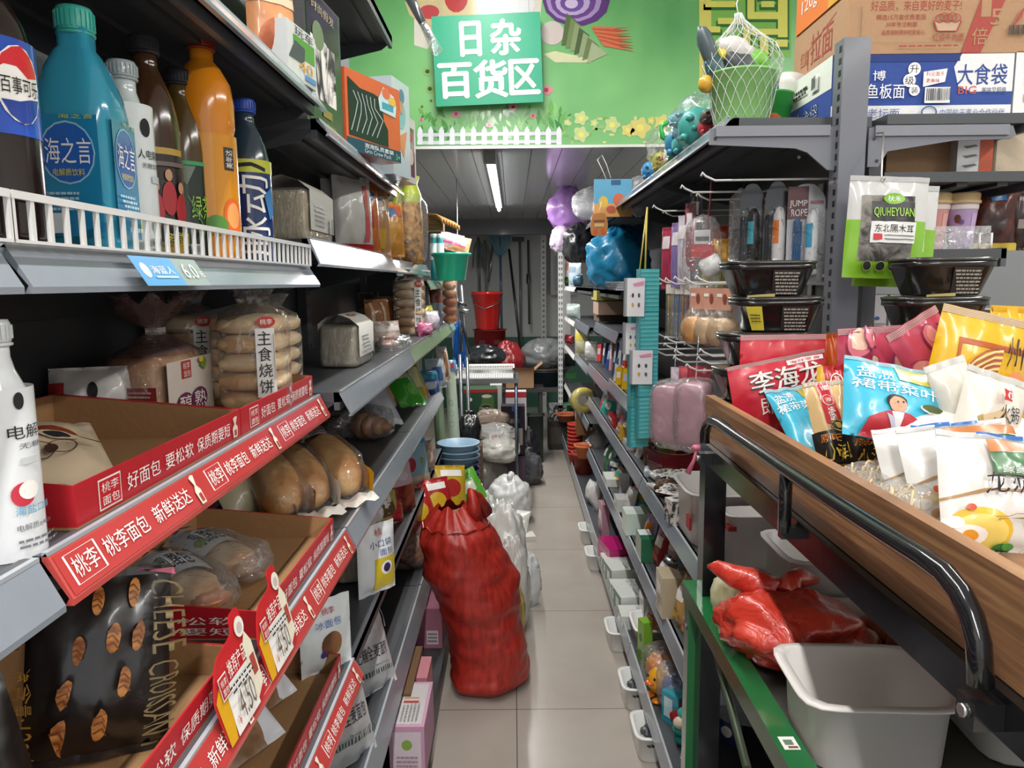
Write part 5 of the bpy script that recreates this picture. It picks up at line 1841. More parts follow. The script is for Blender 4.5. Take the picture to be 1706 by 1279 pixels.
# further along the middle shelf
for k, (px, py, X, w, d, h, c, lab) in enumerate((
        (1040, 700, .55, .2, .14, .05, 'a02028', 'bright red box top on the middle shelf beside the teal strips'), (1032, 680, .62, .12, .1, .1, '8c1c24', 'tall dark red box behind the bright red box'), (1040, 715, .50, .07, .05, .06, 'c99a28', 'yellow carton in front of the bright red box'),
        (1015, 665, .52, .06, .05, .13, 'd0c8c0', 'white and pink tall carton standing by the tape roll'), (1002, 660, .6, .05, .1, .18, 'a5845a', 'tan board standing behind the tape roll'), (1058, 735, .52, .12, .09, .03, 'b9b4b8', 'pale printed card box between the red boxes'),
        (1070, 745, .56, .1, .08, .05, '4a4648', 'charcoal box beside the red and white box'))):
    rbox(lab, px, py, X, S3, w, d, h, c)
for k, (px, X, c, lab) in enumerate(((1030, .5, 'c9c6cc', 'clear packet with white tag on the middle shelf'), (1048, .49, 'd6d6d8', 'small silver packet by the rail joint'), (1062, .5, 'b3b0ae', 'grey packet lying near the charcoal box'))):
    mb, f = pouch_mesh(.07, .09, .03, C(c, 'f'), 120 + k, [('r', -.3, -.2, .3, .5, C('a03a5a' if k == 0 else '55565a', 'f'))])
    simple('packet', lab, 'packet', mb, onr(px, X, S3, 720), (R(-30), 0, R(-80)))
# shelf at 0.465
for k, (px, py, X, w, d, h, c, mk, lab) in enumerate((
        (1028, 790, .53, .16, .13, .04, 'd9dad4', 0, 'flat white carton lying far along the second shelf from the floor'), (1040, 815, .50, .1, .08, .06, 'bfc0be', 0, 'clear boxed item behind the rail on the second shelf from the floor'),
        (1058, 840, .50, .11, .09, .09, 'cfe0d4', 1, 'white and green carton with a mint flap'), (1072, 850, .54, .1, .1, .06, '6a625c', 0, 'grey brown carton beside the mint flap carton'), (1075, 880, .49, .12, .05, .09, '2f6b4c', 1, 'dark green carton edge behind the ribbed price rail'),
        (1125, 950, .50, .1, .1, .13, 'b5a68c', 0, 'cream and yellow carton behind the green stand corner'))):
    rbox(lab, px, py, X, S2, w, d, h, c, -90, {'l': [('r', -1, .3, 1, 1, C('2f8a5c', 'g')), ('r', -.8, -.8, .8, .1, C('dfe6e2', 'g'))], 't': [('r', -.9, -.9, .2, .9, C('dfe6e2', 'g'))]} if mk else None)
for k, (px, X, c, w, h, lab) in enumerate(((1008, .5, '3f7a5c', .05, .16, 'green packet standing behind the ribbed rail far along'), (1016, .52, '5a8f74', .05, .15, 'mint green packet standing beside the far green packet'), (1045, .5, 'd6d6d6', .1, .13, 'clear bag of silver pieces on the second shelf'), (1098, .52, '8a2a30', .12, .15, 'clear bag with dark red goods on the second shelf'),
                                         (1108, .5, '2b2a2a', .1, .12, 'black packet beside the dark red goods bag'), (1135, .49, 'a5824a', .09, .16, 'brown and gold packet by the green stand corner'), (1118, .55, '9c9690', .12, .17, 'grey packet at the back of the second shelf'), (1140, .5, 'd9d4d6', .05, .15, 'white and pink packet just below the green corner'), (1150, .5, 'b04a78', .04, .11, 'magenta packet just below the green corner'))):
    mb, f = pouch_mesh(w, h, .05, C(c, 'f'), 130 + k, [('r', -.5, .1, .5, .6, C('d9d6d0', 'f')), ('r', -.6, -.6, .4, -.3, C(('c03a3a', '3a5a8a', 'c9a03a')[k % 3], 'f'))])
    simple('packet', lab, 'packet', mb, onr(px, X, S2, 900), (R(-12), 0, R(-80)))
# base shelf, far to near
POT = C('a8432c', 'k')


def pot(label, px, X, r, h, c, n=1, z=S1):
    for k in range(n):
        l = onr(px, X, z + k * .028, 760)
        mb = MB(); mb.lathe([(r * .68, 0), (r * .9, h * .8), (r * .92, h * .81), (r * 1.06, h * .82), (r * 1.06, h), (r * .95, h), (r * .85, h * .75)], C(c, 'k'), 24, cap1=False)
        tag(mb.build('flower_pot', None, l), label, 'flower pot', 'stacked flower pots' if n > 1 else None)


pot('bright red flower pot in the tall nested stack by the aisle end', 958, .46, .055, .1, 'b53226', 9)
pot('orange terracotta pot nested over the big pot by the red stack', 974, .48, .07, .09, 'c06a3c', 1, .31)
pot('large dark terracotta pot on the base shelf behind the red pots', 972, .5, .085, .16, '8f3a28')
pot('wide terracotta bowl at the foot of the white slotted post', 945, .47, .1, .07, 'b5623f', 1, .28)
pot('green plastic pot peeping from the wide terracotta bowl', 948, .5, .06, .08, '3f9a5c', 1, .33)
pot('black nested pot far along the base shelf', 946, .5, .09, .14, '2a2c2c', 2, .4)
l = onr(985, .5, .42, 715)
mb, f = pouch_mesh(.2, .14, .06, CLEAR2, 5); mb.blob(0, 0, .07, .08, .02, .05, C('8f9a96', 'f'), .3)
simple('wrapped_pack', 'clear wrapped pack lying across the terracotta pots', 'packet', mb, (l[0], l[1], .44), (R(-50), R(10), R(-70)))
l = onr(972, .47, .622, 655)
o = thing('tape_roll', 'big roll of yellow tape in clear wrap standing on edge', 'tape roll', (l[0], l[1], .622), R(15))
mb = MB()
prof = [(.035, -.03), (.085, -.03), (.085, .03), (.035, .03), (.035, -.03)]
mb.lathe(prof, C('c2b25a', 'g'), 28, Matrix.Translation((0, 0, .085)) @ Matrix.Rotation(PI / 2, 4, 'X'), cap0=False, cap1=False); mb.build('tape', o)
mb = MB(); mb.lathe([(.034, -.031), (.037, -.031), (.037, .031), (.034, .031)], C('8a7a8a'), 20, Matrix.Translation((0, 0, .085)) @ Matrix.Rotation(PI / 2, 4, 'X'), cap0=False, cap1=False); mb.build('core', o)
mb = MB(); mb.blob(0, 0, .085, .1, .05, .085, CLEAR, .12, 4, 2); mb.build('wrap', o)
rbox('brown carton under the yellow tape roll', 975, 690, .52, .4, .14, .14, .2, '8a6444')
for k, (px, py, X, Z, w, d, h, c, lab) in enumerate(((950, 665, .52, .624, .1, .1, .05, '3f7a44', 'green packet box beside the tape roll'), (953, 690, .5, .47, .06, .06, .12, '5a4a9a', 'small blue violet box below the green box'), (949, 645, .54, .7, .1, .1, .12, '26282a', 'black bundle by the white slotted post'))):
    rbox(lab, px, py, X, Z, w, d, h, c)
for k, (px, X, w, h, c, lab) in enumerate(((983, .47, .13, .15, 'c9c9c6', 'clear bag of white goods on the base shelf near the pots'), (992, .49, .06, .2, 'd6cfd2', 'white and lilac tall packet on the base shelf near the pots'))):
    mb, f = pouch_mesh(w, h, .07, C(c, 'f'), 150 + k)
    simple('packet', lab, 'packet', mb, onr(px, X, S1, 800), (R(-8), 0, R(-75)))
rbox('pink and white tall box standing before the magenta box', 1006, 850, .48, S1, .1, .04, .2, 'b98a9a', -85)
rbox('bright magenta box tilted on the base shelf', 1022, 880, .485, S1, .2, .1, .1, 'b01e6a', -80, {'f': [('r', -.7, .0, .5, .5, C('d65a9a', 'g'))], 'l': [('r', -.6, -.5, .6, .3, C('8f1450', 'g'))]})
for k in range(7):
    l = onr(1030 + k * 6, .50 + .004 * (k % 3), S1, 920)
    carton('notebook_pack', 'white paper pack with green spine, one of the flat row on the base shelf', 'paper pack', .11, .16, .055 + .012 * (k % 3), C('d5d8d2', 'g'), l, R(-90 + 4 * (k % 3)), {'f': [('r', -1, -1, 1, 1, C('2f7a5a', 'g')), ('r', -.4, -.5, .4, .5, C('dfe6e0', 'g'))], 't': smalltext(-.6, -.2, .6, .6, 3, C('a9b0ac'), k)}, 'paper packs')
rbox('bright green tall carton standing by the white basket', 1075, 1040, .47, S1, .05, .035, .16, '7fb03a', -75, {'l': [('e', 0, .2, .5, .2, C('3a6a2a', 'g'))], 'f': [('e', 0, .2, .5, .2, C('3a6a2a', 'g'))]})
rbox('pale grey carton behind the bright green tall carton', 1085, 1030, .54, S1, .1, .08, .15, 'c9c9c9')
l = onr(1085, .52, S1, 1060)
t = tub('basket', 'white plastic basket of packets on the base shelf', 'basket', .16, .2, .09, C('dedfdc'), l, 0, taper=.85)
for k, (c, lab) in enumerate((('8a4a34', 'brown packet in the white basket'), ('c9c4bc', 'pale packet in the white basket'), ('b03a34', 'red packet in the white basket'))):
    mb, f = pouch_mesh(.07, .11, .03, C(c, 'f'), k + 160)
    simple('packet', lab, 'packet', mb, (l[0] - .03 + .03 * k, l[1] - .05 + .05 * k, S1 + .02), (R(-20), 0, R(-60 + 30 * k)))
AMB = two_tone('amber_snack', '7a3c14', 'd98a2c', 22, .35, .8, .4)
l = onr(1103, .5, S1, 1090)
bagged('snack_bag', 'clear bag of orange brown snacks behind the yellow toy', 'bag', l, 0, [('snacks', MB().blob(0, 0, .06, .055, .065, .055, AMB, .25, 4, 2))], (.07, .08, .07), CLEAR)
l = onr(1128, .52, S1, 1120)
bagged('goods_bag', 'deep blue bag in clear wrap beside the yellow toy', 'bag', l, 0, [('contents', MB().blob(0, 0, .06, .05, .06, .055, C('1d3a8a', 'f'), .25, 4, 5))], (.065, .075, .075), CLEAR2)
l = onr(1098, .475, S1, 1140)
o = thing('toy_duck', 'orange yellow round toy with beak and feet behind the base rail', 'toy', l, R(-60))
mb = MB(); mb.blob(0, 0, .062, .042, .04, .045, C('d99a24', 'g'), .03, 2); mb.build('toy_body', o)
mb = MB(); mb.blob(0, -.04, .065, .018, .016, .008, C('c4601c', 'g'), .03, 2); mb.build('beak', o)
for sx in (-1, 1):
    mb = MB(); mb.blob(sx * .022, -.022, .008, .018, .024, .008, C('cf7a1e', 'g'), .03, 2); mb.build('foot', o)
    mb = MB(); mb.blob(sx * .016, -.034, .082, .004, .004, .005, INK); mb.build('eye', o)
l = onr(1125, .5, S1, 1185)
o = carton('toy_box', 'teal blue toy box standing on the base shelf', 'box', .07, .05, .1, C('2f9ab0', 'g'), l, R(-55), {'f': [('r', -.7, -.6, .3, .7, C('cfe6ea', 'g'))], 'l': [('r', -.6, .2, .6, .8, C('bfe0e6', 'g')), ('t', '玩具', -.5, -.5, .5, .0, C('e6f2f4'))]})
l = onr(1140, .5, S1, 1190)
mb = MB(); mb.blob(0, 0, .05, .035, .03, .02, C('1f8f86', 'g'), .1); mb.blob(.01, 0, .1, .03, .025, .018, C('2fa89c', 'g'), .1); mb.blob(-.01, -.01, .075, .025, .02, .02, C('d0c3a8', 'g'), .1)
mb.blob(0, 0, .02, .03, .03, .02, C('1f7f78', 'g'), .1)
simple('toy_figure', 'teal green moulded toy beside the teal blue toy box', 'toy', mb, l)
for k, (px, c, lab) in enumerate(((1122, 'b3242c', 'bright red flat packet standing near the rail by the floor'), (1138, '4a8a86', 'teal foil packet near the green stand leg'), (1148, 'd9d9d9', 'white box corner by the green stand leg'), (1140, '8f7a3c', 'olive packet next to the bright red flat packet'))):
    mb, f = pouch_mesh(.09, .1, .03, C(c, 'f'), 170 + k)
    simple('packet', lab, 'packet', mb, onr(px, .49 + .015 * (k % 2), S1, 1230 + 8 * k), (R(-15), 0, R(-70)))
# small packets crowding the lower shelves
TONE = [('mustard yellow', 'c49a2a'), ('sky blue', '5aa0cc'), ('coral red', 'cc4a44'), ('leaf green', '4f9a48'), ('ivory', 'ddd8cc'), ('navy', '26355e'), ('rose pink', 'd07a98'), ('silver grey', 'a9acb0'), ('chocolate', '5a3a28'), ('turquoise', '2fa39a'), ('orange', 'd87a2a'), ('lavender', '9a88b8')]
for Z, y0, y1, where, n0 in ((S3, 2.75, 4.3, 'on the middle shelf of the gondola beyond the teal strips', 0), (S2, 1.95, 4.2, 'on the second shelf from the floor of the gondola', 3), (S1, 2.0, 4.2, 'on the base shelf of the gondola behind the paper packs', 5)):
    rd = random.Random(n0 + 11)
    for k in range(12):
        nm, c = TONE[(k * 5 + n0) % 12]
        w, h = rd.uniform(.07, .12), rd.uniform(.09, .17)
        d2 = TONE[(k * 7 + n0 + 3) % 12][1]
        X = (.50 if Z != S1 else .60) + rd.uniform(0, .07)
        y = y0 + (y1 - y0) * (k + .5) / 12
        if k % 3 == 2:
            carton('small_box', nm + ' small box ' + where, 'box', w, .05, h * .8, C(c, 'g'), (X, y, Z), R(-90 + rd.uniform(-14, 14)), {'f': [('r', -.7, -.1, .7, .6, C(d2, 'g'))] + smalltext(-.7, -.8, .6, -.3, 2, W_, k), 'l': [('r', -.7, -.2, .7, .5, C(d2, 'g'))]})
        else:
            mb, f = pouch_mesh(w, h, .04, C(c, 'f'), 300 + k + n0 * 20, [('r', -.7, .05, .7, .55, C(d2, 'f')), ('e', .1, -.4, .4, .25, C('e2ddd2', 'f'))], nu=14, nv=14)
            simple('packet', nm + ' small packet ' + where, 'packet', mb, (X, y, Z), (R(rd.uniform(-24, -6)), R(rd.uniform(-10, 10)), R(rd.uniform(-80, -30))))
# white crates pushed half under the base shelf
for k, (px, py) in enumerate(((975, 880), (987, 925), (1024, 1030), (1050, 1140), (1073, 1215))):
    p = at(px, py, X=.41)
    t = tub('floor_basket', ('white basket rim under the base rail, furthest from the green stand', 'second white basket rim from the far end under the base rail', 'thin white basket edge in the middle under the base rail', 'white basket under the base rail holding dark green things', 'white basket under the base rail, nearest the green stand')[k], 'basket', .19, .17, .085, C('dfe0dd'), (.465, p.y, 0), 0, taper=.85)
    if k > 2:
        for j in range(4):
            mb = MB(); mb.blob(0, 0, 0, .02, .025, .012, C(('24382c', '2a3a5a', '3a3a3c', '1f4a3a')[j]), .3, 3, j)
            simple('small_goods', ('dark green' if j % 2 == 0 else 'dark blue') + (' wrapped piece lying in the ' + ('nearest' if k == 4 else 'second nearest') + ' floor basket ' + ('at its rim' if j < 2 else 'deep inside')), 'goods', mb, (.42 + .02 * (j % 2), p.y - .05 + .03 * j, .055))
# books and cartons on the shelf at 1.03 and above
for k, (px, X, w, h, c, lab) in enumerate(((996, .5, .04, .1, 'c03a2c', 'red and yellow carton standing at the far end of the upper rail shelf'), (1004, .51, .05, .12, '4a5a7a', 'dark blue booklet leaning behind the upper rail'), (1010, .5, .05, .13, '2f4f9a', 'blue booklet leaning behind the upper rail'), (1016, .51, .05, .15, 'b98a8f', 'pale pink booklet in the upper rail row'),
                                         (1021, .5, .05, .16, '3a3f55', 'navy patterned booklet in the upper rail row'), (1026, .51, .05, .17, 'c3c0c4', 'white booklet in the upper rail row'), (1031, .5, .05, .19, '55586a', 'grey blue booklet in the upper rail row'), (1036, .51, .05, .2, '9a9ca4', 'silver grey booklet beside the white cards'),
                                         (1022, .47, .04, .08, 'cdb9b0', 'cream booklet lying low against the upper rail'), (1030, .475, .05, .08, 'c9a01f', 'bright yellow packet against the upper rail'), (1040, .48, .05, .09, 'd0a51c', 'golden yellow packet nearest the white cards'), (1034, .49, .05, .11, 'a83a2a', 'rust packet behind the golden packet'), (1025, .49, .05, .1, '2f5a72', 'teal blue booklet behind the bright yellow packet'))):
    l = onr(px, X, 1.0305, 600)
    carton('booklet', lab, 'booklet', .02 if k not in (0, 9, 10) else .04, w, h, C(c, 'g'), (l[0] + .02, l[1], l[2]), (R(-8), R(-6 + (k % 3) * 5), R(-60)), {'f': [('r', -.7, -.2, .7, .5, C('d6d4d8' if k % 2 else 'b0b4c0', 'g'))], 'l': [('r', -.7, -.2, .7, .5, C('d6d4d8' if k % 3 else 'c9a64a', 'g'))] + smalltext(-.7, -.8, .7, -.3, 3, C('8a8a90'), k)})
for k, (px, py, X, Z, w, d, h, c, lab) in enumerate(((1020, 497, .6, 1.39, .3, .22, .055, 'a39a4a', 'olive yellow lidded box under the white notebooks'), (1020, 515, .6, 1.305, .28, .2, .08, 'a88a7a', 'dusty pink box under the olive yellow box'), (1005, 478, .58, 1.457, .12, .1, .02, '5a6a60', 'grey green box end beside the shiny blue bag'), (1020, 535, .62, 1.2555, .3, .2, .048, '5c5046', 'dark box at the bottom under the dusty pink box'))):
    l = onr(px, X, Z, py)
    carton('storage_box', lab, 'box', w, d, h, C(c, 'k'), (l[0], l[1], Z), R(-90))
for k in range(4):
    l = onr(1032, .56, 1.457 + k * .0105, 478)
    mb = MB(); mb.box(-.12, .12, -.075, .075, 0, .01, C('c9cbd2', 'g')); mb.box(-.122, .12, -.077, -.0755, .001, .009, C('9aa0ac', 'g'))
    for j in range(10):
        mb.tube([(-.115 + j * .025, -.08, .012), (-.115 + j * .025, -.088, .006), (-.115 + j * .025, -.08, 0)], .0012, C('6a6c70', 's'), 4)
    simple('notebook', 'white spiral notebook in the flat pile beside the hanging cards', 'notebook', mb, (l[0], l[1] - .3, l[2]), R(-90 + k * 3), 'spiral notebook pile')
for k, (px, py, X, Z, w, h, c, lab) in enumerate(((958, 500, .5, 1.4615, .14, .2, 'b9c9d2', 'pale blue and white bag on the far white shelf'), (948, 485, .5, 1.4615, .1, .1, '2f6a3c', 'green meshed packet at the white slotted post'), (963, 490, .52, 1.4615, .1, .1, '2a4a5a', 'dark blue labelled packet beside the pale blue bag'), (952, 460, .52, 1.4615, .16, .25, 'd0c6c2', 'clear wrapped white and pink goods over the far white shelf'),
                                                (955, 555, .5, 1.2, .16, .12, 'aab8b4', 'clear plastic container on the second far white shelf'), (970, 570, .5, .97, .14, .2, 'bdbb9a', 'yellowish cellophane bundle behind the folded rail'), (985, 590, .5, 1.0, .1, .12, 'd6d6d2', 'clear crinkled packet by the rail joint'), (948, 595, .5, .95, .1, .08, 'a83038', 'red goods on the third far white shelf'))):
    l = onr(px, X, Z, py)
    mb, f = pouch_mesh(w, h, .07, C(c, 'f'), 190 + k, [('r', -.6, .1, .5, .6, C(('8aa0b4', '1f4a2a', '3f7a9a', 'cf8a6a', 'c9d6d2', 'c9b83c', 'c9c9c9', '7a2028')[k], 'f'))])
    simple('packet', lab, 'packet', mb, l, R(-50))
pz = at(928, 440, Y=8.6)
mb = MB(); mb.box(-.14, .14, -.06, .06, -.35, .35, C('b3b5b5')); mb.box(-.1, .1, -.062, -.06, -.3, .1, C('9fa2a2')); mb.tube([(0, 0, .35), (0, .1, .4), (0, .28, .42)], .02, C('9a9c9c'), 8)
simple('wall_unit', 'grey wall mounted unit on the back wall behind the slotted post', 'appliance', mb, (pz.x + .08, 8.90, pz.z))

# ================================================================ on the green stand
TUBW = translucent('e2deda', .93, .35)
t = tub('storage_tub', 'empty white plastic tub nearest on the green stand, with a rounded rim', 'tub', .235, .20, .108, TUBW, (.527, 1.07, ZG - .0195), R(-3), taper=.8, lip=.014)
t2 = tub('storage_tub', 'white plastic tub behind the empty one under the wooden tray', 'tub', .27, .24, .11, TUBW, (.80, 1.09, ZG - .018), R(-4), taper=.8, lip=.012)
t3 = tub('onion_tub', 'white tub of onions behind the red carrier bag', 'tub', .27, .22, .07, TUBW, (.69, 1.325, ZG - .018), 0, taper=.84)
ONI = two_tone('onion', '8a4a34', 'b06a4a', 6, .35, .3, .05, stretch=(4, 4, .6))
for k, (x, y, r) in enumerate(((.63, 1.28, .04), (.70, 1.27, .038), (.77, 1.29, .04), (.66, 1.36, .038), (.74, 1.37, .04))):
    mb = MB(); mb.lathe([(.004, 0), (r * .5, .004), (r * .9, r * .5), (r, r * .9), (r * .85, r * 1.35), (r * .4, r * 1.7), (r * .12, r * 1.95), (r * .1, r * 2.2)], ONI, 18)
    simple('onion', ('brown onion at the tub edge closest to the red bag', 'brown onion in the front row of the tub, middle', 'brown onion at the inner corner of the tub front', 'brown onion in the back row of the tub near the bag', 'brown onion in the back row of the tub, inner one')[k], 'onion', mb, (x, y, ZG - .01), (R(20 * (k - 2)), R(12 * k), 0))
mb = MB(); mb.blob(0, 0, .06, .1, .09, .065, C('1f1f20', 'f'), .3, 3, 4)
simple('black_bag', 'black plastic bag in the shade under the wooden tray', 'bag', mb, (.80, 1.56, ZG - .02))
t4 = tub('storage_tub', 'pale tub standing upright behind the red carrier bag', 'tub', .26, .22, .135, TUBW, (.68, 1.555, ZG - .018), 0, taper=.9)
# bins on the gondola shelf seen through the stand
t5 = tub('storage_tub', 'white bin with a red sticker on the gondola shelf behind the stand leg', 'tub', .34, .27, .15, TUBW, (.625, 2.03, S3 + .002), 0, taper=.88, lip=.012)
mb = MB(); mb.box(-.163, -.157, -.11, -.07, .05, .085, C('a02428')); mb.build('sticker', t5)
HERB = two_tone('herb', '4a3626', '9a8266', 34, .9, .6, .4)
mb = MB()
rd = random.Random(4)
for k in range(26):
    x, y = rd.uniform(-.08, .1), rd.uniform(-.09, .0)
    mb.tube([(x + .03 * math.cos(j * .9 + k), y + .018 * math.sin(j * 1.1 + k), .02 + .008 * j + .012 * math.sin(j + k)) for j in range(6)], .004, HERB, 5)
tag(mb.build('dried_herb', None, (.65, 2.03, S3 + .035)), 'heap of dried brown roots in the white bin with the sticker', 'dried roots', None, 'stuff')
t6 = tub('storage_tub', 'white bin in front of the bin of dried roots, just past the green stand rail', 'tub', .29, .09, .14, TUBW, (.66, 1.80, S3 + .002), 0, taper=.9, lip=.01)
mb = MB(); mb.box(-.14, -.1, -.035, -.005, .1, .112, C('9a3030')); mb.build('red_lid', t6)
# red carrier bag
p = at(1290, 1060, Y=1.36)
REDF = two_tone('red_film', 'b8281c', 'd8503c', 9, .3, 2.5, .9, .3, .75, .5)
o = thing('carrier_bag', 'translucent red plastic carrier bag lying full on the green stand', 'bag', (.505, 1.31, ZG - .008), R(6))
mb = MB()
vs, fs = [], []
nu, nv = 44, 26
for j in range(nv + 1):
    b = -PI / 2 + PI * j / nv
    for i in range(nu):
        a = 2 * PI * i / nu
        d = Vector((math.cos(b) * math.cos(a), math.cos(b) * math.sin(a), math.sin(b)))
        n = noise.noise(d * 2.2 + Vector((3, 1, 7))) * .22 + abs(noise.noise(d * 6 + Vector((9, 2, 4)))) * .16 + noise.noise(d * 13) * .04
        k = 1 + n
        px_ = d.x * .125 * k * (1.0 + .25 * max(0, d.x))
        z = .062 + d.z * .068 * k - .25 * px_ * (px_ > 0)
        vs.append((px_, d.y * .105 * k, max(.009, z)))
for j in range(nv):
    for i in range(nu):
        k = (i + 1) % nu
        fs.append((j * nu + i, j * nu + k, (j + 1) * nu + k, (j + 1) * nu + i))
mb.add(vs, fs, REDF, None, True)
mb.build('bag', o)
mb = MB()
mb.tube([(-.02, .03, .112), (-.05, .05, .128), (-.08, .075, .13), (-.105, .10, .14), (-.115, .115, .136)], [.03, .026, .022, .014, .004], REDF, 10)
mb.build('handle', o)
mb = MB()
mb.tube([(0, .02, .11), (.02, .04, .134), (.04, .05, .13), (.08, .06, .12)], [.028, .018, .02, .008], REDF, 10)
mb.build('handle', o)
mb = MB(); mb.blob(0, 0, .04, .03, .04, .05, two_tone('leaf_veg', 'b5b58a', 'd9d6b4', 20, .6, .4, .2), .2)
simple('vegetable', 'pale green vegetable tucked behind the red carrier bag', 'vegetable', mb, (.43, 1.46, ZG + .0005))
mb2 = MB(); mb2.blob(0, 0, .06, .14, .12, .065, C('8f9092', 'f'), .3, 3, 2, flat=0)
simple('grey_bag', 'grey plastic bag on the bottom of the green stand', 'bag', mb2, (.58, 1.25, .141))
# ================================================================ goods on the wall shelving (left of the aisle)
def onl(px, X, Z, py=600):
    p = at(px, py, X=X)
    return Vector((X, p.y, Z))


# ---- drink bottles on the eye level shelf
PEP = C('2350b8', 'g')
DKL = C('1a0f0c', 'g')
B = ZA + .0005
l = onl(-12, -.475, B, 300)
o = bottle('drink_bottle', 'cola bottle with a blue label and round red white and blue mark', l, facing(l, .25), .042, .275, DKL, C('1b3f9c', 'g'), (.36, .66, PEP), sq=2,
           items=[('e', .36, .05, .42, .82, W_), ('p', [(-.02, .3), (.08, .62), (.24, .8), (.4, .86), (.58, .7), (.7, .42), (.72, .28), (.5, .22), (.3, .42), (.1, .42)], C('d8242e', 'g')), ('p', [(.02, -.3), (.3, -.3), (.5, -.22), (.72, -.18), (.64, -.5), (.48, -.72), (.32, -.76), (.14, -.6)], C('1f3f98', 'g')), ('t', '百事可乐', .02, -.16, .72, .2, INK)])
OC = translucent('3a9dba', .9, .1)
l = onl(142, -.487, B, 250)
o = bottle('drink_bottle', 'large turquoise drink bottle with a mint cap and slanted white characters', l, R(6), .042, .272, OC, C('3fb0a0', 'p'), None, sq=4.5, capr=.0195, caph=.026,
           prof=[(0, 0), (.9, 0), (1, .02), (1, .55), (.98, .64), (.9, .72), (.72, .82), (.5, .9), (.4, .92), (.4, 1)],
           items=[])
lb = MB()
for sgn in (0, 1):
    fn = lambda u, v, s_=sgn: Vector((Matrix.Rotation(s_ * PI / 2, 3, 'Z') @ Vector((u * .033, -.0428, .02 + .13 * (v + 1) / 2))))
    marks(lb, fn, [('r', -.98, -1, .98, 1, C('2382ac', 'g')), ('e', .0, .38, .85, .5, C('2a62b4', 'g')), ('o', 0, .38, .87, .52, C('8fc6d8', 'g'), .06), ('t', '海之言', -.7, .2, .75, .62, W_), ('t', '电解质饮料', -.5, -.0, .5, .12, C('d8d23a')), ('t', '海之言', -.2, .93, .9, 1.0, C('c9d23a'))] + smalltext(-.8, -.6, .3, -.25, 4, C('a9d0dc'), 3) + ([('e', .5, -.78, .22, .15, C('c9c23a'))] + smalltext(-.8, -.95, .2, -.8, 1, C('dff0f4'), 4) if sgn else [('r', -.9, -.95, -.1, -.62, C('dcE4e6'))]), .0006)
lb.build('label', o)
l = onl(212, -.50, B, 250)
bottle('drink_bottle', 'slim white electrolyte bottle behind the turquoise one', l, facing(l, .35), .033, .25, C('c9d4d4', 'g'), C('a9b4b8', 'g'), (.0, .78, C('e3e9ea', 'g')),
       items=[('e', .3, .7, .18, .12, INK), ('t', '人电解质', .0, .3, .95, .42, INK), ('t', '无糖饮料', .1, .18, .8, .25, C('4a4a4a')), ('r', .4, .0, .8, .09, C('c9cfd0')), ('e', .45, -.55, .14, .1, C('6fae3a'))] + smalltext(.3, -.9, .9, -.75, 2, C('7a8a80'), 2))
TEAB = C('3a2414', 'g')
l = onl(250, -.50, B, 250)
bottle('drink_bottle', 'dark brown drink bottle with a black cap and a label of red shirted players', l, facing(l, .2), .04, .30, TEAB, INK, (.02, .5, C('2b2422', 'g')), capr=.0195,
       items=[('r', -.8, .88, .8, 1, C('b3923a')), ('r', -.8, -1, .9, -.75, C('a8842c'))] + [q for k in range(3) for q in (('e', -.1 + .35 * k, -.15 + .22 * (k == 1), .2, .32, C('a8242c')), ('e', -.1 + .35 * k, .28 + .22 * (k == 1), .1, .11, C('b98a6a')))] + [('t', '够能量', .1, -.8, .9, -.55, C('d0c03a')), ('r', -.8, .66, .8, .74, C('6a5a54'))])
l = onl(303, -.50, B, 250)
bottle('drink_bottle', 'olive brown tea bottle with a black cap and a dark green label', l, facing(l, .1), .036, .285, C('4a3a18', 'g'), INK, (.02, .52, C('15251a', 'g')),
       items=[('r', -.9, .92, .9, 1, C('2f9a5a')), ('t', '绿茶', .1, -.2, .8, .3, C('8fc03a')), ('p', [(-.4, .9), (.3, .9), (0, .5)], C('6a7a6a')), ('l', [(0, .3), (.5, -.4), (.3, -.8)], .02, C('3f7a4a')), ('r', .0, -.95, .3, -.7, C('b9c9bc'))])
l = onl(345, -.475, B, 250)
bottle('drink_bottle', 'tall orange juice drink bottle with a dark red cap', l, facing(l, .05), .044, .345, C('d9841a', 'g'), C('8a2e1a', 'p'), (.12, .56, C('d9901f', 'g')), capr=.02,
       prof=[(0, 0), (.86, 0), (.96, .03), (.98, .1), (.98, .55), (.9, .585), (.98, .63), (.99, .74), (.9, .83), (.62, .9), (.36, .935), (.3, .95), (.3, 1)],
       items=[('r', .4, .3, .72, .75, C('2a2a2a')), ('t', '美年达', .44, .34, .68, .7, W_, 1), ('e', .6, -.6, .3, .35, C('e0622a')), ('e', .6, -.6, .22, .26, C('eba05a')), ('e', .1, -.8, .3, .2, C('4f8a2f')), ('l', [(-.6, .8), (-.6, -.4)], .02, C('b9701a'))])
l = onl(412, -.475, B, 300)
bottle('drink_bottle', 'blue capped vitamin drink bottle with a navy label and tall white characters', l, facing(l, .05), .041, .29, C('2c3c4a', 'g'), C('2f4fae', 'p'), (.04, .63, C('1f3568', 'g')), capr=.02,
       items=[('r', -1.2, .74, 1.2, 1, C('c2c83a')), ('l', [(-.6, .85), (.1, .9), (.6, .8)], .04, INK), ('t', '脉动', -.5, -.95, .7, .68, W_, 1), ('p', [(-.95, -.2), (-.6, .3), (-.4, -.1), (-.7, -.9), (-.95, -.9)], C('4f9a3a')), ('p', [(.5, .3), (.9, .5), (.95, -.1), (.7, -.2)], C('3f7ab0'))])
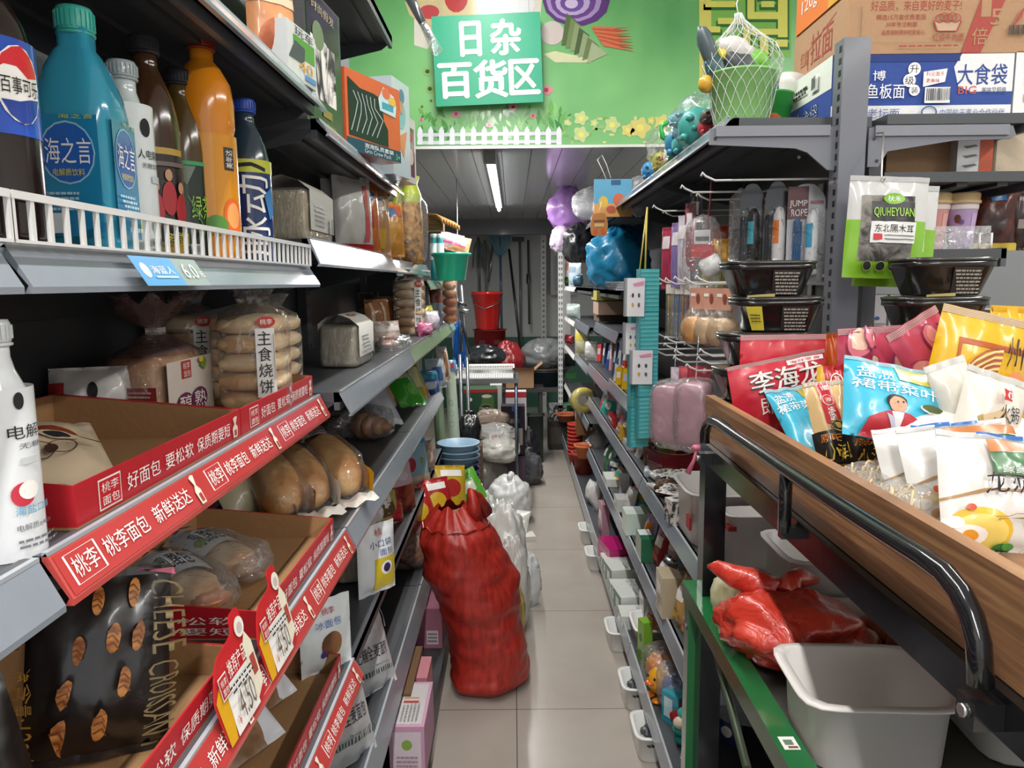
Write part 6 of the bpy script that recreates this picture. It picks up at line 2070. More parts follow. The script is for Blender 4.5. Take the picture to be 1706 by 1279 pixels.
# wire fence along the front of the bottle shelf
fe = thing('shelf_fence', 'white wire fence along the front of the bottle shelf', 'fence', (0, 0, 0))
FW = C('dcdcda', 'g')
for a_, b_ in ((.35, .648), (.652, 1.6)):
    mb = MB(); mb.box(-.4285, -.4235, a_, b_, 1.575, 1.582, FW); mb.build('top_wire', fe)
    n = int((b_ - a_) / .0262)
    for k in range(n + 1):
        y = a_ + k * (b_ - a_) / n
        mb = MB(); mb.box(-.428, -.424, y - .0026, y + .0026, 1.5405, 1.575, FW); mb.build('wire_bar', fe)
    mb = MB(); mb.box(-.4285, -.4235, a_, b_, 1.5375, 1.5405, FW); mb.build('bottom_wire', fe)
# price tag on the bottle shelf rail
a_, b_ = at(238, 440, X=-.40), at(345, 440, X=-.40)
pt = thing('price_tag', 'blue and grey price tag reading six on the bottle shelf rail', 'price tag', (-.4105, (a_.y + b_.y) / 2, 1.516), (R(-52) * 0, 0, R(90)))
w = b_.y - a_.y
mb = MB()
fn = plane((0, -.0035, 0), (w / 2, 0, 0), (0, .0105, .0165))
marks(mb, fn, [('r', -1, -1, 1, 1, C('8f9a98', 'g')), ('r', -1, -1, .15, 1, C('5a9ad0', 'g')), ('e', -.78, .05, .1, .5, W_), ('t', '海蓝人', -.62, -.2, .02, .35, W_), ('r', -.62, -.5, .02, -.35, C('a9cbe6')), ('t', '6.0', .3, -.5, .75, .6, W_), ('t', '元', .8, -.4, .95, .0, W_)], .0006)
mb.build('ticket', pt)

# ---- red bread trays
LOGO = lambda u0, v0, u1, v1: [('r', u0, v0, u1, v1, W_), ('r', u0 + .008, v0 + .08, u1 - .008, v1 - .08, RED), ('t', '桃李', u0 + .025, .06, u1 - .025, v1 - .2, W_), ('t', '面包', u0 + .025, v0 + .2, u1 - .025, -.08, W_)]


def icon(u, v0, v1, w):
    return [('p', [(u - w * .4, v0), (u + w * .4, v0), (u + w * .5, v0 + (v1 - v0) * .45), (u + w * .1, v0 + (v1 - v0) * .66), (u - w * .1, v0 + (v1 - v0) * .66), (u - w * .5, v0 + (v1 - v0) * .45)], C('e6dcc8')),
            ('p', [(u - w * .1, v0 + (v1 - v0) * .6), (u + w * .1, v0 + (v1 - v0) * .6), (u + w * .42, v1 - .05), (u, v1), (u - w * .42, v1 - .1)], C('e0d6c8')), ('r', u - w * .22, v0 + .12, u + w * .22, v0 + (v1 - v0) * .36, C('a83a34'))]


TRI = LOGO(-.82, -.72, -.62, .74) + [('t', '好面包', -.57, -.42, -.22, .44, W_), ('t', '要松软', -.16, -.42, .2, .44, W_), ('t', '保质期要短', .25, -.42, .78, .44, W_)] + icon(.87, -.7, .72, .09)
TRS = [('t', '要松软', -.2, .1, .75, .65, W_), ('t', '期要短', -.2, -.65, .75, -.1, W_)]


def bread_tray(label, X, y0, y1, Z):
    return tray('bread_tray', label, y1 - y0, .30, .046, .073, (X - .15, (y0 + y1) / 2, Z), R(90), 'bread trays', C('b8202a', 'p'), TRI, TRS)


ta = bread_tray('red card bread tray with a spotted bag in it, behind the white bottle', -.44, .728, 1.186, ZC1 + .0005)
tb = bread_tray('red card bread tray holding bagged toast and stacked buns', -.44, 1.19, 1.625, ZC1 + .0005)
tc = bread_tray('red card bread tray holding black croissant pouches', -.395, .5, 1.0, ZD + .0005)
td = bread_tray('red card bread tray holding two white wrapped breads', -.395, 1.107, 1.577, ZD + .0005)
te = bread_tray('red card bread tray on the low shelf behind the price cards', -.39, 1.1, 1.57, ZG1 + .0005)
tf = bread_tray('red card bread tray on the low shelf, closest to the camera', -.39, .6, 1.06, ZG1 + .0005)

# printed strips in the price rails
SR = C('ae4440', 'g')


def strip(X, Z1, rz, tilt, y0, n, unit, g):
    mb = MB()
    hx, hz = X - tilt / 2 + .0024, Z1 - rz / 2
    for k in range(n):
        a = y0 + k * unit
        fn = plane((hx + .0022, a + unit / 2, hz + .001), (0, unit / 2, 0), (-tilt / 2, 0, rz / 2))
        marks(mb, fn, [('r', -1, -.86, 1, .86, C('b8403e', 'g')), ('l', [(-.93, -.62), (-.62, -.62), (-.62, .66), (-.93, .66), (-.93, -.62)], .009, W_), ('t', '桃李', -.9, -.42, -.65, .46, W_), ('t', '桃李面包', -.57, -.42, -.02, .46, W_), ('t', '新鲜送达', .08, -.42, .66, .46, W_)] + icon(.8, -.84, .84, .1), .0009)
    return mb.build('printed_strip', g)


strip(Q2, ZC1, .043, .022, .66, 3, .322, gA)
strip(Q3, ZD, .045, .022, .66, 3, .322, gA)
strip(Q4, ZG1, .04, .022, .66, 3, .322, gA)

# recommended product price cards standing in the rail
for k, (py0, lab) in enumerate(((.945, 'red and white price card reading four fifty with a yellow corner'), (1.105, 'red and white recommended product card partly behind the nearer price card'))):
    o = thing('price_card', lab, 'price card', (-.366, py0, ZD - .03 + .012), (R(-13), 0, R(90)))
    o.scale = (1.25, 1.25, 1.25)
    w, h = .115, .085
    mb = MB()
    out = fillet([(-.052, -.012), (.055, -.012), (.056, .05), (.046, .062), (.048, .1), (.02, .098), (.018, .08), (-.03, .074), (-.045, .06), (-.058, .04)], .008)
    mb.prism(out, -.0008, .0008, C('c22a2e', 'g'), 'y')
    fn = flat(-.057, -.012, .057, .09, -.0008)
    marks(mb, fn, [('p', [(-.9, -1), (-.98, .0), (-.75, .2), (-.45, .0), (-.5, -.5), (-.6, -1)], C('dda61e')), ('r', -.55, -1, .6, .06, W_), ('p', [(.55, -.9), (.96, -.7), (.94, .3), (.75, .62), (.55, .4)], C('e4dcc6')), ('r', .66, -.4, .88, .05, C('a8483c')), ('e', .6, .8, .22, .22, C('e9e4da')), ('e', .6, .78, .12, .12, C('c9b8b0')),
                   ('r', -.78, -.1, -.42, .38, W_), ('r', -.76, -.07, -.44, .35, C('b8282c')), ('t', '桃李', -.72, .15, -.48, .3, W_), ('t', '面包', -.72, -.03, -.48, .12, W_), ('t', '推荐产品', -.36, .14, .5, .5, W_),
                   ('t', '¥', -.48, -.82, -.38, -.6, RED), ('t', '4.50', -.3, -.82, .42, -.2, C('6a5a4a'))] + smalltext(-.5, -.15, .5, .03, 2, INK, 4), .0006)
    mb.build('card', o)

# white electrolyte bottle at the very edge, on the tray shelf
l = Vector((-.467, .665, ZC1 + .0005))
bottle('drink_bottle', 'white electrolyte water bottle standing on the tray shelf at the picture edge', l, facing(l, .35), .031, .215, C('dfe3e6', 'g'), C('d0d4d6', 'g'), (.0, .72, C('e6e9ec', 'g')),
       items=[('e', .2, .86, .12, .1, INK), ('t', '电解', -.1, .42, .7, .58, INK), ('t', '无糖', .1, .3, .7, .37, C('4a4a50')), ('r', .1, .12, .6, .2, C('c9cdd0')), ('e', .1, -.22, .26, .14, C('c9384a')), ('e', .22, -.18, .22, .11, W_), ('t', '海盐口味', -.1, -.46, .8, -.36, C('4fa6c9')), ('t', '电解质≥400mg', -.1, -.66, .9, -.57, C('5a5a60'))] + smalltext(-.1, -.86, .9, -.74, 2, C('7a7a80'), 3))

# spotted bag in the first tray
mb, f = pouch_mesh(.15, .22, .055, C('d8c2a4', 'f'), 3, [('e', -.4, .35, .4, .3, C('7a3420', 'f')), ('e', .25, .0, .35, .12, C('8a4028', 'f')), ('e', .3, -.1, .3, .1, C('d9c4a8')), ('e', .28, -.1, .2, .07, INK), ('e', -.45, -.25, .16, .12, C('c9a884')), ('e', -.45, -.25, .09, .07, INK), ('o', .0, -.5, .22, .16, C('5a4a3c'), .12), ('o', .3, -.45, .2, .14, C('5a4a3c'), .12),
                                                     ('e', .15, -.5, .1, .08, C('4a342c')), ('l', [(-.8, .0), (-.7, .1)], .015, INK), ('l', [(-.7, -.5), (-.5, -.48)], .015, INK), ('l', [(-.3, .6), (.1, .7)], .02, INK), ('l', [(.5, -.3), (.8, -.25)], .02, INK)], wr=.005)
simple('bread_bag', 'beige spotted bread bag lying in the tray behind the white bottle', 'bag', mb, (-.50, .775, ZC1 + .03), (R(-80), R(6), R(38)))

# toast in clear bag with white clip, in the second tray
X0, X1, Y0_, Y1_, ZB_ = -.70, -.592, 1.25, 1.46, ZC1 + .005
cx_, cy_ = (X0 + X1) / 2, (Y0_ + Y1_) / 2
o = thing('toast_loaf', 'bagged toast loaf with a gathered top and white clip, in the red tray', 'bread', (cx_, cy_, ZB_))
hx, hy, hz = (X1 - X0) / 2, (Y1_ - Y0_) / 2, .062
mb = MB(); mb.blob(0, 0, hz, hx * .96, hy * .96, hz, two_tone('toast_side', '9a6234', 'd8b489', 5, .7, .3, .1), .05, 3, 3, 28, 18, pw=.42); mb.build('loaf', o)
mb = MB()
fn = plane((hx + .004, 0, hz * .9), (0, hy * .95, 0), (0, 0, hz * .85))
marks(mb, fn, [('r', -.95, -1, .95, 1, C('e0d6cc', 'f')), ('r', -.4, .35, .0, .95, C('b8342c')), ('t', '桃李', -.34, .66, -.06, .9, W_), ('t', '面包', -.34, .4, -.06, .62, W_), ('e', -.35, -.5, .34, .4, C('6a2a52')), ('e', .25, -.45, .34, .4, C('6a2a52')), ('t', '醇', -.6, -.8, -.12, -.2, W_), ('t', '熟', .0, -.75, .5, -.15, W_), ('p', [(.3, .7), (.5, 1), (.6, .8), (.5, .5)], C('6f9a3a')), ('e', .35, .9, .1, .1, C('d9c23a'))], .0012)
fn2 = plane((0, -hy - .004, hz * .9), (hx * .95, 0, 0), (0, 0, hz * .85))
marks(mb, fn2, [('r', -.1, -.2, .9, .25, C('8f2f30', 'f')), ('t', '醇熟', -.8, -.8, -.35, .1, C('6a2a52'))] + smalltext(0, -.1, .8, .15, 2, C('d0a8a0'), 4), .0012)
mb.build('printed_wrap', o)
b = MB()
b.blob(0, 0, hz, hx * 1.08, hy * 1.08, hz * 1.1, CLEAR, .06, 3, 2, 26, 18, pw=.48)
sg = 22
prof = [(.07, hz * 1.9), (.045, hz * 2.15), (.012, hz * 2.55), (.03, hz * 2.85), (.055, hz * 3.3), (.065, hz * 3.5)]
vs, fs = [], []
for j, (r_, z) in enumerate(prof):
    for i in range(sg):
        a = 2 * PI * i / sg
        q = r_ * (1 + (.3 if j > 2 else .12) * math.sin(i * PI * .82 + j))
        vs.append((q * math.cos(a) * .9 - .01 * (j > 2), q * math.sin(a) * (1.5 if j < 2 else 1), z + (.012 * math.sin(i * 2.1) if j > 3 else 0)))
for j in range(len(prof) - 1):
    for i in range(sg):
        k = (i + 1) % sg
        fs.append((j * sg + i, j * sg + k, (j + 1) * sg + k, (j + 1) * sg + i))
b.add(vs, fs, film('e0b8b8', .12, .12, .3), None, True)
b.build('clear_bag', o)
mb = MB(); mb.box(-.013, .013, -.012, .012, hz * 2.45, hz * 2.65, C('dedede', 'p')); mb.build('clip', o)


def buns(label, loc, n, r, h, seed, labeltx=None, lang=-.3, group=None, back=False):
    o = thing('bun_bag', label, 'bread', loc, 0, group)
    for k in range(n):
        mb = MB()
        rd_ = random.Random(seed * 10 + k)
        mb.blob(rd_.uniform(-.003, .003), rd_.uniform(-.003, .003), h * (k + .5), r, r, h * .53, BUN, .04, 2, seed + k, 28, 12, pw=.72)
        mb.build('bun', o)
    H_ = n * h
    mb = MB()
    vs, fs = [], []
    sg = 32
    pr = [(1.03, .001), (1.06, .1), (1.05, .35), (1.06, .65), (1.06, .9), (.95, 1.02), (.6, 1.08), (.35, 1.12), (.45, 1.2), (.6, 1.28)]
    for j, (q, z) in enumerate(pr):
        for i in range(sg):
            a = 2 * PI * i / sg
            k = q * r * (1 + .035 * noise.noise(Vector((math.cos(a) * 3, math.sin(a) * 3, z * 4 + seed))) + (.2 * math.sin(i * 2.2) if j > 6 else 0))
            vs.append((k * math.cos(a), k * math.sin(a), H_ * z))
    for j in range(len(pr) - 1):
        for i in range(sg):
            k = (i + 1) % sg
            fs.append((j * sg + i, j * sg + k, (j + 1) * sg + k, (j + 1) * sg + i))
    mb.add(vs, fs, film('ffffff', .05, .08, .25, 18), None, True)
    mb.build('clear_bag', o)
    if labeltx:
        mb = MB()
        fc = lambda u, v: Vector((r * 1.085 * math.sin(lang + u * .26), -r * 1.085 * math.cos(lang + u * .26), H_ * (.05 + .95 * (v + 1) / 2)))
        it = [('r', -1, -.95, 1, .72, C('e6e4e0', 'f')), ('r', -1, -1, 1, -.78, C('6a2a24', 'f')), ('t', '面包', -.7, -.97, .5, -.82, W_)]
        for k, ch in enumerate('主食烧饼'):
            it.append(('t', ch, -.8, .36 - k * .35, .55, .66 - k * .35, INK))
        it += [('e', .1, .86, .95, .12, C('b8322e')), ('t', '桃李', -.5, .8, .7, .92, W_), ('r', .7, -.4, .8, .6, C('9a9a96'))]
        marks(mb, fc, it, .001)
        mb.build('label', o)
    return o


buns('clear bag of five stacked buns with a white lettered strip, in the red tray', (-.505, 1.46, ZC1 + .005), 5, .064, .0365, 1, True, .62)
buns('clear bag of stacked buns with a white lettered strip, behind the bagged toast', (-.665, 1.545, ZC1 + .005), 5, .058, .036, 2, True, .75)
buns('clear bag of browner buns standing right behind the lettered bun bag', (-.535, 1.66, ZE + .0005), 5, .06, .034, 3)
mb, f = pouch_mesh(.12, .1, .04, C('d0ccc8', 'f'), 4, [('e', .1, .2, .14, .3, INK), ('r', -1, -.5, -.6, .5, C('b02a30'))])
simple('bread_bag', 'white bread bag with a black spot lying behind the trays', 'bag', mb, (-.70, 1.225, ZC1 + .012), (R(-8), 0, R(20)))


# boxy toast packs with white paper handle
def toast(label, loc, w, d, h, col, rot=0, band=True, seed=1):
    o = thing('toast_pack', label, 'bread', loc, rot)
    cm = two_tone('crumb' + col, col, 'd6cbb4' if col[0] != '8' else 'aca28c', 70, .85, .2, .3, stretch=(3, 1, .4))
    mb = MB(); mb.blob(0, 0, h / 2, w / 2, d / 2, h / 2, cm, .015, 3, seed, 28, 20, pw=.2); mb.build('slices', o)
    mb = MB(); mb.blob(0, 0, h / 2 + .002, w / 2 + .004, d / 2 + .004, h / 2 + .003, film('f4f2ea', .13, .12, .3), .03, 3, seed, 28, 20, pw=.22)
    mb.build('clear_wrap', o)
    if band:
        mb = MB()
        pts = [(w / 2 + .006, .03), (w / 2 + .006, h), (w * .32, h + .022), (0, h + .034), (-w * .32, h + .026), (-w / 2 - .005, h + .006), (-w / 2 - .006, h * .8)]
        pm_ = C('d9d7d0', 'k')
        for (a0, b0_), (a1, b1) in zip(pts, pts[1:]):
            mb.add([(a0, -d * .42, b0_), (a0, d * .46, b0_), (a1, d * .46, b1), (a1, -d * .42, b1)], [(0, 1, 2, 3)], pm_, None, True)
            mb.add([(a0 - .001, -d * .42, b0_), (a0 - .001, d * .46, b0_), (a1 - .001, d * .46, b1), (a1 - .001, -d * .42, b1)], [(3, 2, 1, 0)], pm_, None, True)
        marks(mb, plane((w / 2 + .0065, 0, h * .55), (0, d * .4, 0), (0, 0, h * .36)), smalltext(-.7, -.6, .2, .6, 5, C('9a98a0'), seed) + [('r', .5, -.9, .7, .0, C('55605a'))], .0006)
        marks(mb, plane((w * .17, 0, h + .0285), (0, d * .4, 0), (-w * .15, 0, .006)), [('e', -.1, .0, .45, .6, C('b8763c')), ('e', -.2, .1, .2, .3, C('d8b48a')), ('t', '吐司', .3, -.5, .8, .4, C('3a5a8a'))], .001)
        mb.build('paper_handle', o)
    return o


t1 = at(597, 614, Z=ZE)
toast('square toast pack with a white paper handle on the shelf beyond the trays', (t1.x - .058, t1.y + .13, ZE + .0005), .105, .25, .118, '8a8272')
toast('square cream toast pack with a white paper handle at the end of the bottle shelf', (-.535, 1.90, ZA2 + .0005), .115, .26, .122, 'b0a284', 0, True, 3)

# snack bags beyond the cream toast pack
for k, (px, X, w, h, t_, m, it, lab) in enumerate((
        (522, -.63, .15, .16, .07, C('b9b4b0', 'f'), [('r', -.9, -.6, .9, .4, C('c9c7c4', 'f')), ('r', .4, -.9, .8, .3, C('a83a3a', 'f'))], 'grey and red crispy snack bag behind the cream toast pack'),
        (552, -.62, .13, .24, .07, C('8a2a34', 'f'), [('r', -.8, -.9, .6, .1, C('c2bfbc', 'f'))], 'dark red topped snack bag in the shade of the top shelf'),
        (572, -.52, .14, .235, .06, C('bcb9b4', 'f'), [('r', -1, -1, 1, -.8, C('b8262c', 'f')), ('r', .35, -.75, .6, .75, C('c4585a', 'f')), ('t', '小零食', -.2, -.96, .6, -.84, W_)], 'upright grey snack bag with a red foot next to the cream toast pack'),
        (590, -.48, .14, .225, .06, C('c4c2bd', 'f'), [('r', -1, -1, 1, -.8, C('b8262c', 'f')), ('r', .35, -.75, .6, .75, C('c4585a', 'f'))], 'grey snack bag with a red foot, second in the row'),
        (612, -.47, .1, .23, .05, C('c06a30', 'f'), [('e', .0, .6, .5, .16, C('3a5a9a', 'f')), ('e', .0, .65, .25, .09, C('d9a88a', 'f')), ('r', -1, -.3, .2, .2, C('b0444a', 'f'))], 'orange snack bag with a blue and red mark'),
        (630, -.46, .1, .22, .05, C('b98a5c', 'f'), [('r', -.6, .35, .5, .8, C('d9cfc0', 'f')), ('o', 0, .58, .3, .12, C('a83a3a')), ('r', -.4, -.8, .3, -.2, C('c9a03a', 'f'))], 'tan snack bag with a pale round mark'),
        (649, -.45, .13, .2, .05, C('c98a3c', 'f'), [('r', -.8, .45, .8, .85, C('c0522c', 'f')), ('e', .0, .6, .35, .16, C('4a6a9a', 'f')), ('p', [(-.8, .3), (.6, .2), (-.2, -.7)], C('d9a050', 'f'))], 'amber snack bag with an orange head and blue mark'),
        (640, -.56, .12, .26, .05, C('a8642c', 'f'), [], 'plain orange brown snack bag behind the amber one'))):
    l = onl(px, X, ZA2 + .0005, 350)
    mb, f = pouch_mesh(w, h, t_, m, 210 + k, it, wr=.006)
    simple('snack_bag', lab, 'bag', mb, l, (R(-3), 0, R(48)))
for k, (px, X, lab) in enumerate(((687, -.44, 'tall pack of dark golden crisps with a yellow green top'), (667, -.56, 'tall pack of crisps with a yellow green top, half hidden behind'))):
    l = onl(px, X, ZA2 - .011, 400)
    o = thing('crisp_pack', lab, 'packet', l, R(45))
    mb = MB(); mb.lathe([(.05, 0), (.055, .02), (.052, .2), (.045, .26), (.03, .29)], two_tone('crisps', '5a3410', 'c9922c', 26, .5, 1, .3), 20, ax=1, ay=.7); mb.build('crisps', o)
    mb = MB(); mb.lathe([(.046, .262), (.047, .3), (.03, .34), (.042, .375)], C('aebe2c', 'f'), 18, ay=.7, cap0=False); mb.build('top', o)
    mb = MB(); mb.blob(0, 0, .15, .07, .05, .155, CLEAR, .1, 3, k, pw=.6); mb.build('wrap', o)

# boxes on the upper shelves
def boxq(name, label, bl, br, tl_py, Yl, Yr, zb, d, m, it, cat='box', parts=None):
    a, b_ = at(*bl, Y=Yl), at(*br, Y=Yr)
    a.z = b_.z = zb
    top = at(bl[0], tl_py, Y=Yl).z
    rot, w, h = frame(a, b_, a + Vector((0, 0, top - zb)))
    M = rot.to_matrix()
    loc = (a + b_) / 2 + M @ Vector((0, d / 2, 0))
    o = carton(name, label, cat, w, d, h, m, loc, tuple(rot), {'f': it})
    if parts:
        parts(o, w, h, d)
    return o


def toywin(o, w, h, d):
    mb = MB()
    fn = flat(-w / 2, 0, w / 2, h, -d / 2)
    marks(mb, fn, [('p', [(-.92, -.62), (.5, -.66), (.5, -.2), (.35, .0), (.3, .35), (.45, .5), (-.0, .62), (-.5, .62), (-.92, .8)], C('23262a', 'g'))], .0012)
    for k in range(6):
        marks(mb, fn, [('l', [(-.85 + .18 * k, -.5), (-.7 + .2 * k, -.1 + .1 * (k % 2)), (-.6 + .12 * k, .25), (-.75 + .15 * k, .5)], .012, C('b9bec0', 'g'))], .002)
    mb.build('clear_window', o)


boxq('toy_box', 'orange and navy windowed toy box standing on the upper shelf', (578, 238), (668, 270), 110, 2.0, 2.25, ZB2 + .0005, .07, C('c9603c', 'g'),
     [('r', -1, -1, 1, -.68, C('27405c', 'g')), ('t', '泡泡队员套装', -.4, -.84, .7, -.72, W_), ('t', 'Grin Crew Pack', -.4, -.97, .6, -.86, C('b9c9d6')), ('t', '3+', .78, -.95, .95, -.78, C('6fc07a')),
      ('p', [(.15, .55), (.35, .9), (.75, .75), (.85, .5), (.8, .2), (.2, .25)], C('bfd6da', 'g')), ('r', .28, .32, .72, .5, C('4a9ab0', 'g')), ('e', .45, .75, .16, .14, C('cf6a4a')), ('e', .68, .6, .14, .12, C('d9b04a'))], parts=toywin)
boxq('toy_box', 'pale blue picture box standing behind the orange toy box', (655, 240), (684, 262), 125, 2.45, 2.6, ZB2 + .0005, .08, C('b9c6cc', 'g'), [('e', 0, .3, .5, .3, C('7fb0b8', 'g')), ('e', .1, .7, .3, .15, C('5a7a8a')), ('p', [(-.5, -.2), (.6, .0), (.2, -.6)], C('cf8a5c')), ('e', 0, .45, .2, .14, C('c08a6a'))])
boxq('toy_box', 'small white box with a dark red picture at the shelf end', (676, 258), (693, 272), 190, 2.62, 2.74, ZB2 + .0005, .06, C('d0ccc8', 'g'), [('r', -.7, -.8, .7, .7, C('5a1f28', 'g')), ('e', 0, -.2, .5, .25, C('c9a8a0')), ('e', 0, .4, .4, .15, C('a83a44'))])
FUR = two_tone('fur', '2a2a28', 'd9d6d0', 16, .8, 1.5, .5, .4, .52, stretch=(1, 1, .5))
boxq('wig_box', 'tall silver framed box of black and white fluffy goods on the upper shelf', (512, 190), (572, 215), -40, 1.72, 1.98, ZB2 + .0005, .06, C('6a6c6c', 's'),
     [('r', -.86, -.95, .86, .96, C('1d1f1e', 'g')), ('r', -.7, -.5, .6, .35, FUR), ('e', -.1, .0, .6, .4, FUR), ('e', -.3, .4, .3, .2, C('6a7a5a')), ('t', '时尚假发', -.6, .72, .6, .86, C('a89a78')), ('r', -.2, -.72, .3, -.6, C('8a7a3a')), ('r', .0, -.9, .5, -.8, C('6a7a3a'))])
boxq('toy_box', 'small white and green toy car box on the top shelf lip', (481, 120), (528, 152), 28, 1.47, 1.6, 1.8905, .05, C('d0d3d2', 'g'), [('r', -.6, -.1, .9, .6, C('5a9a4a', 'g')), ('p', [(-.95, -.3), (-.5, .4), (.2, .3), (.1, -.3)], C('4a5055')), ('t', '玩车', -.5, .62, .8, .95, INK), ('t', '40', -.3, -.6, .7, -.2, C('cf9a3c')), ('r', .1, -.85, .9, -.65, C('5a8ac0'))])
l = onl(452, -.455, 1.8905, 60)
mb, f = pouch_mesh(.1, .19, .06, C('c98a5c', 'f'), 5, [('r', -1, .35, 1, 1, C('d9b89a', 'f')), ('e', .0, -.4, .8, .5, two_tone('orangefood', '9a4a24', 'cf7a4a', 20, .4, .6, .2)), ('r', -.8, .6, -.3, .9, C('a8909a')), ('e', .6, .7, .3, .15, C('c05a4a'))])
simple('snack_bag', 'orange snack bag on the top shelf beside the small toy car box', 'bag', mb, l, (0, 0, R(50)))
o = thing('ladle', 'dark spoon handle in clear wrap hanging off the highest shelf', 'utensil', at(700, 30, Y=3.0))
d_ = at(730, 88, Y=3.0) - at(700, 30, Y=3.0)
mb = MB(); mb.tube([-d_ * .8, (0, 0, 0), d_ * .6], [.02, .016, .01], C('3a3c40', 'g'), 8); mb.build('handle', o)
mb = MB(); mb.tube([d_ * .1, d_ * .6, d_], [.014, .018, .02], CLEAR2, 8); mb.build('wrap', o)

# ---- black croissant pouches in the third tray
CRO = two_tone('croissant', '8a4a1c', 'd08a44', 30, .5, .3, .2, stretch=(1, 1, 3))
it = []
for k, (u, v) in enumerate(((-.05, .68), (.45, .72), (-.3, .2), (.15, .3), (.5, .28), (-.45, -.2), (.3, -.15), (-.0, -.5), (-.5, -.6))):
    it += [('p', [(u + .14 * math.cos(t) * .5 + .05 * math.sin(t), v + .15 * math.sin(t) * .9 - .05 * math.cos(t)) for t in [j * PI / 7 for j in range(14)]], CRO)] + [('l', [(u - .07, v + .06 - .06 * j), (u, v + .08 - .06 * j), (u + .06, v + .02 - .06 * j)], .008, C('7a4018')) for j in range(3)]
it += [('t', 'CHEESE', .62, .1, .95, .8, C('6a5a3a'), 3), ('t', 'CROISSANT', .6, -.8, .86, .0, C('6a5a3a'), 3), ('t', '净含量:120克', -.9, -.8, -.72, .1, C('b9863a'), 3), ('r', -.95, .3, -.85, .7, C('8a6a34')), ('r', .55, .85, .9, .98, C('a83a5a'))]
BKP = C('1d1614', 'f')
o = thing('croissant_pouch', 'black pouch printed with small croissants leaning in the red tray', 'pouch', (-.485, .80, ZD + .008), (R(-14), R(6), R(30)))
mb, f = pouch_mesh(.15, .215, .05, BKP, 61, it, wr=.004); mb.build('pouch', o)
for v0 in (-1, .9):
    mb = MB(); marks(mb, f, [('r', -1, v0, 1, v0 + .1, C('2a2422', 'g'))], .0016); mb.build('seal', o)
o = thing('croissant_pouch', 'plain black pouch back at the near end of the red tray', 'pouch', (-.50, .62, ZD + .008), (R(-20), R(-6), R(50)))
mb, f = pouch_mesh(.14, .17, .05, C('15110f', 'f'), 62); mb.build('pouch', o)
# white wrapped breads in the fourth tray
for k, (px, py, rz_, lab) in enumerate(((310, 985, -40, 'white wrapped filled bread lying nearer the front of its tray'), (365, 935, -30, 'clear wrapped golden bread lying at the back of its tray'))):
    p = at(px, py, Z=ZD + .03)
    bm_ = MB(); bm_.blob(0, 0, .032, .085, .045, .03, two_tone('bread_w', 'b8854e', 'e3d3b6' if k == 0 else 'd9b070', 8, .6, .4, .1), .1, 3, k, pw=.8)
    o = bagged('wrapped_bread', lab, 'bread', (p.x, p.y, ZD + .004), (0, 0, R(rz_)), [('bread', bm_)], (.115, .058, .038), film('ffffff', .1, .1, .3), 'none' and None, seed=k + 2, amp=.14)
    mb = MB()
    fb = lambda u, v, kk=k: Vector((-.045 + u * .06, v * .045, .075 + .006 * math.cos(u * 2) - .018 * abs(v) ** 2 - .004 * kk))
    mb.grid(fb, 10, 8, C('dcdcde', 'f'))
    marks(mb, fb, [('t', '乳酪包', -.2, -.6, .75, .5, INK, 1), ('e', .5, -.6, .2, .2, C('8aa84a'))] + smalltext(-.9, -.8, -.4, .8, 4, C('77777c'), k), .001)
    mb.build('printed_sleeve', o)
    mb = MB(); mb.blob(.085, 0, .036, .03, .03, .012, C('c97a44', 'f') if k == 0 else CLEAR2, .3, 3, 2); mb.build('wrap_end', o)
# white bags in the low tray
for k, (px, py, lab) in enumerate(((455, 1160, 'white bread bag with black brush lettering at the back of the low tray'), (430, 1235, 'white bread bag with black brush lettering at the front of the low tray'))):
    p = at(px, py, Z=ZG1 + .05)
    mb, f = pouch_mesh(.13, .2, .06, C('d9dae0', 'f'), 64 + k, [('r', -1, -1, .3, -.1, two_tone('brownroll', '5a3a24', 'a9825a', 10, .5, .3, .1)), ('t', '肉松', -.7, .25, -.2, .8, INK), ('t', '卷', -.1, .3, .3, .8, C('2a3a7a')), ('e', .5, .55, .2, .15, C('5a3420'))] + smalltext(.0, .0, .8, .2, 2, C('8a8a94'), k))
    simple('bread_bag', lab, 'bag', mb, (p.x, p.y, ZG1 + .03), (R(-52), 0, R(62)))

# ---- long loaves on the shelf beyond the fourth tray
for k, (px, py, c1, lab) in enumerate(((556, 795, 'd9a020', 'long golden loaf in a clear bag with orange yellow edging, furthest of three'), (500, 815, 'd6d0c4', 'long golden loaf in a clear bag with pale edging, middle of three'), (458, 825, 'd08a1c', 'long loaf bag with a bright orange edge, nearest of three'))):
    p = at(px, py, Z=ZD + .045)
    lf = MB(); lf.blob(0, 0, .06, .118, .054, .056, LOAF, .06, 3, k, 30, 18, pw=.75)
    o = thing('long_loaf', lab, 'bread', (p.x, p.y, ZD + .0012), (R(10), R(16), R(-52)), None)
    o.location.z = ZD + .03
    lf.build('loaf', o)
    mb = MB(); mb.blob(0, 0, .06, .145, .064, .064, film('ffffff', .03, .06, .25, 16), .1, 3, k, pw=.7); mb.build('clear_bag', o)
    mb = MB()
    mb.grid(lambda u, v: Vector((u * .13, .052 + .004 * v, .05 + v * .03 + .004 * math.sin(u * 9))), 12, 4, C(c1, 'f'))
    mb.grid(lambda u, v: Vector((u * .14, -.056 - .004 * v, .045 + v * .028 + .004 * math.sin(u * 8))), 12, 4, C('d6d0c2', 'f') if k < 2 else C('d08a1c', 'f'))
    mb.build('edging', o)
    mb = MB(); mb.grid(lambda u, v: Vector((.145 + .02 * u, v * .05, .03 + .006 * math.sin(v * 6))), 3, 8, C('dcd8d0', 'f')); mb.build('seal', o)
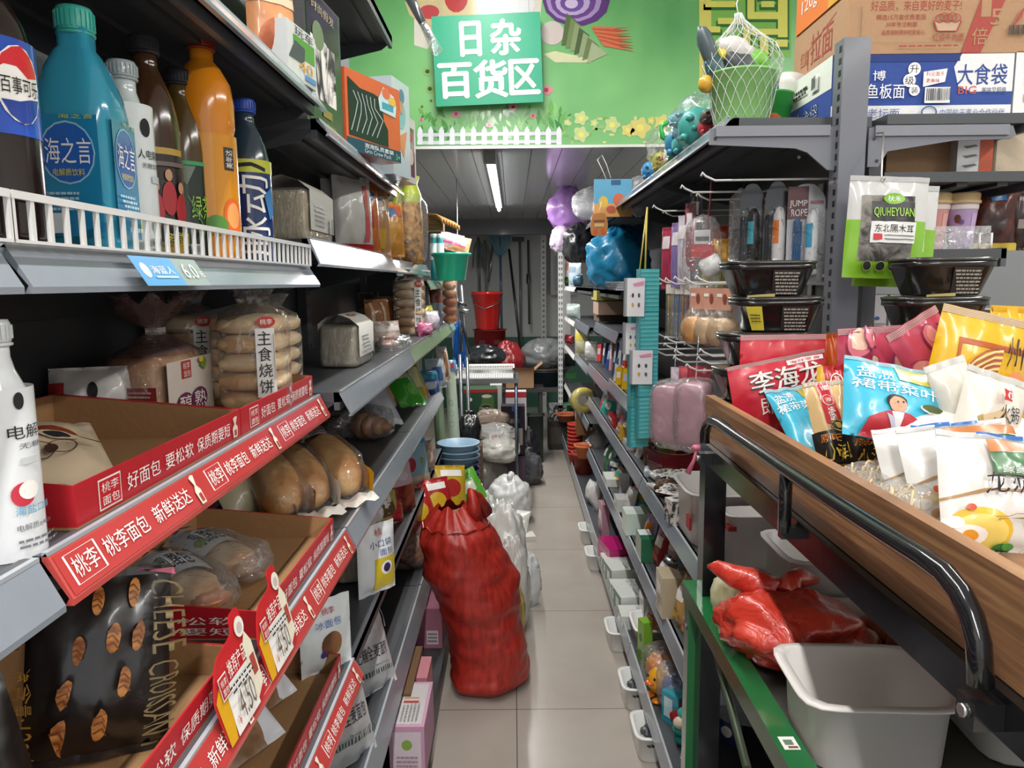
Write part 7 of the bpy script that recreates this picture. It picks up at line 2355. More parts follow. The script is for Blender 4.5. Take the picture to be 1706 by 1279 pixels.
p = at(432, 845, Z=ZD + .04)
mb, f = pouch_mesh(.15, .15, .06, C('b3a98a', 'f'), 66, [('r', .5, -.9, .9, -.2, C('c9c6d0', 'f'))])
simple('bread_bag', 'olive grey glossy bread bag behind the tray end', 'bag', mb, (p.x, p.y, ZD + .02), (R(-40), 0, R(55)))
p = at(546, 720, Z=ZD + .05)
mb, f = pouch_mesh(.14, .12, .05, C('b8a0a4', 'f'), 67, [('r', -.5, -.2, .5, .5, C('8a5a6a', 'f'))])
simple('bread_bag', 'pale pink bag end behind the furthest long loaf', 'bag', mb, (p.x - .05, p.y, ZD + .02), (R(-50), 0, R(50)))
p = at(602, 805, Z=ZD + .02)
mb, f = pouch_mesh(.09, .11, .03, C('d9d3c6', 'f'), 68, [('e', 0, 0, .5, .3, C('c08a5a', 'f'))])
simple('bread_bag', 'white bag corner sticking out beside the furthest long loaf', 'bag', mb, (p.x - .03, p.y + .08, ZD + .015), (R(-60), 0, R(70)))
# croissant, sausage bun pack, snack packs
p = at(615, 738, Z=ZD)
cb = MB()
for k, (dx, r_) in enumerate(((-.06, .03), (-.035, .04), (0, .048), (.035, .045), (.065, .034), (.085, .02))):
    cb.blob(dx, .012 * abs(dx / .06), .045, .026, r_ * 1.15, r_, BROWNB, .08, 3, k, 18, 12)
o = bagged('croissant', 'large brown croissant in a clear bag', 'bread', (p.x - .03, p.y + .08, ZD + .002), (0, 0, R(-35)), [('pastry', cb)], (.11, .075, .06), CLEAR, seed=4)
mb = MB(); mb.grid(lambda u, v: Vector((-.03 + u * .03, -.06 + .01 * v, .085 + v * .02)), 4, 4, C('dcdad4', 'f')); marks(mb, lambda u, v: Vector((-.03 + u * .03, -.06 + .01 * v, .085 + v * .02)), [('e', 0, -.2, .5, .4, C('c97a34'))], .001); mb.build('label', o)
p = at(572, 722, Z=ZD + .03)
bagged('dark_bun', 'dark chocolate bun in a clear bag beside the croissant', 'bread', (p.x - .05, p.y + .06, ZD + .002), 0, [('bun', MB().blob(0, 0, .045, .07, .06, .04, C('2c1c16', 'g'), .1))], (.085, .075, .055), CLEAR, seed=6)
for k, (px, py, w, h, c, it, rx_, rz_, lab) in enumerate((
        (648, 722, .12, .24, 'b9b6c4', [('r', -.6, -.6, .6, .6, C('c9c9d2', 'f')), ('r', -1, -1, 1, -.8, C('d6d6dc', 'f'))], -58, -40, 'pale lilac flat pack lying beside the croissant'),
        (655, 690, .1, .2, 'a98a7a', [('r', -.4, -.6, .3, .6, C('c9a08a', 'f')), ('r', .3, -.2, .7, .5, C('a04a44', 'f'))], -50, -30, 'reddish striped bread pack behind the pale lilac pack'),
        (690, 688, .13, .3, '3f9a2c', [('r', -.6, -.1, .5, .55, C('c9c0a4', 'f')), ('e', .3, -.5, .4, .2, C('6fc04a', 'f')), ('e', -.2, .8, .5, .12, C('2f7a24', 'f'))], -48, -30, 'bright green bag with a cream panel lying on the shelf'),
        (705, 672, .08, .24, 'a8784c', [('r', -.3, -.8, .3, .8, C('c9a06a', 'f'))], -40, -30, 'slim tan bread stick pack beside the bright green bag'),
        (698, 676, .1, .2, 'b0a83c', [('r', -.6, -.5, .5, .5, C('d9d2a0', 'f'))], -30, -30, 'olive gold packet above the bright green bag'))):
    p = at(px, py, Z=ZD)
    mb, f = pouch_mesh(w, h, .06, C(c, 'f'), 220 + k, it, wr=.006)
    simple('bread_pack', lab, 'packet', mb, (p.x, p.y, ZD + .03), (R(rx_), 0, R(rz_ + 70)))
# ---- shelf behind the square toast pack
for k, (px, X, w, h, c, it, lab) in enumerate((
        (632, -.60, .13, .17, 'a9744e', [('r', -.7, -.8, -.5, .8, C('d0b090', 'f')), ('r', .2, -.8, .4, .8, C('d6b896', 'f'))], 'brown bread stick bag behind the square toast pack'),
        (648, -.58, .12, .18, '8f5a38', [('r', -.3, -.8, -.1, .8, C('cfa67c', 'f')), ('r', .5, -.8, .65, .8, C('d6b896', 'f'))], 'darker bread stick bag next to the stacked pale buns'),
        (620, -.66, .12, .2, '5a4a40', [], 'dim brown bag in the shade behind the square toast pack'),
        (712, -.46, .1, .12, 'c9bc2c', [('e', 0, 0, .6, .5, C('e0d84a', 'f'))], 'crumpled yellow packet beyond the stacked pale buns'),
        (709, -.40, .08, .06, 'd86a9a', [('r', -.5, -.5, .5, .3, C('e9a8c0', 'f'))], 'pink packet under the crumpled yellow one'),
        (722, -.40, .09, .1, 'd0c9d6', [('r', -.5, -.2, .5, .5, C('e6dce8', 'f'))], 'pale packet beside the pink one'),
        (716, -.52, .1, .24, 'b0b4b4', [('r', -.4, .0, .4, .6, C('cfd2d2', 'f'))], 'tall clear pack behind the crumpled yellow packet'),
        (730, -.45, .09, .26, '8a4a34', [('r', -1, -1, 1, -.1, C('9ab0c0', 'f'))], 'brown and blue tall pack next to the orange rings'),
        (643, -.47, .13, .1, 'c4b0a8', [('r', -.8, .2, .8, .6, C('d9cfc8', 'f')), ('e', .1, -.5, .6, .3, C('b06a4c', 'f'))], 'flat tray pack of reddish bread in front of the bread sticks'))):
    l = onl(px, X, ZE + .0005, 540)
    mb, f = pouch_mesh(w, h, .06, C(c, 'f'), 240 + k, it, wr=.006)
    simple('bread_pack', lab, 'packet', mb, l, (R(-8), 0, R(45)))
l = onl(683, -.48, ZE + .0005, 540)
buns('clear bag of pale stacked buns with a narrow white strip, far along the shelf', tuple(l), 6, .07, .042, 6, True, .7)
p = at(640, 585, Z=ZE)
mb = MB(); mb.box(-.07, .07, -.08, .08, 0, .012, CLEAR2); mb.prism([(-.07, .012), (.07, .012), (.05, .05), (-.05, .05)], -.075, .075, CLEAR, 'y')
mb.blob(0, 0, .02, .045, .05, .014, C('c9a8a0', 'f'), .2)
simple('clear_tray', 'clear plastic clamshell tray lying beside the square toast pack', 'tray', mb, (p.x, p.y + .08, ZE + .0005), R(-20))
l = onl(749, -.375, ZE + .0005, 500)
o = thing('bead_stack', 'upright stack of orange buns in a clear tube at the shelf end', 'bread', l)
for k in range(6):
    mb = MB(); mb.blob(0, 0, .026 + k * .05, .042, .042, .028, two_tone('orangebun', 'a8501f', 'd68a44', 10, .4, .3, .1), .06, 2, k, 18, 10); mb.build('bun', o)
mb = MB(); mb.lathe([(.046, 0), (.047, .31)], CLEAR, 20); mb.build('clear_tube', o)
# hanging cards under the upper shelf
for k, (px, py, c, lab) in enumerate(((655, 465, '8fc4c4', 'teal printed card lying under the upper shelf lip'), (690, 470, 'd9dadb', 'white perforated strip under the upper shelf lip'))):
    p = at(px, py, X=-.47)
    mb = MB(); mb.box(-.16, .16, -.05, .05, -.004, .004, C(c, 'g')); mb.box(-.16, -.05, -.052, -.05, -.03, .004, C('a9d0d0', 'g'))
    simple('shelf_card', lab, 'card', mb, (-.47, p.y, 1.5585), R(86))
# teal basin and goods round it at the far end
p = at(752, 466, Y=4.25)
p.z = 1.511
o = thing('basin', 'bright teal plastic basin at the far end of the bread shelves', 'basin', (p.x, 4.25, p.z))
TB = C('23b08c', 'g')
mb = MB(); mb.lathe([(.078, 0), (.08, .003), (.1, .13), (.112, .138), (.116, .145), (.114, .153), (.1, .153), (.095, .14), (.075, .006)], TB, 36, cap1=False); mb.lathe([(.075, .006), (.001, .006)], TB, 36, cap0=False, cap1=False); mb.build('basin_body', o)
for k, (px, py, c, lab) in enumerate(((722, 400, '2aa0a4', 'white topped teal bottle standing closest behind the teal basin'), (733, 400, '2496a0', 'white topped teal bottle, second behind the teal basin'))):
    q = at(px, 412, Y=4.4)
    bottle('cleaner_bottle', lab, (q.x, 4.42, p.z + .0005), 0, .022, .27, C(c, 'g'), C('e3e6e6', 'g'), (.45, .8, C('dfe6e8', 'g')))
for k, (px, py, c, lab) in enumerate(((748, 400, 'd9a8b0', 'pink and white pack with an orange end lying over the teal basin'), (760, 405, 'd8a070', 'orange tipped brush end beyond the pink and white pack'))):
    q = at(px, py, Y=4.5)
    mb, f = pouch_mesh(.14, .1, .04, C(c, 'f'), 260 + k, [('r', -.8, .0, .6, .6, W_), ('r', -.9, -.4, .7, -.2, C('c04a7a'))])
    simple('brush_pack', lab, 'packet', mb, (q.x, 4.5, q.z - .05), (R(-20), R(14), 0))
for k in range(7):
    q = at(728 + 4.5 * k, 362 + 2 * k, Y=4.2)
    mb = MB(); mb.tube([(-.1, .1, .03), (0, 0, 0.01), (.03, -.04, -.015), (.035, -.045, -.035)], [.006, .008, .01, .006], C('a87434', 'k'), 8)
    simple('wooden_spoon', 'wooden spoon in the bundle above the teal basin', 'spoon', mb, q, 0, 'wooden spoon bundle')
mb = MB()
for k in range(8):
    mb.box(-.07, .06, -.05, .05, k * .009, k * .009 + .006, C('8a6438', 'k'))
q = at(722, 385, Y=4.3)
simple('chopping_board', 'pile of thin bamboo mats beneath the wooden spoons', 'mat', mb, (q.x, 4.3, q.z))
# lower right of the far wall shelving: packs, film rolls, broom, ladder
for k, (px, py, X, Z, w, h, c, it, lab) in enumerate((
        (715, 610, -.42, ZD, .14, .12, '3f6ab0', [('r', -.8, .2, .8, .8, C('2f8aa0', 'f')), ('r', -.6, -.6, .4, 0, C('c9cfd6', 'f'))], 'blue printed pack under the green tipped rail'),
        (728, 600, -.40, ZD, .13, .16, 'b4bcc4', [('r', -.6, -.5, .4, .4, C('4a6a9a', 'f'))], 'silver and blue pack under the green tipped rail'),
        (741, 575, -.38, ZD, .08, .2, 'd6cfc4', [('r', -.3, -.7, .3, .7, C('9a6a4a', 'f'))], 'white upright pack by the blue hanging cloth'),
        (692, 775, -.42, ZG1, .16, .2, '8fb6c8', [('e', -.4, .0, .3, .3, C('a83240', 'f')), ('e', .4, .1, .16, .14, C('8aa84a', 'f')), ('r', -1, -1, 1, -.5, C('c9b8a4', 'f')), ('r', -1, .8, 1, 1, C('3a9ac8', 'f'))], 'pale blue bread bag with a red and green print on the lower shelf'),
        (668, 800, -.43, ZG1, .14, .18, 'c9b0bc', [('r', -1, -1, 1, .1, two_tone('redbread', '6a2018', 'b8663c', 10, .4, .4, .1)), ('e', .1, .5, .4, .2, C('d6cfd6', 'f'))], 'pink bag of red brown buns beside the pale blue bread bag'),
        (712, 765, -.40, ZG1, .1, .14, 'a88a80', [('e', 0, 0, .5, .4, C('c9b0a4', 'f'))], 'clear pack of brown bread behind the pale blue bread bag'),
        (643, 845, -.46, ZG1, .12, .12, 'b8a050', [('r', -.6, -.4, .4, .5, C('5a4a2c', 'f'))], 'gold and black packet near the rail of the lower shelf'),
        (655, 870, -.44, ZG1, .1, .08, 'b02a2c', [], 'small red packet lying by the gold and black packet'),
        (640, 920, -.47, ZG1, .1, .14, 'e2e0dc', [('t', '袋', -.2, .3, .3, .6, C('a8503c'))], 'white pack standing behind the yellow bear pouch'))):
    l = onl(px, X, Z + .0005, py)
    mb, f = pouch_mesh(w, h, .06, C(c, 'f'), 270 + k, it, wr=.006)
    simple('bread_pack' if Z < .7 else 'household_pack', lab, 'packet', mb, l, (R(-10), 0, R(48)))
pack('bread_pouch', 'white pouch with a yellow bear shape standing on the lower shelf', 'pouch', (onl(598, -.43, ZG1, 1000), onl(598, -.43, ZG1, 1000) + Vector((.085, .10, 0)), onl(598, -.43, ZG1 + .2, 1000)), .035, C('dfe3e6', 'f'),
     [('t', '小口袋', -.5, .35, .7, .55, C('3a4a7a')), ('t', '面包', .0, .12, .7, .3, C('3a4a8a')), ('r', -.3, -.85, .85, .05, C('d8bf2c', 'f')), ('e', .3, -.25, .3, .2, W_), ('e', .3, -.25, .2, .13, C('3a2a5a')), ('t', '桃', -.2, .68, .2, .86, C('c0503c'))], seed=81)
l = onl(590, -.475, ZG1 + .0005, 1050)
toast('small toast pack in a twisted clear bag on the lower shelf', (l.x, l.y + .05, ZG1 + .0005), .10, .12, .085, 'b8a888', R(12), False, 5)
o = thing('bread_pouch', 'pale patterned bag top with lettering hanging over the small toast pack', 'bag', (l.x, l.y + .05, ZG1 + .095), (R(-6), 0, R(30)))
mb, f = pouch_mesh(.1, .13, .03, film('e3dfe8', .5, .2, .3), 82, [('t', '早餐', -.5, -.3, .5, .2, C('3a3a6a')), ('t', '蓝莓', -.4, -.75, .6, -.35, C('2f5aa8')), ('r', -.6, .4, .6, .8, C('b87a9a', 'f'))]); mb.build('pouch', o)
pack('bread_pouch', 'white pouch printed with a brown bread roll, standing by the red price strip', 'pouch', (onl(500, -.47, ZG1, 1100), onl(500, -.47, ZG1, 1100) + Vector((.09, .09, 0)), onl(500, -.47, ZG1 + .17, 1100)), .035, C('d9dee0', 'f'),
     [('e', .1, -.2, .42, .36, two_tone('rollprint', '5a3620', 'a8764a', 12, .5, .4, 0)), ('e', .3, -.6, .14, .08, C('c9a02c')), ('e', -.25, -.4, .1, .1, C('4a3a8a')), ('t', '桃李', -.2, .62, .3, .78, C('b83a4a')), ('t', '冰面包', -.5, .3, .5, .5, C('5a7ac0'))], seed=83)
l = onl(490, -.53, ZG1 + .0005, 1080)
mb, f = pouch_mesh(.12, .12, .04, C('cfc6b4', 'f'), 84, [('l', [(-.5, -.4), (.2, .4), (.5, -.2)], .03, C('8a7a64')), ('l', [(.0, -.6), (.4, .2)], .03, C('8a7a64'))])
simple('bread_pack', 'cream patterned pack behind the bread roll pouch', 'packet', mb, l, (R(-12), 0, R(45)))
# ---- lowest shelf
for k, (px, X, w, h, lab) in enumerate(((628, -.40, .2, .25, 'white bag with black lettering and dotted edge, further along the lowest shelf'), (583, -.40, .2, .25, 'white bag with black lettering and dotted edge, nearer on the lowest shelf'))):
    l = onl(px, X, ZH + .0005, 1200)
    o = thing('bread_bag', lab, 'bag', l, (R(-22), R(8), R(64)))
    mb, f = pouch_mesh(w, h, .06, C('d2d2d6', 'f'), 90 + k, [('t', '无糖全麦面包', -.8, -.28, .75, .02, C('3a2a34')), ('r', -.9, -.95, .9, -.62, C('c9ccd0', 'f'))] + [('r', -.85 + .1 * j, -.6, -.8 + .1 * j, -.5, C('2a4a40')) for j in range(17)] + [('l', [(-.7 + .1 * j, .3), (-.5 + .1 * j, .85)], .012, C('b0b0b6')) for j in range(13)] + smalltext(-.3, -.45, .3, -.36, 1, C('8a8a90'), k), wr=.007)
    mb.build('pouch', o)
l = onl(690, -.42, ZH + .0005, 1000)
bagged('snack_bag', 'clear bag of curly brown snacks on the lowest shelf by the red sack', 'bag', l, R(20), [('snacks', MB().blob(0, 0, .07, .085, .07, .065, two_tone('curly', '3a1c0c', 'a8683a', 24, .4, 1.5, .6), .3, 5, 3, 28, 18))], (.1, .085, .08), CLEAR, seed=7)
for k, (px, X, c, w, h, lab) in enumerate(((712, -.40, 'b8b0a8', .1, .2, 'clear and white pack leaning behind the red sack'), (705, -.43, '5a4a44', .1, .24, 'dark cellophane pack between the shelf and the red sack'), (718, -.38, 'c9a8b4', .08, .14, 'pink white packet by the sack on the lowest shelf'))):
    l = onl(px, X, ZH + .0005, 950)
    mb, f = pouch_mesh(w, h, .05, C(c, 'f'), 290 + k, [('r', -.4, -.5, .4, .3, C('d9d6d2', 'f'))])
    simple('snack_pack', lab, 'packet', mb, l, (R(-10), 0, R(45)))
# boxes on the base deck
PKB = C('cf9aa8', 'k')
b1 = at(723, 1190, X=-.262)
carton('display_box', 'pink open display box of printed papers on the base deck', 'box', .24, .10, .16, C('c99ab4', 'k'), (-.312, b1.y - .125, .1005), R(90), {'t': [('r', -.9, -.8, .9, .7, C('c9c4c4')), ('r', .0, -.4, .1, .5, C('b0443c')), ('r', .2, -.4, .25, .5, C('c98a3c'))] + smalltext(-.8, -.6, -.1, .5, 5, C('9a9a9a'), 4), 'l': [('r', -.8, -.8, .8, .8, C('d9c9d2')), ('e', 0, .3, .3, .2, C('8aa84a'))] + smalltext(-.6, -.7, .6, -.1, 4, C('a98a9a'), 5)})
b2 = at(708, 1165, X=-.29)
carton('display_box', 'pink box with a white bear face print beside the open display box', 'box', .14, .1, .15, C('c4808a', 'k'), (-.335, b2.y + .1, .1005), R(90), {'l': [('e', .1, -.1, .45, .35, W_), ('e', -.2, .25, .14, .12, W_), ('e', .4, .25, .14, .12, W_), ('e', 0, -.05, .05, .06, INK), ('e', .25, -.05, .05, .06, INK), ('e', .12, -.22, .08, .05, INK)], 'f': [('r', -.8, -.8, .8, .8, C('d9a0a8'))]})
b3 = at(690, 1080, X=-.31)
carton('display_box', 'brown open card box edge behind the bear face box', 'box', .3, .1, .17, C('6f5238', 'k'), (-.37, b3.y + .12, .1005), R(90))
b4 = at(722, 1030, X=-.30)
carton('display_box', 'dusky pink purple box on the base deck behind the red sack edge', 'box', .2, .1, .16, C('a86a80', 'k'), (-.335, b4.y + .25, .1005), R(90), {'l': [('r', -.2, -.8, .7, -.1, C('d6cdd2'))] + smalltext(-.1, -.7, .6, -.2, 3, C('7a6a72'), 6)})
# film rolls, blue cloth, folding ladder by the basins
for k, (px, py, c, lab) in enumerate(((733, 600, 'b9d0a4', 'tall pale green film wrapped roll nearest the bread shelves'), (757, 600, 'c4d4bc', 'tall patterned film wrapped roll with a colourful top'))):
    p = at(px, py, Y=4.5)
    o = thing('film_roll', lab, 'roll', (p.x + .01, 4.5, 0), (0, R(-2), 0))
    mb = MB(); mb.tube([(0, 0, 0), (.002, 0, p.z * .5), (-.004, 0, p.z - .04), (-.008 if k else .03, 0, p.z + .08 * (1 - k))], [.034, .034, .032, .026], C(c, 'f'), 14); mb.build('roll', o)
    mb = MB(); f = cyl(.0345, .5, p.z - .1, 1.2)
    marks(mb, f, [('o', -.1, -.3 + .3 * j, .3, .08, C('4a5a4a'), .1) for j in range(3)] + [('e', .2, -.8, .2, .06, C('c04a5a'))] if k else [('l', [(-.2, -.9), (.2, .2), (-.1, .9)], .03, C('8fb08a'))], .001); mb.build('print', o)
    if k:
        mb = MB(); mb.lathe([(.036, p.z - .06), (.036, p.z)], C('5a8ab0', 'f'), 14, cap0=False); marks(mb, cyl(.037, p.z - .06, p.z, 1.2), [('r', -.6, -.5, .1, .6, C('d9a03c')), ('r', .1, -.4, .6, .6, C('c04a6a'))], .0006); mb.build('top_band', o)
p = at(765, 545, Y=4.85)
o = thing('blue_cloth', 'bright blue rubber gloves hanging beyond the bread shelves', 'gloves', (p.x, 4.85, p.z))
mb = MB(); mb.blob(0, 0, -.1, .045, .03, .13, C('1f66c0', 'f'), .3, 4, 3, pw=.8)
for j in range(4):
    mb.tube([(-.03 + .02 * j, 0, -.18), (-.032 + .022 * j, -.01, -.27 + .01 * (j % 2))], [.012, .008], C('1f66c0', 'f'), 8)
mb.build('glove', o)
mb = MB(); mb.tube([(0, 0, .02), (0, 0, ZC - p.z - .001)], .003, C('9a9c9c', 's'), 5); mb.build('hanger', o)
la = thing('folding_rack', 'folded silver steel rack leaning by the blue gloves', 'rack', (0, 0, 0))
for k, (x0, y0, x1, y1) in enumerate(((757, 480, 783, 590), (768, 475, 780, 600), (752, 500, 776, 508), (755, 516, 782, 518), (770, 515, 768, 585))):
    a, b_ = at(x0, y0, Y=4.8), at(x1, y1, Y=4.75)
    mb = MB(); mb.tube([a, b_], .01, C('a4a8aa' if k % 2 else '3a3d42', 's' if k % 2 else 'g'), 8); mb.build('rail', la)
for k, (x0, y0) in enumerate(((778, 595), (766, 590))):
    a = at(x0, y0, Y=4.75)
    mb = MB(); mb.tube([a, (a.x + .02, 4.7, 0)], .01, C('a4a8aa', 's'), 8); mb.build('leg', la)
# ================================================================ the far passage
def fl(px, py):
    return at(px, py, Z=0)


WSACK = C('d4d2cc', 'f')
# red mesh sack
RSACK = two_tone('red_weave', '8f1f19', 'b83428', 60, .4, .2, .12, .3, .7, 0, (1, 1, .25))
b0 = fl(813, 1138)
o = sack('red_sack', 'big red woven sack standing full in the aisle', 'sack', (b0.x, b0.y, 0), R(20), .152, .145, .70, RSACK, 4, C('8f1d18', 'f'), lambda t: Vector((-.10 * t ** 1.2 + .02 * math.sin(t * 5), .02 * t, 0)))
p = at(770, 868, Y=b0.y)
mb = MB(); mb.blob(-.1, .0, .66, .05, .04, .03, two_tone('sack_fill', '7a4a30', 'a8744c', 20, .8, .4, .3), .2); mb.build('filling', o)
mb = MB(); mb.tube([(-.05, -.02, .66), (-.055, -.03, .71), (-.06, -.02, .76), (-.03, 0, .73), (-.0, .02, .66)], [.035, .026, .014, .02, .035], RSACK, 8); mb.build('mouth_flap', o)
for k, (px, c, lab, Z) in enumerate(((712, 'b8282c', 'red snack bag between the red sack and the shelf edge', .44), (735, 'b5242a', 'large red snack bag behind the red sack mouth', .46), (752, 'c9a82c', 'yellow snack bag tucked behind the red snack bags', .5), (706, '6a5a58', 'dark cellophane bag behind the red snack bag at the shelf edge', .40))):
    p = at(px, 860, Y=3.02 + .06 * k)
    o2 = thing('snack_bag', lab, 'bag', (p.x, p.y, Z), (R(-18), R(-14 + 10 * k), R(25)))
    mb, f = pouch_mesh(.14, .22, .05, C(c, 'f'), k + 30, [('e', 0, .1, .6, .35, C('d9b02c' if k < 2 else 'b03028', 'f')), ('r', -.7, .55, .7, .8, W_)])
    mb.build('pouch', o2)
p = fl(745, 1000)
mb = MB(); mb.box(-.12, .12, -.12, .12, 0, .4, KR)
tag(carton('carton', 'brown carton behind the red sack carrying the snack bags', 'carton', .2, .24, .4, KR, (-.24, 3.14, 0)), 'brown carton behind the red sack carrying the snack bags', 'carton')
# stack of basins
cols = ['8a7a44', '9a8a3c', 'a8954a', '2f7f78', '7f9a4c', 'b0a04a', '4a3a6a', '54427a', '3f3560', '86a3b8', '8fadc4', '98b6cc']
q = at(764, 760, Y=4.25)
for k, c in enumerate(cols):
    mb = MB()
    r, h, z = .118, .115, .05 + k * .0385
    mb.lathe([(r * .78, 0), (r * .8, .003), (r * .95, h - .008), (r * 1.0, h - .006), (r * 1.06, h - .007), (r * 1.06, h), (r * .96, h), (r * .76, .006)], C(c), 36, Matrix.Rotation(.03 * math.sin(k * 2), 4, 'X'), cap1=False)
    mb.lathe([(r * .76, .006), (.001, .006)], C(c), 36, cap0=False, cap1=False)
    nm = {'8a7a44': 'khaki basin at the bottom of the nested stack', '9a8a3c': 'olive basin second from the bottom of the nested stack', 'a8954a': 'tan basin third from the bottom of the stack', '2f7f78': 'teal basin in the nested stack', '7f9a4c': 'green basin above the teal one in the nested stack', 'b0a04a': 'yellow basin under the purple ones', '4a3a6a': 'deep purple basin lowest of the three purple ones', '54427a': 'purple basin in the middle of the three purple ones', '3f3560': 'dark purple basin just under the light blue ones', '86a3b8': 'light blue basin lowest of the three light blue ones', '8fadc4': 'light blue basin second from the top', '98b6cc': 'light blue basin topping the nested stack'}[c]
    tag(mb.build('basin', None, (q.x, 4.25, z if k else .02)), nm, 'basin', 'nested basins')
mb = MB(); mb.lathe([(.1, 0), (.1, .02)], C('5a5a5a'), 24); simple('pot_stand', 'low grey disc under the nested basins', 'stand', mb, (q.x, 4.25, 0))
# bags heaped beside and behind
for k, (px, Y, rx, ry, rz, z, m, kn, lab) in enumerate((
        (838, 3.3, .10, .12, .27, 0, C('dad9d5', 'f'), False, 'tall white sack standing right behind the red sack'),
        (845, 2.92, .06, .07, .17, 0, C('b3a05a', 'f'), False, 'yellowish bag wedged between the red sack and the white sacks'),
        (873, 3.38, .065, .08, .13, 0, MILK, False, 'half clear plastic bag standing on the tiles by the red sack'),
        (852, 3.1, .055, .07, .22, 0, C('c9c7c2', 'f'), False, 'white printed bag leaning by the half clear bag'),
        (849, 4.6, .13, .13, .15, 0, C('e2e2e0', 'f'), True, 'round white knotted bag on the floor of the passage'),
        (800, 3.55, .08, .08, .27, 0, C('dfe4da', 'f'), False, 'white bag of green topped leeks beside the nested basins'),
        (832, 5.0, .14, .12, .085, .3, C('d9d6cc', 'f'), False, 'white sack with a pale gold tint lying on the heap'),
        (828, 5.12, .15, .1, .065, .41, C('dcdad6', 'f'), False, 'white sack lying on top of the heap under the side table'),
        (822, 5.26, .12, .09, .055, .5, C('d0b8a8', 'f'), False, 'pale orange bag behind the top white sack'),
        (783, 4.62, .07, .08, .10, .50, C('1a1b1e', 'f'), True, 'black knotted plastic bag beside the film wrapped rolls'),
        (878, 5.5, .11, .11, .13, 0, C('55585c', 'f'), True, 'grey see-through rubbish bag on the floor at the end of the heap'),
        (880, 5.85, .09, .08, .17, 0, C('2b2c33', 'f'), False, 'dark bag behind the grey rubbish bag'),
        (812, 5.1, .17, .12, .17, .0, C('8d8a84', 'f'), False, 'grey white sack at the bottom of the heap under the side table'))):
    p = at(px, 800, Y=Y)
    cloth_bag('plastic_bag', lab, 'bag', (p.x, Y, z), R(20 * k), rx, ry, rz, m, 20 + k, None, .28, kn, 2.8, .8)
rp_ = C('b02a30')
for k, (px, py, Y, txt, m, lab) in enumerate(((830, 728, 4.99, '面粉', rp_, 'red lettered paper tag on the top white sack of the heap'),)):
    p = at(px, py, Y=Y)
    mb = MB(); mb.box(-.06, .06, -.001, .001, -.03, .03, C('dcdad6', 'f')); marks(mb, flat(-.06, -.03, .06, .03, -.001), [('t', txt, -.8, -.7, .8, .7, m)], .0006)
    simple('paper_tag', lab, 'tag', mb, p, (R(-20), R(-8), 0))
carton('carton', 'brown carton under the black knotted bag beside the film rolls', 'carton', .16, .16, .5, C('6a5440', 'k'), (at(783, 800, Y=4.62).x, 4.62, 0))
# white paper and tissue packs on the tiles beside the heap
p = fl(872, 900)
carton('tissue_pack', 'flat white pack lying on the tiles beside the half clear bag', 'packet', .13, .1, .03, C('d6d3cd', 'k'), (p.x, p.y + .02, 0), R(10))
mb, f = pouch_mesh(.11, .13, .05, C('d3d6cc', 'f'), 3, [('r', -.5, -.3, .3, .4, C('c9cfae', 'f'))])
simple('tissue_pack', 'soft white pack leaning on the flat pack by the round knotted bag', 'packet', mb, (p.x - .03, p.y + .07, .032), (R(-35), 0, R(-20)))
# green topped leek bag cap
p = at(795, 820, Y=3.45)
mb, f = pouch_mesh(.11, .16, .03, C('63b53c', 'f'), 6, [('r', -.6, -.3, .5, .3, C('dfe8d6', 'f')), ('r', -.4, .5, .4, .8, C('3f7f2c', 'f'))])
simple('vegetable_bag', 'bright green and white printed bag top poking up by the nested basins', 'bag', mb, (p.x, 3.42, .48), (R(-14), R(-24), R(10)))
# cart table with white basket
p = at(810, 624, Y=5.0)
ct = thing('side_table', 'steel topped side table carrying the white lattice basket', 'table', (p.x, 5.05, 0))
zt = p.z - .015
mb = MB(); mb.box(-.24, .22, -.16, .2, zt - .03, zt, C('8a8c8e', 's')); mb.build('table_top', ct)
for sx in (-.22, .2):
    for sy in (-.14, .18):
        mb = MB(); mb.tube([(sx, sy, 0), (sx, sy, zt - .03)], .011, C('6f7f8c', 's'), 8); mb.build('leg', ct)
bs = thing('lattice_basket', 'white plastic lattice basket on the steel side table', 'basket', (p.x - .01, 5.03, zt))
mb = MB()
mb.box(-.19, .19, -.12, .12, 0, .006, WHITE)
for k in range(34):
    x = -.19 + k * .38 / 33
    mb.box(x - .003, x + .003, -.123, -.119, .004, .06, WHITE); mb.box(x - .003, x + .003, .119, .123, .004, .06, WHITE)
mb.build('lattice', bs)
mb = MB(); mb.box(-.2, .2, -.13, -.118, .058, .07, WHITE); mb.box(-.2, .2, .118, .13, .058, .07, WHITE); mb.box(-.2, -.188, -.13, .13, .058, .07, WHITE); mb.box(.188, .2, -.13, .13, .058, .07, WHITE); mb.build('rim', bs)
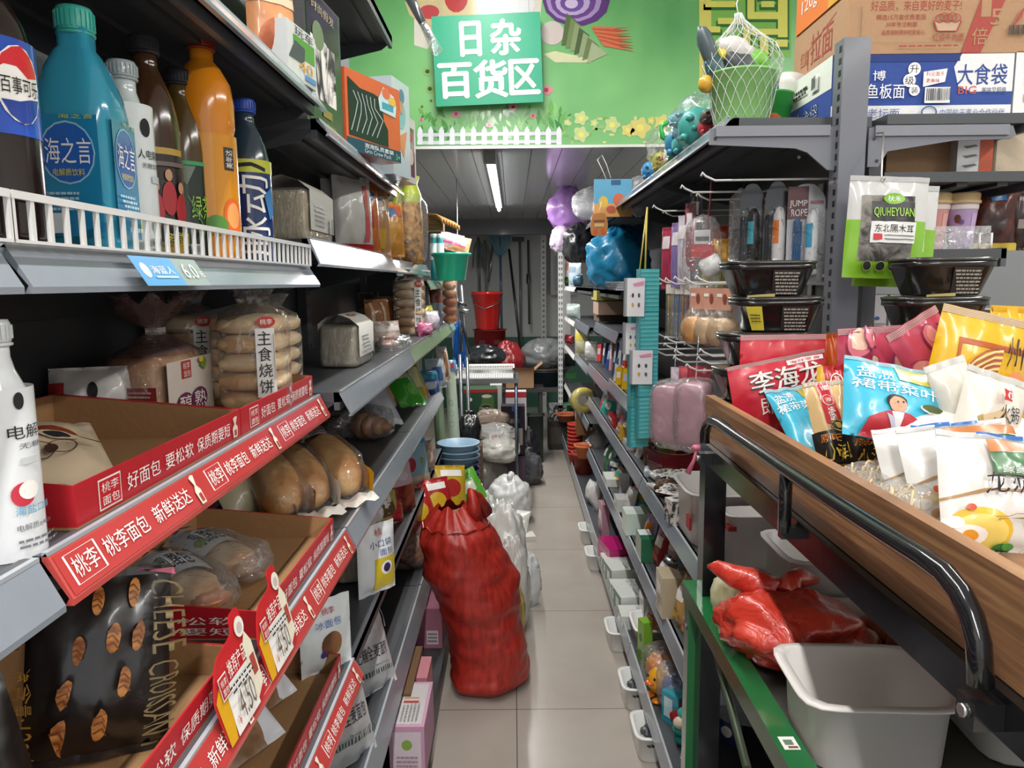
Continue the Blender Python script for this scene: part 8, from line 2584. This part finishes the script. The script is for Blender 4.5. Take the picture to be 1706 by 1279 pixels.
# beer carton, other cartons
p = at(800, 678, Y=5.5)
carton('beer_carton', 'dark green beer carton with a red top and a can printed on it', 'carton', .25, .2, .27, C('1f4a30', 'k'), (p.x, 5.55, p.z - .13), R(4),
       {'f': [('r', -1, .82, 1, 1, C('a82a2a')), ('p', [(-.2, -1), (.1, .6), (.75, .7), (.9, -1)], C('3f6a34')), ('e', .35, .62, .3, .1, C('c9c9b4')), ('e', .3, -.1, .42, .3, C('8f9a5a')), ('e', .3, -.1, .38, .26, C('12291c')), ('t', 'TSINGTAO', -.02, -.2, .62, .0, W_), ('t', '青岛啤酒', .05, -.62, .62, -.42, C('c9b05a')), ('e', -.6, .45, .1, .1, W_)]})
carton('carton', 'plain carton holding up the green beer carton', 'carton', .28, .24, p.z - .1305, C('6f5a44', 'k'), (p.x, 5.57, 0))
for k, (px, py, Y, w, d, h, c, z, mk, lab) in enumerate((
        (827, 695, 5.75, .09, .1, .42, 'b9b9b6', .3, None, 'tall narrow white carton beside the beer carton'), (860, 700, 5.8, .16, .12, .3, 'c2bcc0', .36, {'f': [('r', -1, .7, 1, 1, C('a82c34')), ('r', -.5, -.6, .5, .3, C('a9a4aa'))]}, 'white carton with a red lid band behind the dark wine carton'),
        (855, 725, 5.3, .17, .12, .35, '2a2433', .28, {'f': [('r', -.8, -.6, -.05, .1, C('b3a9a4')), ('r', .05, -.6, .8, .1, C('b3a9a4')), ('r', -.1, .8, .4, 1, C('4a5ab0')), ('t', '典藏红酒', -.5, .3, .5, .5, C('b9a88a'))]}, 'dark plum wine carton with two pale panels'),
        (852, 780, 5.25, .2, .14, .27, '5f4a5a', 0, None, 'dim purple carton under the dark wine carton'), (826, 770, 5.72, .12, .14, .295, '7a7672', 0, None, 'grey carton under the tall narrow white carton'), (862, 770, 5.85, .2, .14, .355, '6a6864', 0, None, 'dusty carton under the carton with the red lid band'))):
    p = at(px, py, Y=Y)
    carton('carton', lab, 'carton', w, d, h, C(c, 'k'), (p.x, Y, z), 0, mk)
p = at(866, 646, Y=6.3)
o = thing('open_carton', 'small open brown carton on the dark back table', 'carton', (p.x, 6.3, .62))
mb = MB(); w, d, h = .12, .1, .15
mb.box(-w, w, -d, -d + .004, 0, h, KR); mb.box(-w, w, d - .004, d, 0, h, KR); mb.box(-w, -w + .004, -d, d, 0, h, KR); mb.box(w - .004, w, -d, d, 0, h, KR); mb.box(-w, w, -d, d, 0, .004, KR); mb.build('box', o)
mb = MB(); mb.add([(w, -d, h), (w, d, h), (w + .07, d, h + .06), (w + .07, -d, h + .06)], [(0, 1, 2, 3)], KR); mb.build('flap', o)
mb = MB(); mb.add([(-w, -d, h), (w, -d, h), (w, -d - .06, h + .03), (-w, -d - .06, h + .03)], [(0, 1, 2, 3)], KR); mb.build('flap', o)
mb = MB(); mb.box(-.15, .2, -.12, .16, .59, .62, C('3a3a3a')); [mb.box(x, x + .03, y, y + .03, 0, .59, C('3a3a3a')) for x in (-.14, .16) for y in (-.1, .12)]
ot = thing('back_table', 'low dark table under the open brown carton', 'table', (p.x, 6.3, 0))
mb = MB(); mb.box(-.15, .2, -.12, .16, .59, .62, C('3a3a3a')); mb.build('table_top', ot)
for x in (-.14, .16):
    for y in (-.1, .12):
        mb = MB(); mb.box(x, x + .03, y, y + .03, 0, .59, C('3a3a3a')); mb.build('leg', ot)
p = at(905, 640, Y=7.0)
dt = thing('work_table', 'dark work table at the end of the passage with covered goods', 'table', (p.x, 7.0, 0))
mb = MB(); mb.box(-.25, .22, -.2, .3, .5, .54, C('4c4a46')); mb.build('table_top', dt)
for x in (-.24, .18):
    for y in (-.18, .26):
        mb = MB(); mb.box(x, x + .03, y, y + .03, 0, .5, C('4c4a46')); mb.build('leg', dt)
mb = MB(); mb.lathe([(.14, 0), (.2, .14), (.21, .14), (.21, .15), (.19, .15), (.14, .01)], C('2f4450'), 28); simple('basin', 'dark blue basin on the work table', 'basin', mb, (p.x + .02, 6.98, .5405))
mb = MB(); mb.lathe([(.2, 0), (.22, .012), (.2, .016)], C('4a4038'), 24); simple('tray_lid', 'brown round lid lying over the dark blue basin', 'lid', mb, (p.x + .02, 6.98, .692))
cloth_bag('plastic_bag', 'grey plastic sheet bundle on the round lid', 'bag', (p.x, 6.98, .71), 0, .19, .15, .14, C('7c8080', 'f'), 5, None, .3, False)
p = at(892, 715, Y=6.2)
tub('bin', 'black plastic bin standing on the floor of the passage', 'bin', .16, .16, .4, C('22302c'), (p.x + .0, 6.2, 0), 0, taper=.8)
p = at(925, 720, Y=6.95)
rbox_ = carton('crate', 'dark crate of bottles at the foot of the work table', 'crate', .2, .2, .26, C('33302c', 'k'), (p.x + .02, 6.72, 0), 0, {'f': [('r', -.8, -.6, .8, .6, C('4a4640', 'k'))]})
carton('patterned_box', 'black and white patterned box on the dark crate', 'box', .16, .16, .14, two_tone('bwpat', '2c2c2c', 'a9a9a6', 20, .6, 2, 0, .48, .52), (p.x + .01, 6.74, .2605))
# red bucket and red tubs stack
p = at(812, 515, Y=7.2)
RB = C('b3231f', 'g')
bk2 = thing('bucket', 'red plastic bucket on top of the dark red tub stack', 'bucket', (p.x, 7.2, 1.055))
mb = MB(); mb.lathe([(.105, 0), (.107, .004), (.142, .33), (.152, .335), (.152, .36), (.14, .36), (.135, .32), (.1, .006)], RB, 32, cap1=False); mb.lathe([(.1, .006), (.001, .006)], RB, 32, cap0=False, cap1=False); mb.build('bucket_body', bk2)
mb = MB(); mb.tube([(-.15, 0, .34), (-.13, -.08, .25), (-.02, -.155, .2), (.11, -.1, .25), (.15, 0, .34)], .004, C('8a8a8a', 's'), 6); mb.build('handle', bk2)
for k, (z, h, w, lab) in enumerate(((.70, .35, .33, 'dark red square tub directly under the red bucket'), (.35, .345, .36, 'dark red square tub in the middle of the stack under the bucket'), (0, .345, .38, 'dark red square tub at the bottom of the stack under the bucket'))):
    o = tub('red_tub', lab, 'tub', w, .32, h, C('7d1c1e', 'p'), (p.x + .02, 7.25, z), 0, taper=.9, sq=5)
    mb = MB()
    for sx in (-.07, .07):
        mb.box(sx - .03, sx + .03, -.165, -.158, h * .62, h * .74, C('3a1012'))
    mb.build('grip', o)
p = at(835, 590, Y=6.6)
cloth_bag('plastic_bag', 'red cloth bundle beside the dark red tubs', 'bag', (p.x + .06, 6.75, .62), 0, .14, .12, .18, C('8f2026', 'f'), 7, None, .3, False)
p = at(808, 592, Y=6.3)
cloth_bag('plastic_bag', 'shiny black bag with a blue end lying before the red tubs', 'bag', (p.x, 6.35, .8), 0, .16, .12, .09, C('1d2226', 'f'), 8, None, .3, False)
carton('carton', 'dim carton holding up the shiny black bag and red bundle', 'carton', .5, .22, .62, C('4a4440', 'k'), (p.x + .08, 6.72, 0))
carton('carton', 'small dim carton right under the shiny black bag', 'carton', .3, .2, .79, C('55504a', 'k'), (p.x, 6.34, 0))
# mops, brushes on the wall rail
mb = MB(); l, r_ = at(772, 388, Y=8.85), at(905, 392, Y=8.85)
mb.box(l.x, r_.x, 8.84, 8.88, l.z - .03, l.z + .02, C('6c7072', 'm')); mb.box(l.x, l.x + .03, 8.88, 9, l.z - .03, l.z + .02, C('6c7072', 'm')); mb.box(r_.x - .03, r_.x, 8.88, 9, l.z - .03, l.z + .02, C('6c7072', 'm'))
wr = tag(mb.build('wall_rail', None), 'grey rail on the back wall that the mops and brushes hang from', 'rail')
for k, (px0, py0, px1, py1, c, hd, lab) in enumerate(((797, 395, 800, 500, '5a6470', 'g', 'grey handled mop with a frayed grey head up, next to the shelving'), (833, 395, 836, 560, '4a6a8a', 'b', 'blue handled duster with a pale blue mesh head up'), (848, 415, 868, 590, '55585c', '', 'leaning grey steel broom pole'),
                                                    (866, 395, 868, 600, '6a6c70', 'd', 'straight grey broom pole with a dark head up'), (880, 400, 882, 540, '4a4c50', 'e', 'short dark telescopic pole nearest the corner'), (808, 400, 812, 520, '7a7a7c', 'g', 'second grey mop hanging over the red bucket'), (822, 400, 814, 470, '8a8c8e', '', 'thin silver pole leaning between the mops'))):
    a, b = at(px0, py0, Y=8.78), at(px1, py1, Y=8.7 if k != 2 else 8.5)
    o = thing('mop' if hd in 'gb' and hd else 'broom_pole', lab, 'mop' if hd in 'gb' and hd else 'pole', a)
    d = b - a
    mb = MB(); mb.tube([(0, 0, 0), d * .5, d], .014, C(c, 's' if not hd else 'g'), 8); mb.build('pole', o)
    if hd == 'g':
        mb = MB()
        for j in range(22):
            an = j * .9
            mb.tube([(0, 0, -.02), (.05 * math.cos(an), -.03, -.1 - .02 * (j % 3)), (.07 * math.cos(an), -.03 + .03 * math.sin(an), -.26 - .03 * (j % 4))], .008, C('6f7674', 'k'), 5)
        mb.build('mop_head', o)
    elif hd == 'b':
        mb = MB()
        for j in range(26):
            an = 2 * PI * j / 26
            mb.tube([(.03 * math.cos(an), .02 * math.sin(an), -.2), (.09 * math.cos(an), .04 * math.sin(an), -.1), (.12 * math.cos(an), .05 * math.sin(an), .06)], .007, C('6fa3b8', 'f'), 4)
        mb.build('mop_head', o)
    elif hd == 'd':
        mb = MB(); mb.box(-.09, .05, -.03, .03, -.05, .0, C('3a3c40')); mb.build('broom_head', o)
    elif hd == 'e':
        mb = MB(); mb.lathe([(.02, 0), (.026, .02), (.026, .1), (.02, .12)], C('2a2c30'), 10, Matrix.Translation((0, 0, -.5))); mb.build('grip', o)
mb = MB(); p = at(906, 480, Y=8.5)
mb.box(-.03, .03, -.02, .02, 0, p.z + .65, C('c3c5c4'))
for k in range(30):
    mb.box(-.012, .012, -.021, -.02, .2 + k * .06, .225 + k * .06, C('7a7c7c'))
simple('slotted_post', 'white slotted steel post standing by the back wall', 'post', mb, (p.x, 8.6, 0))
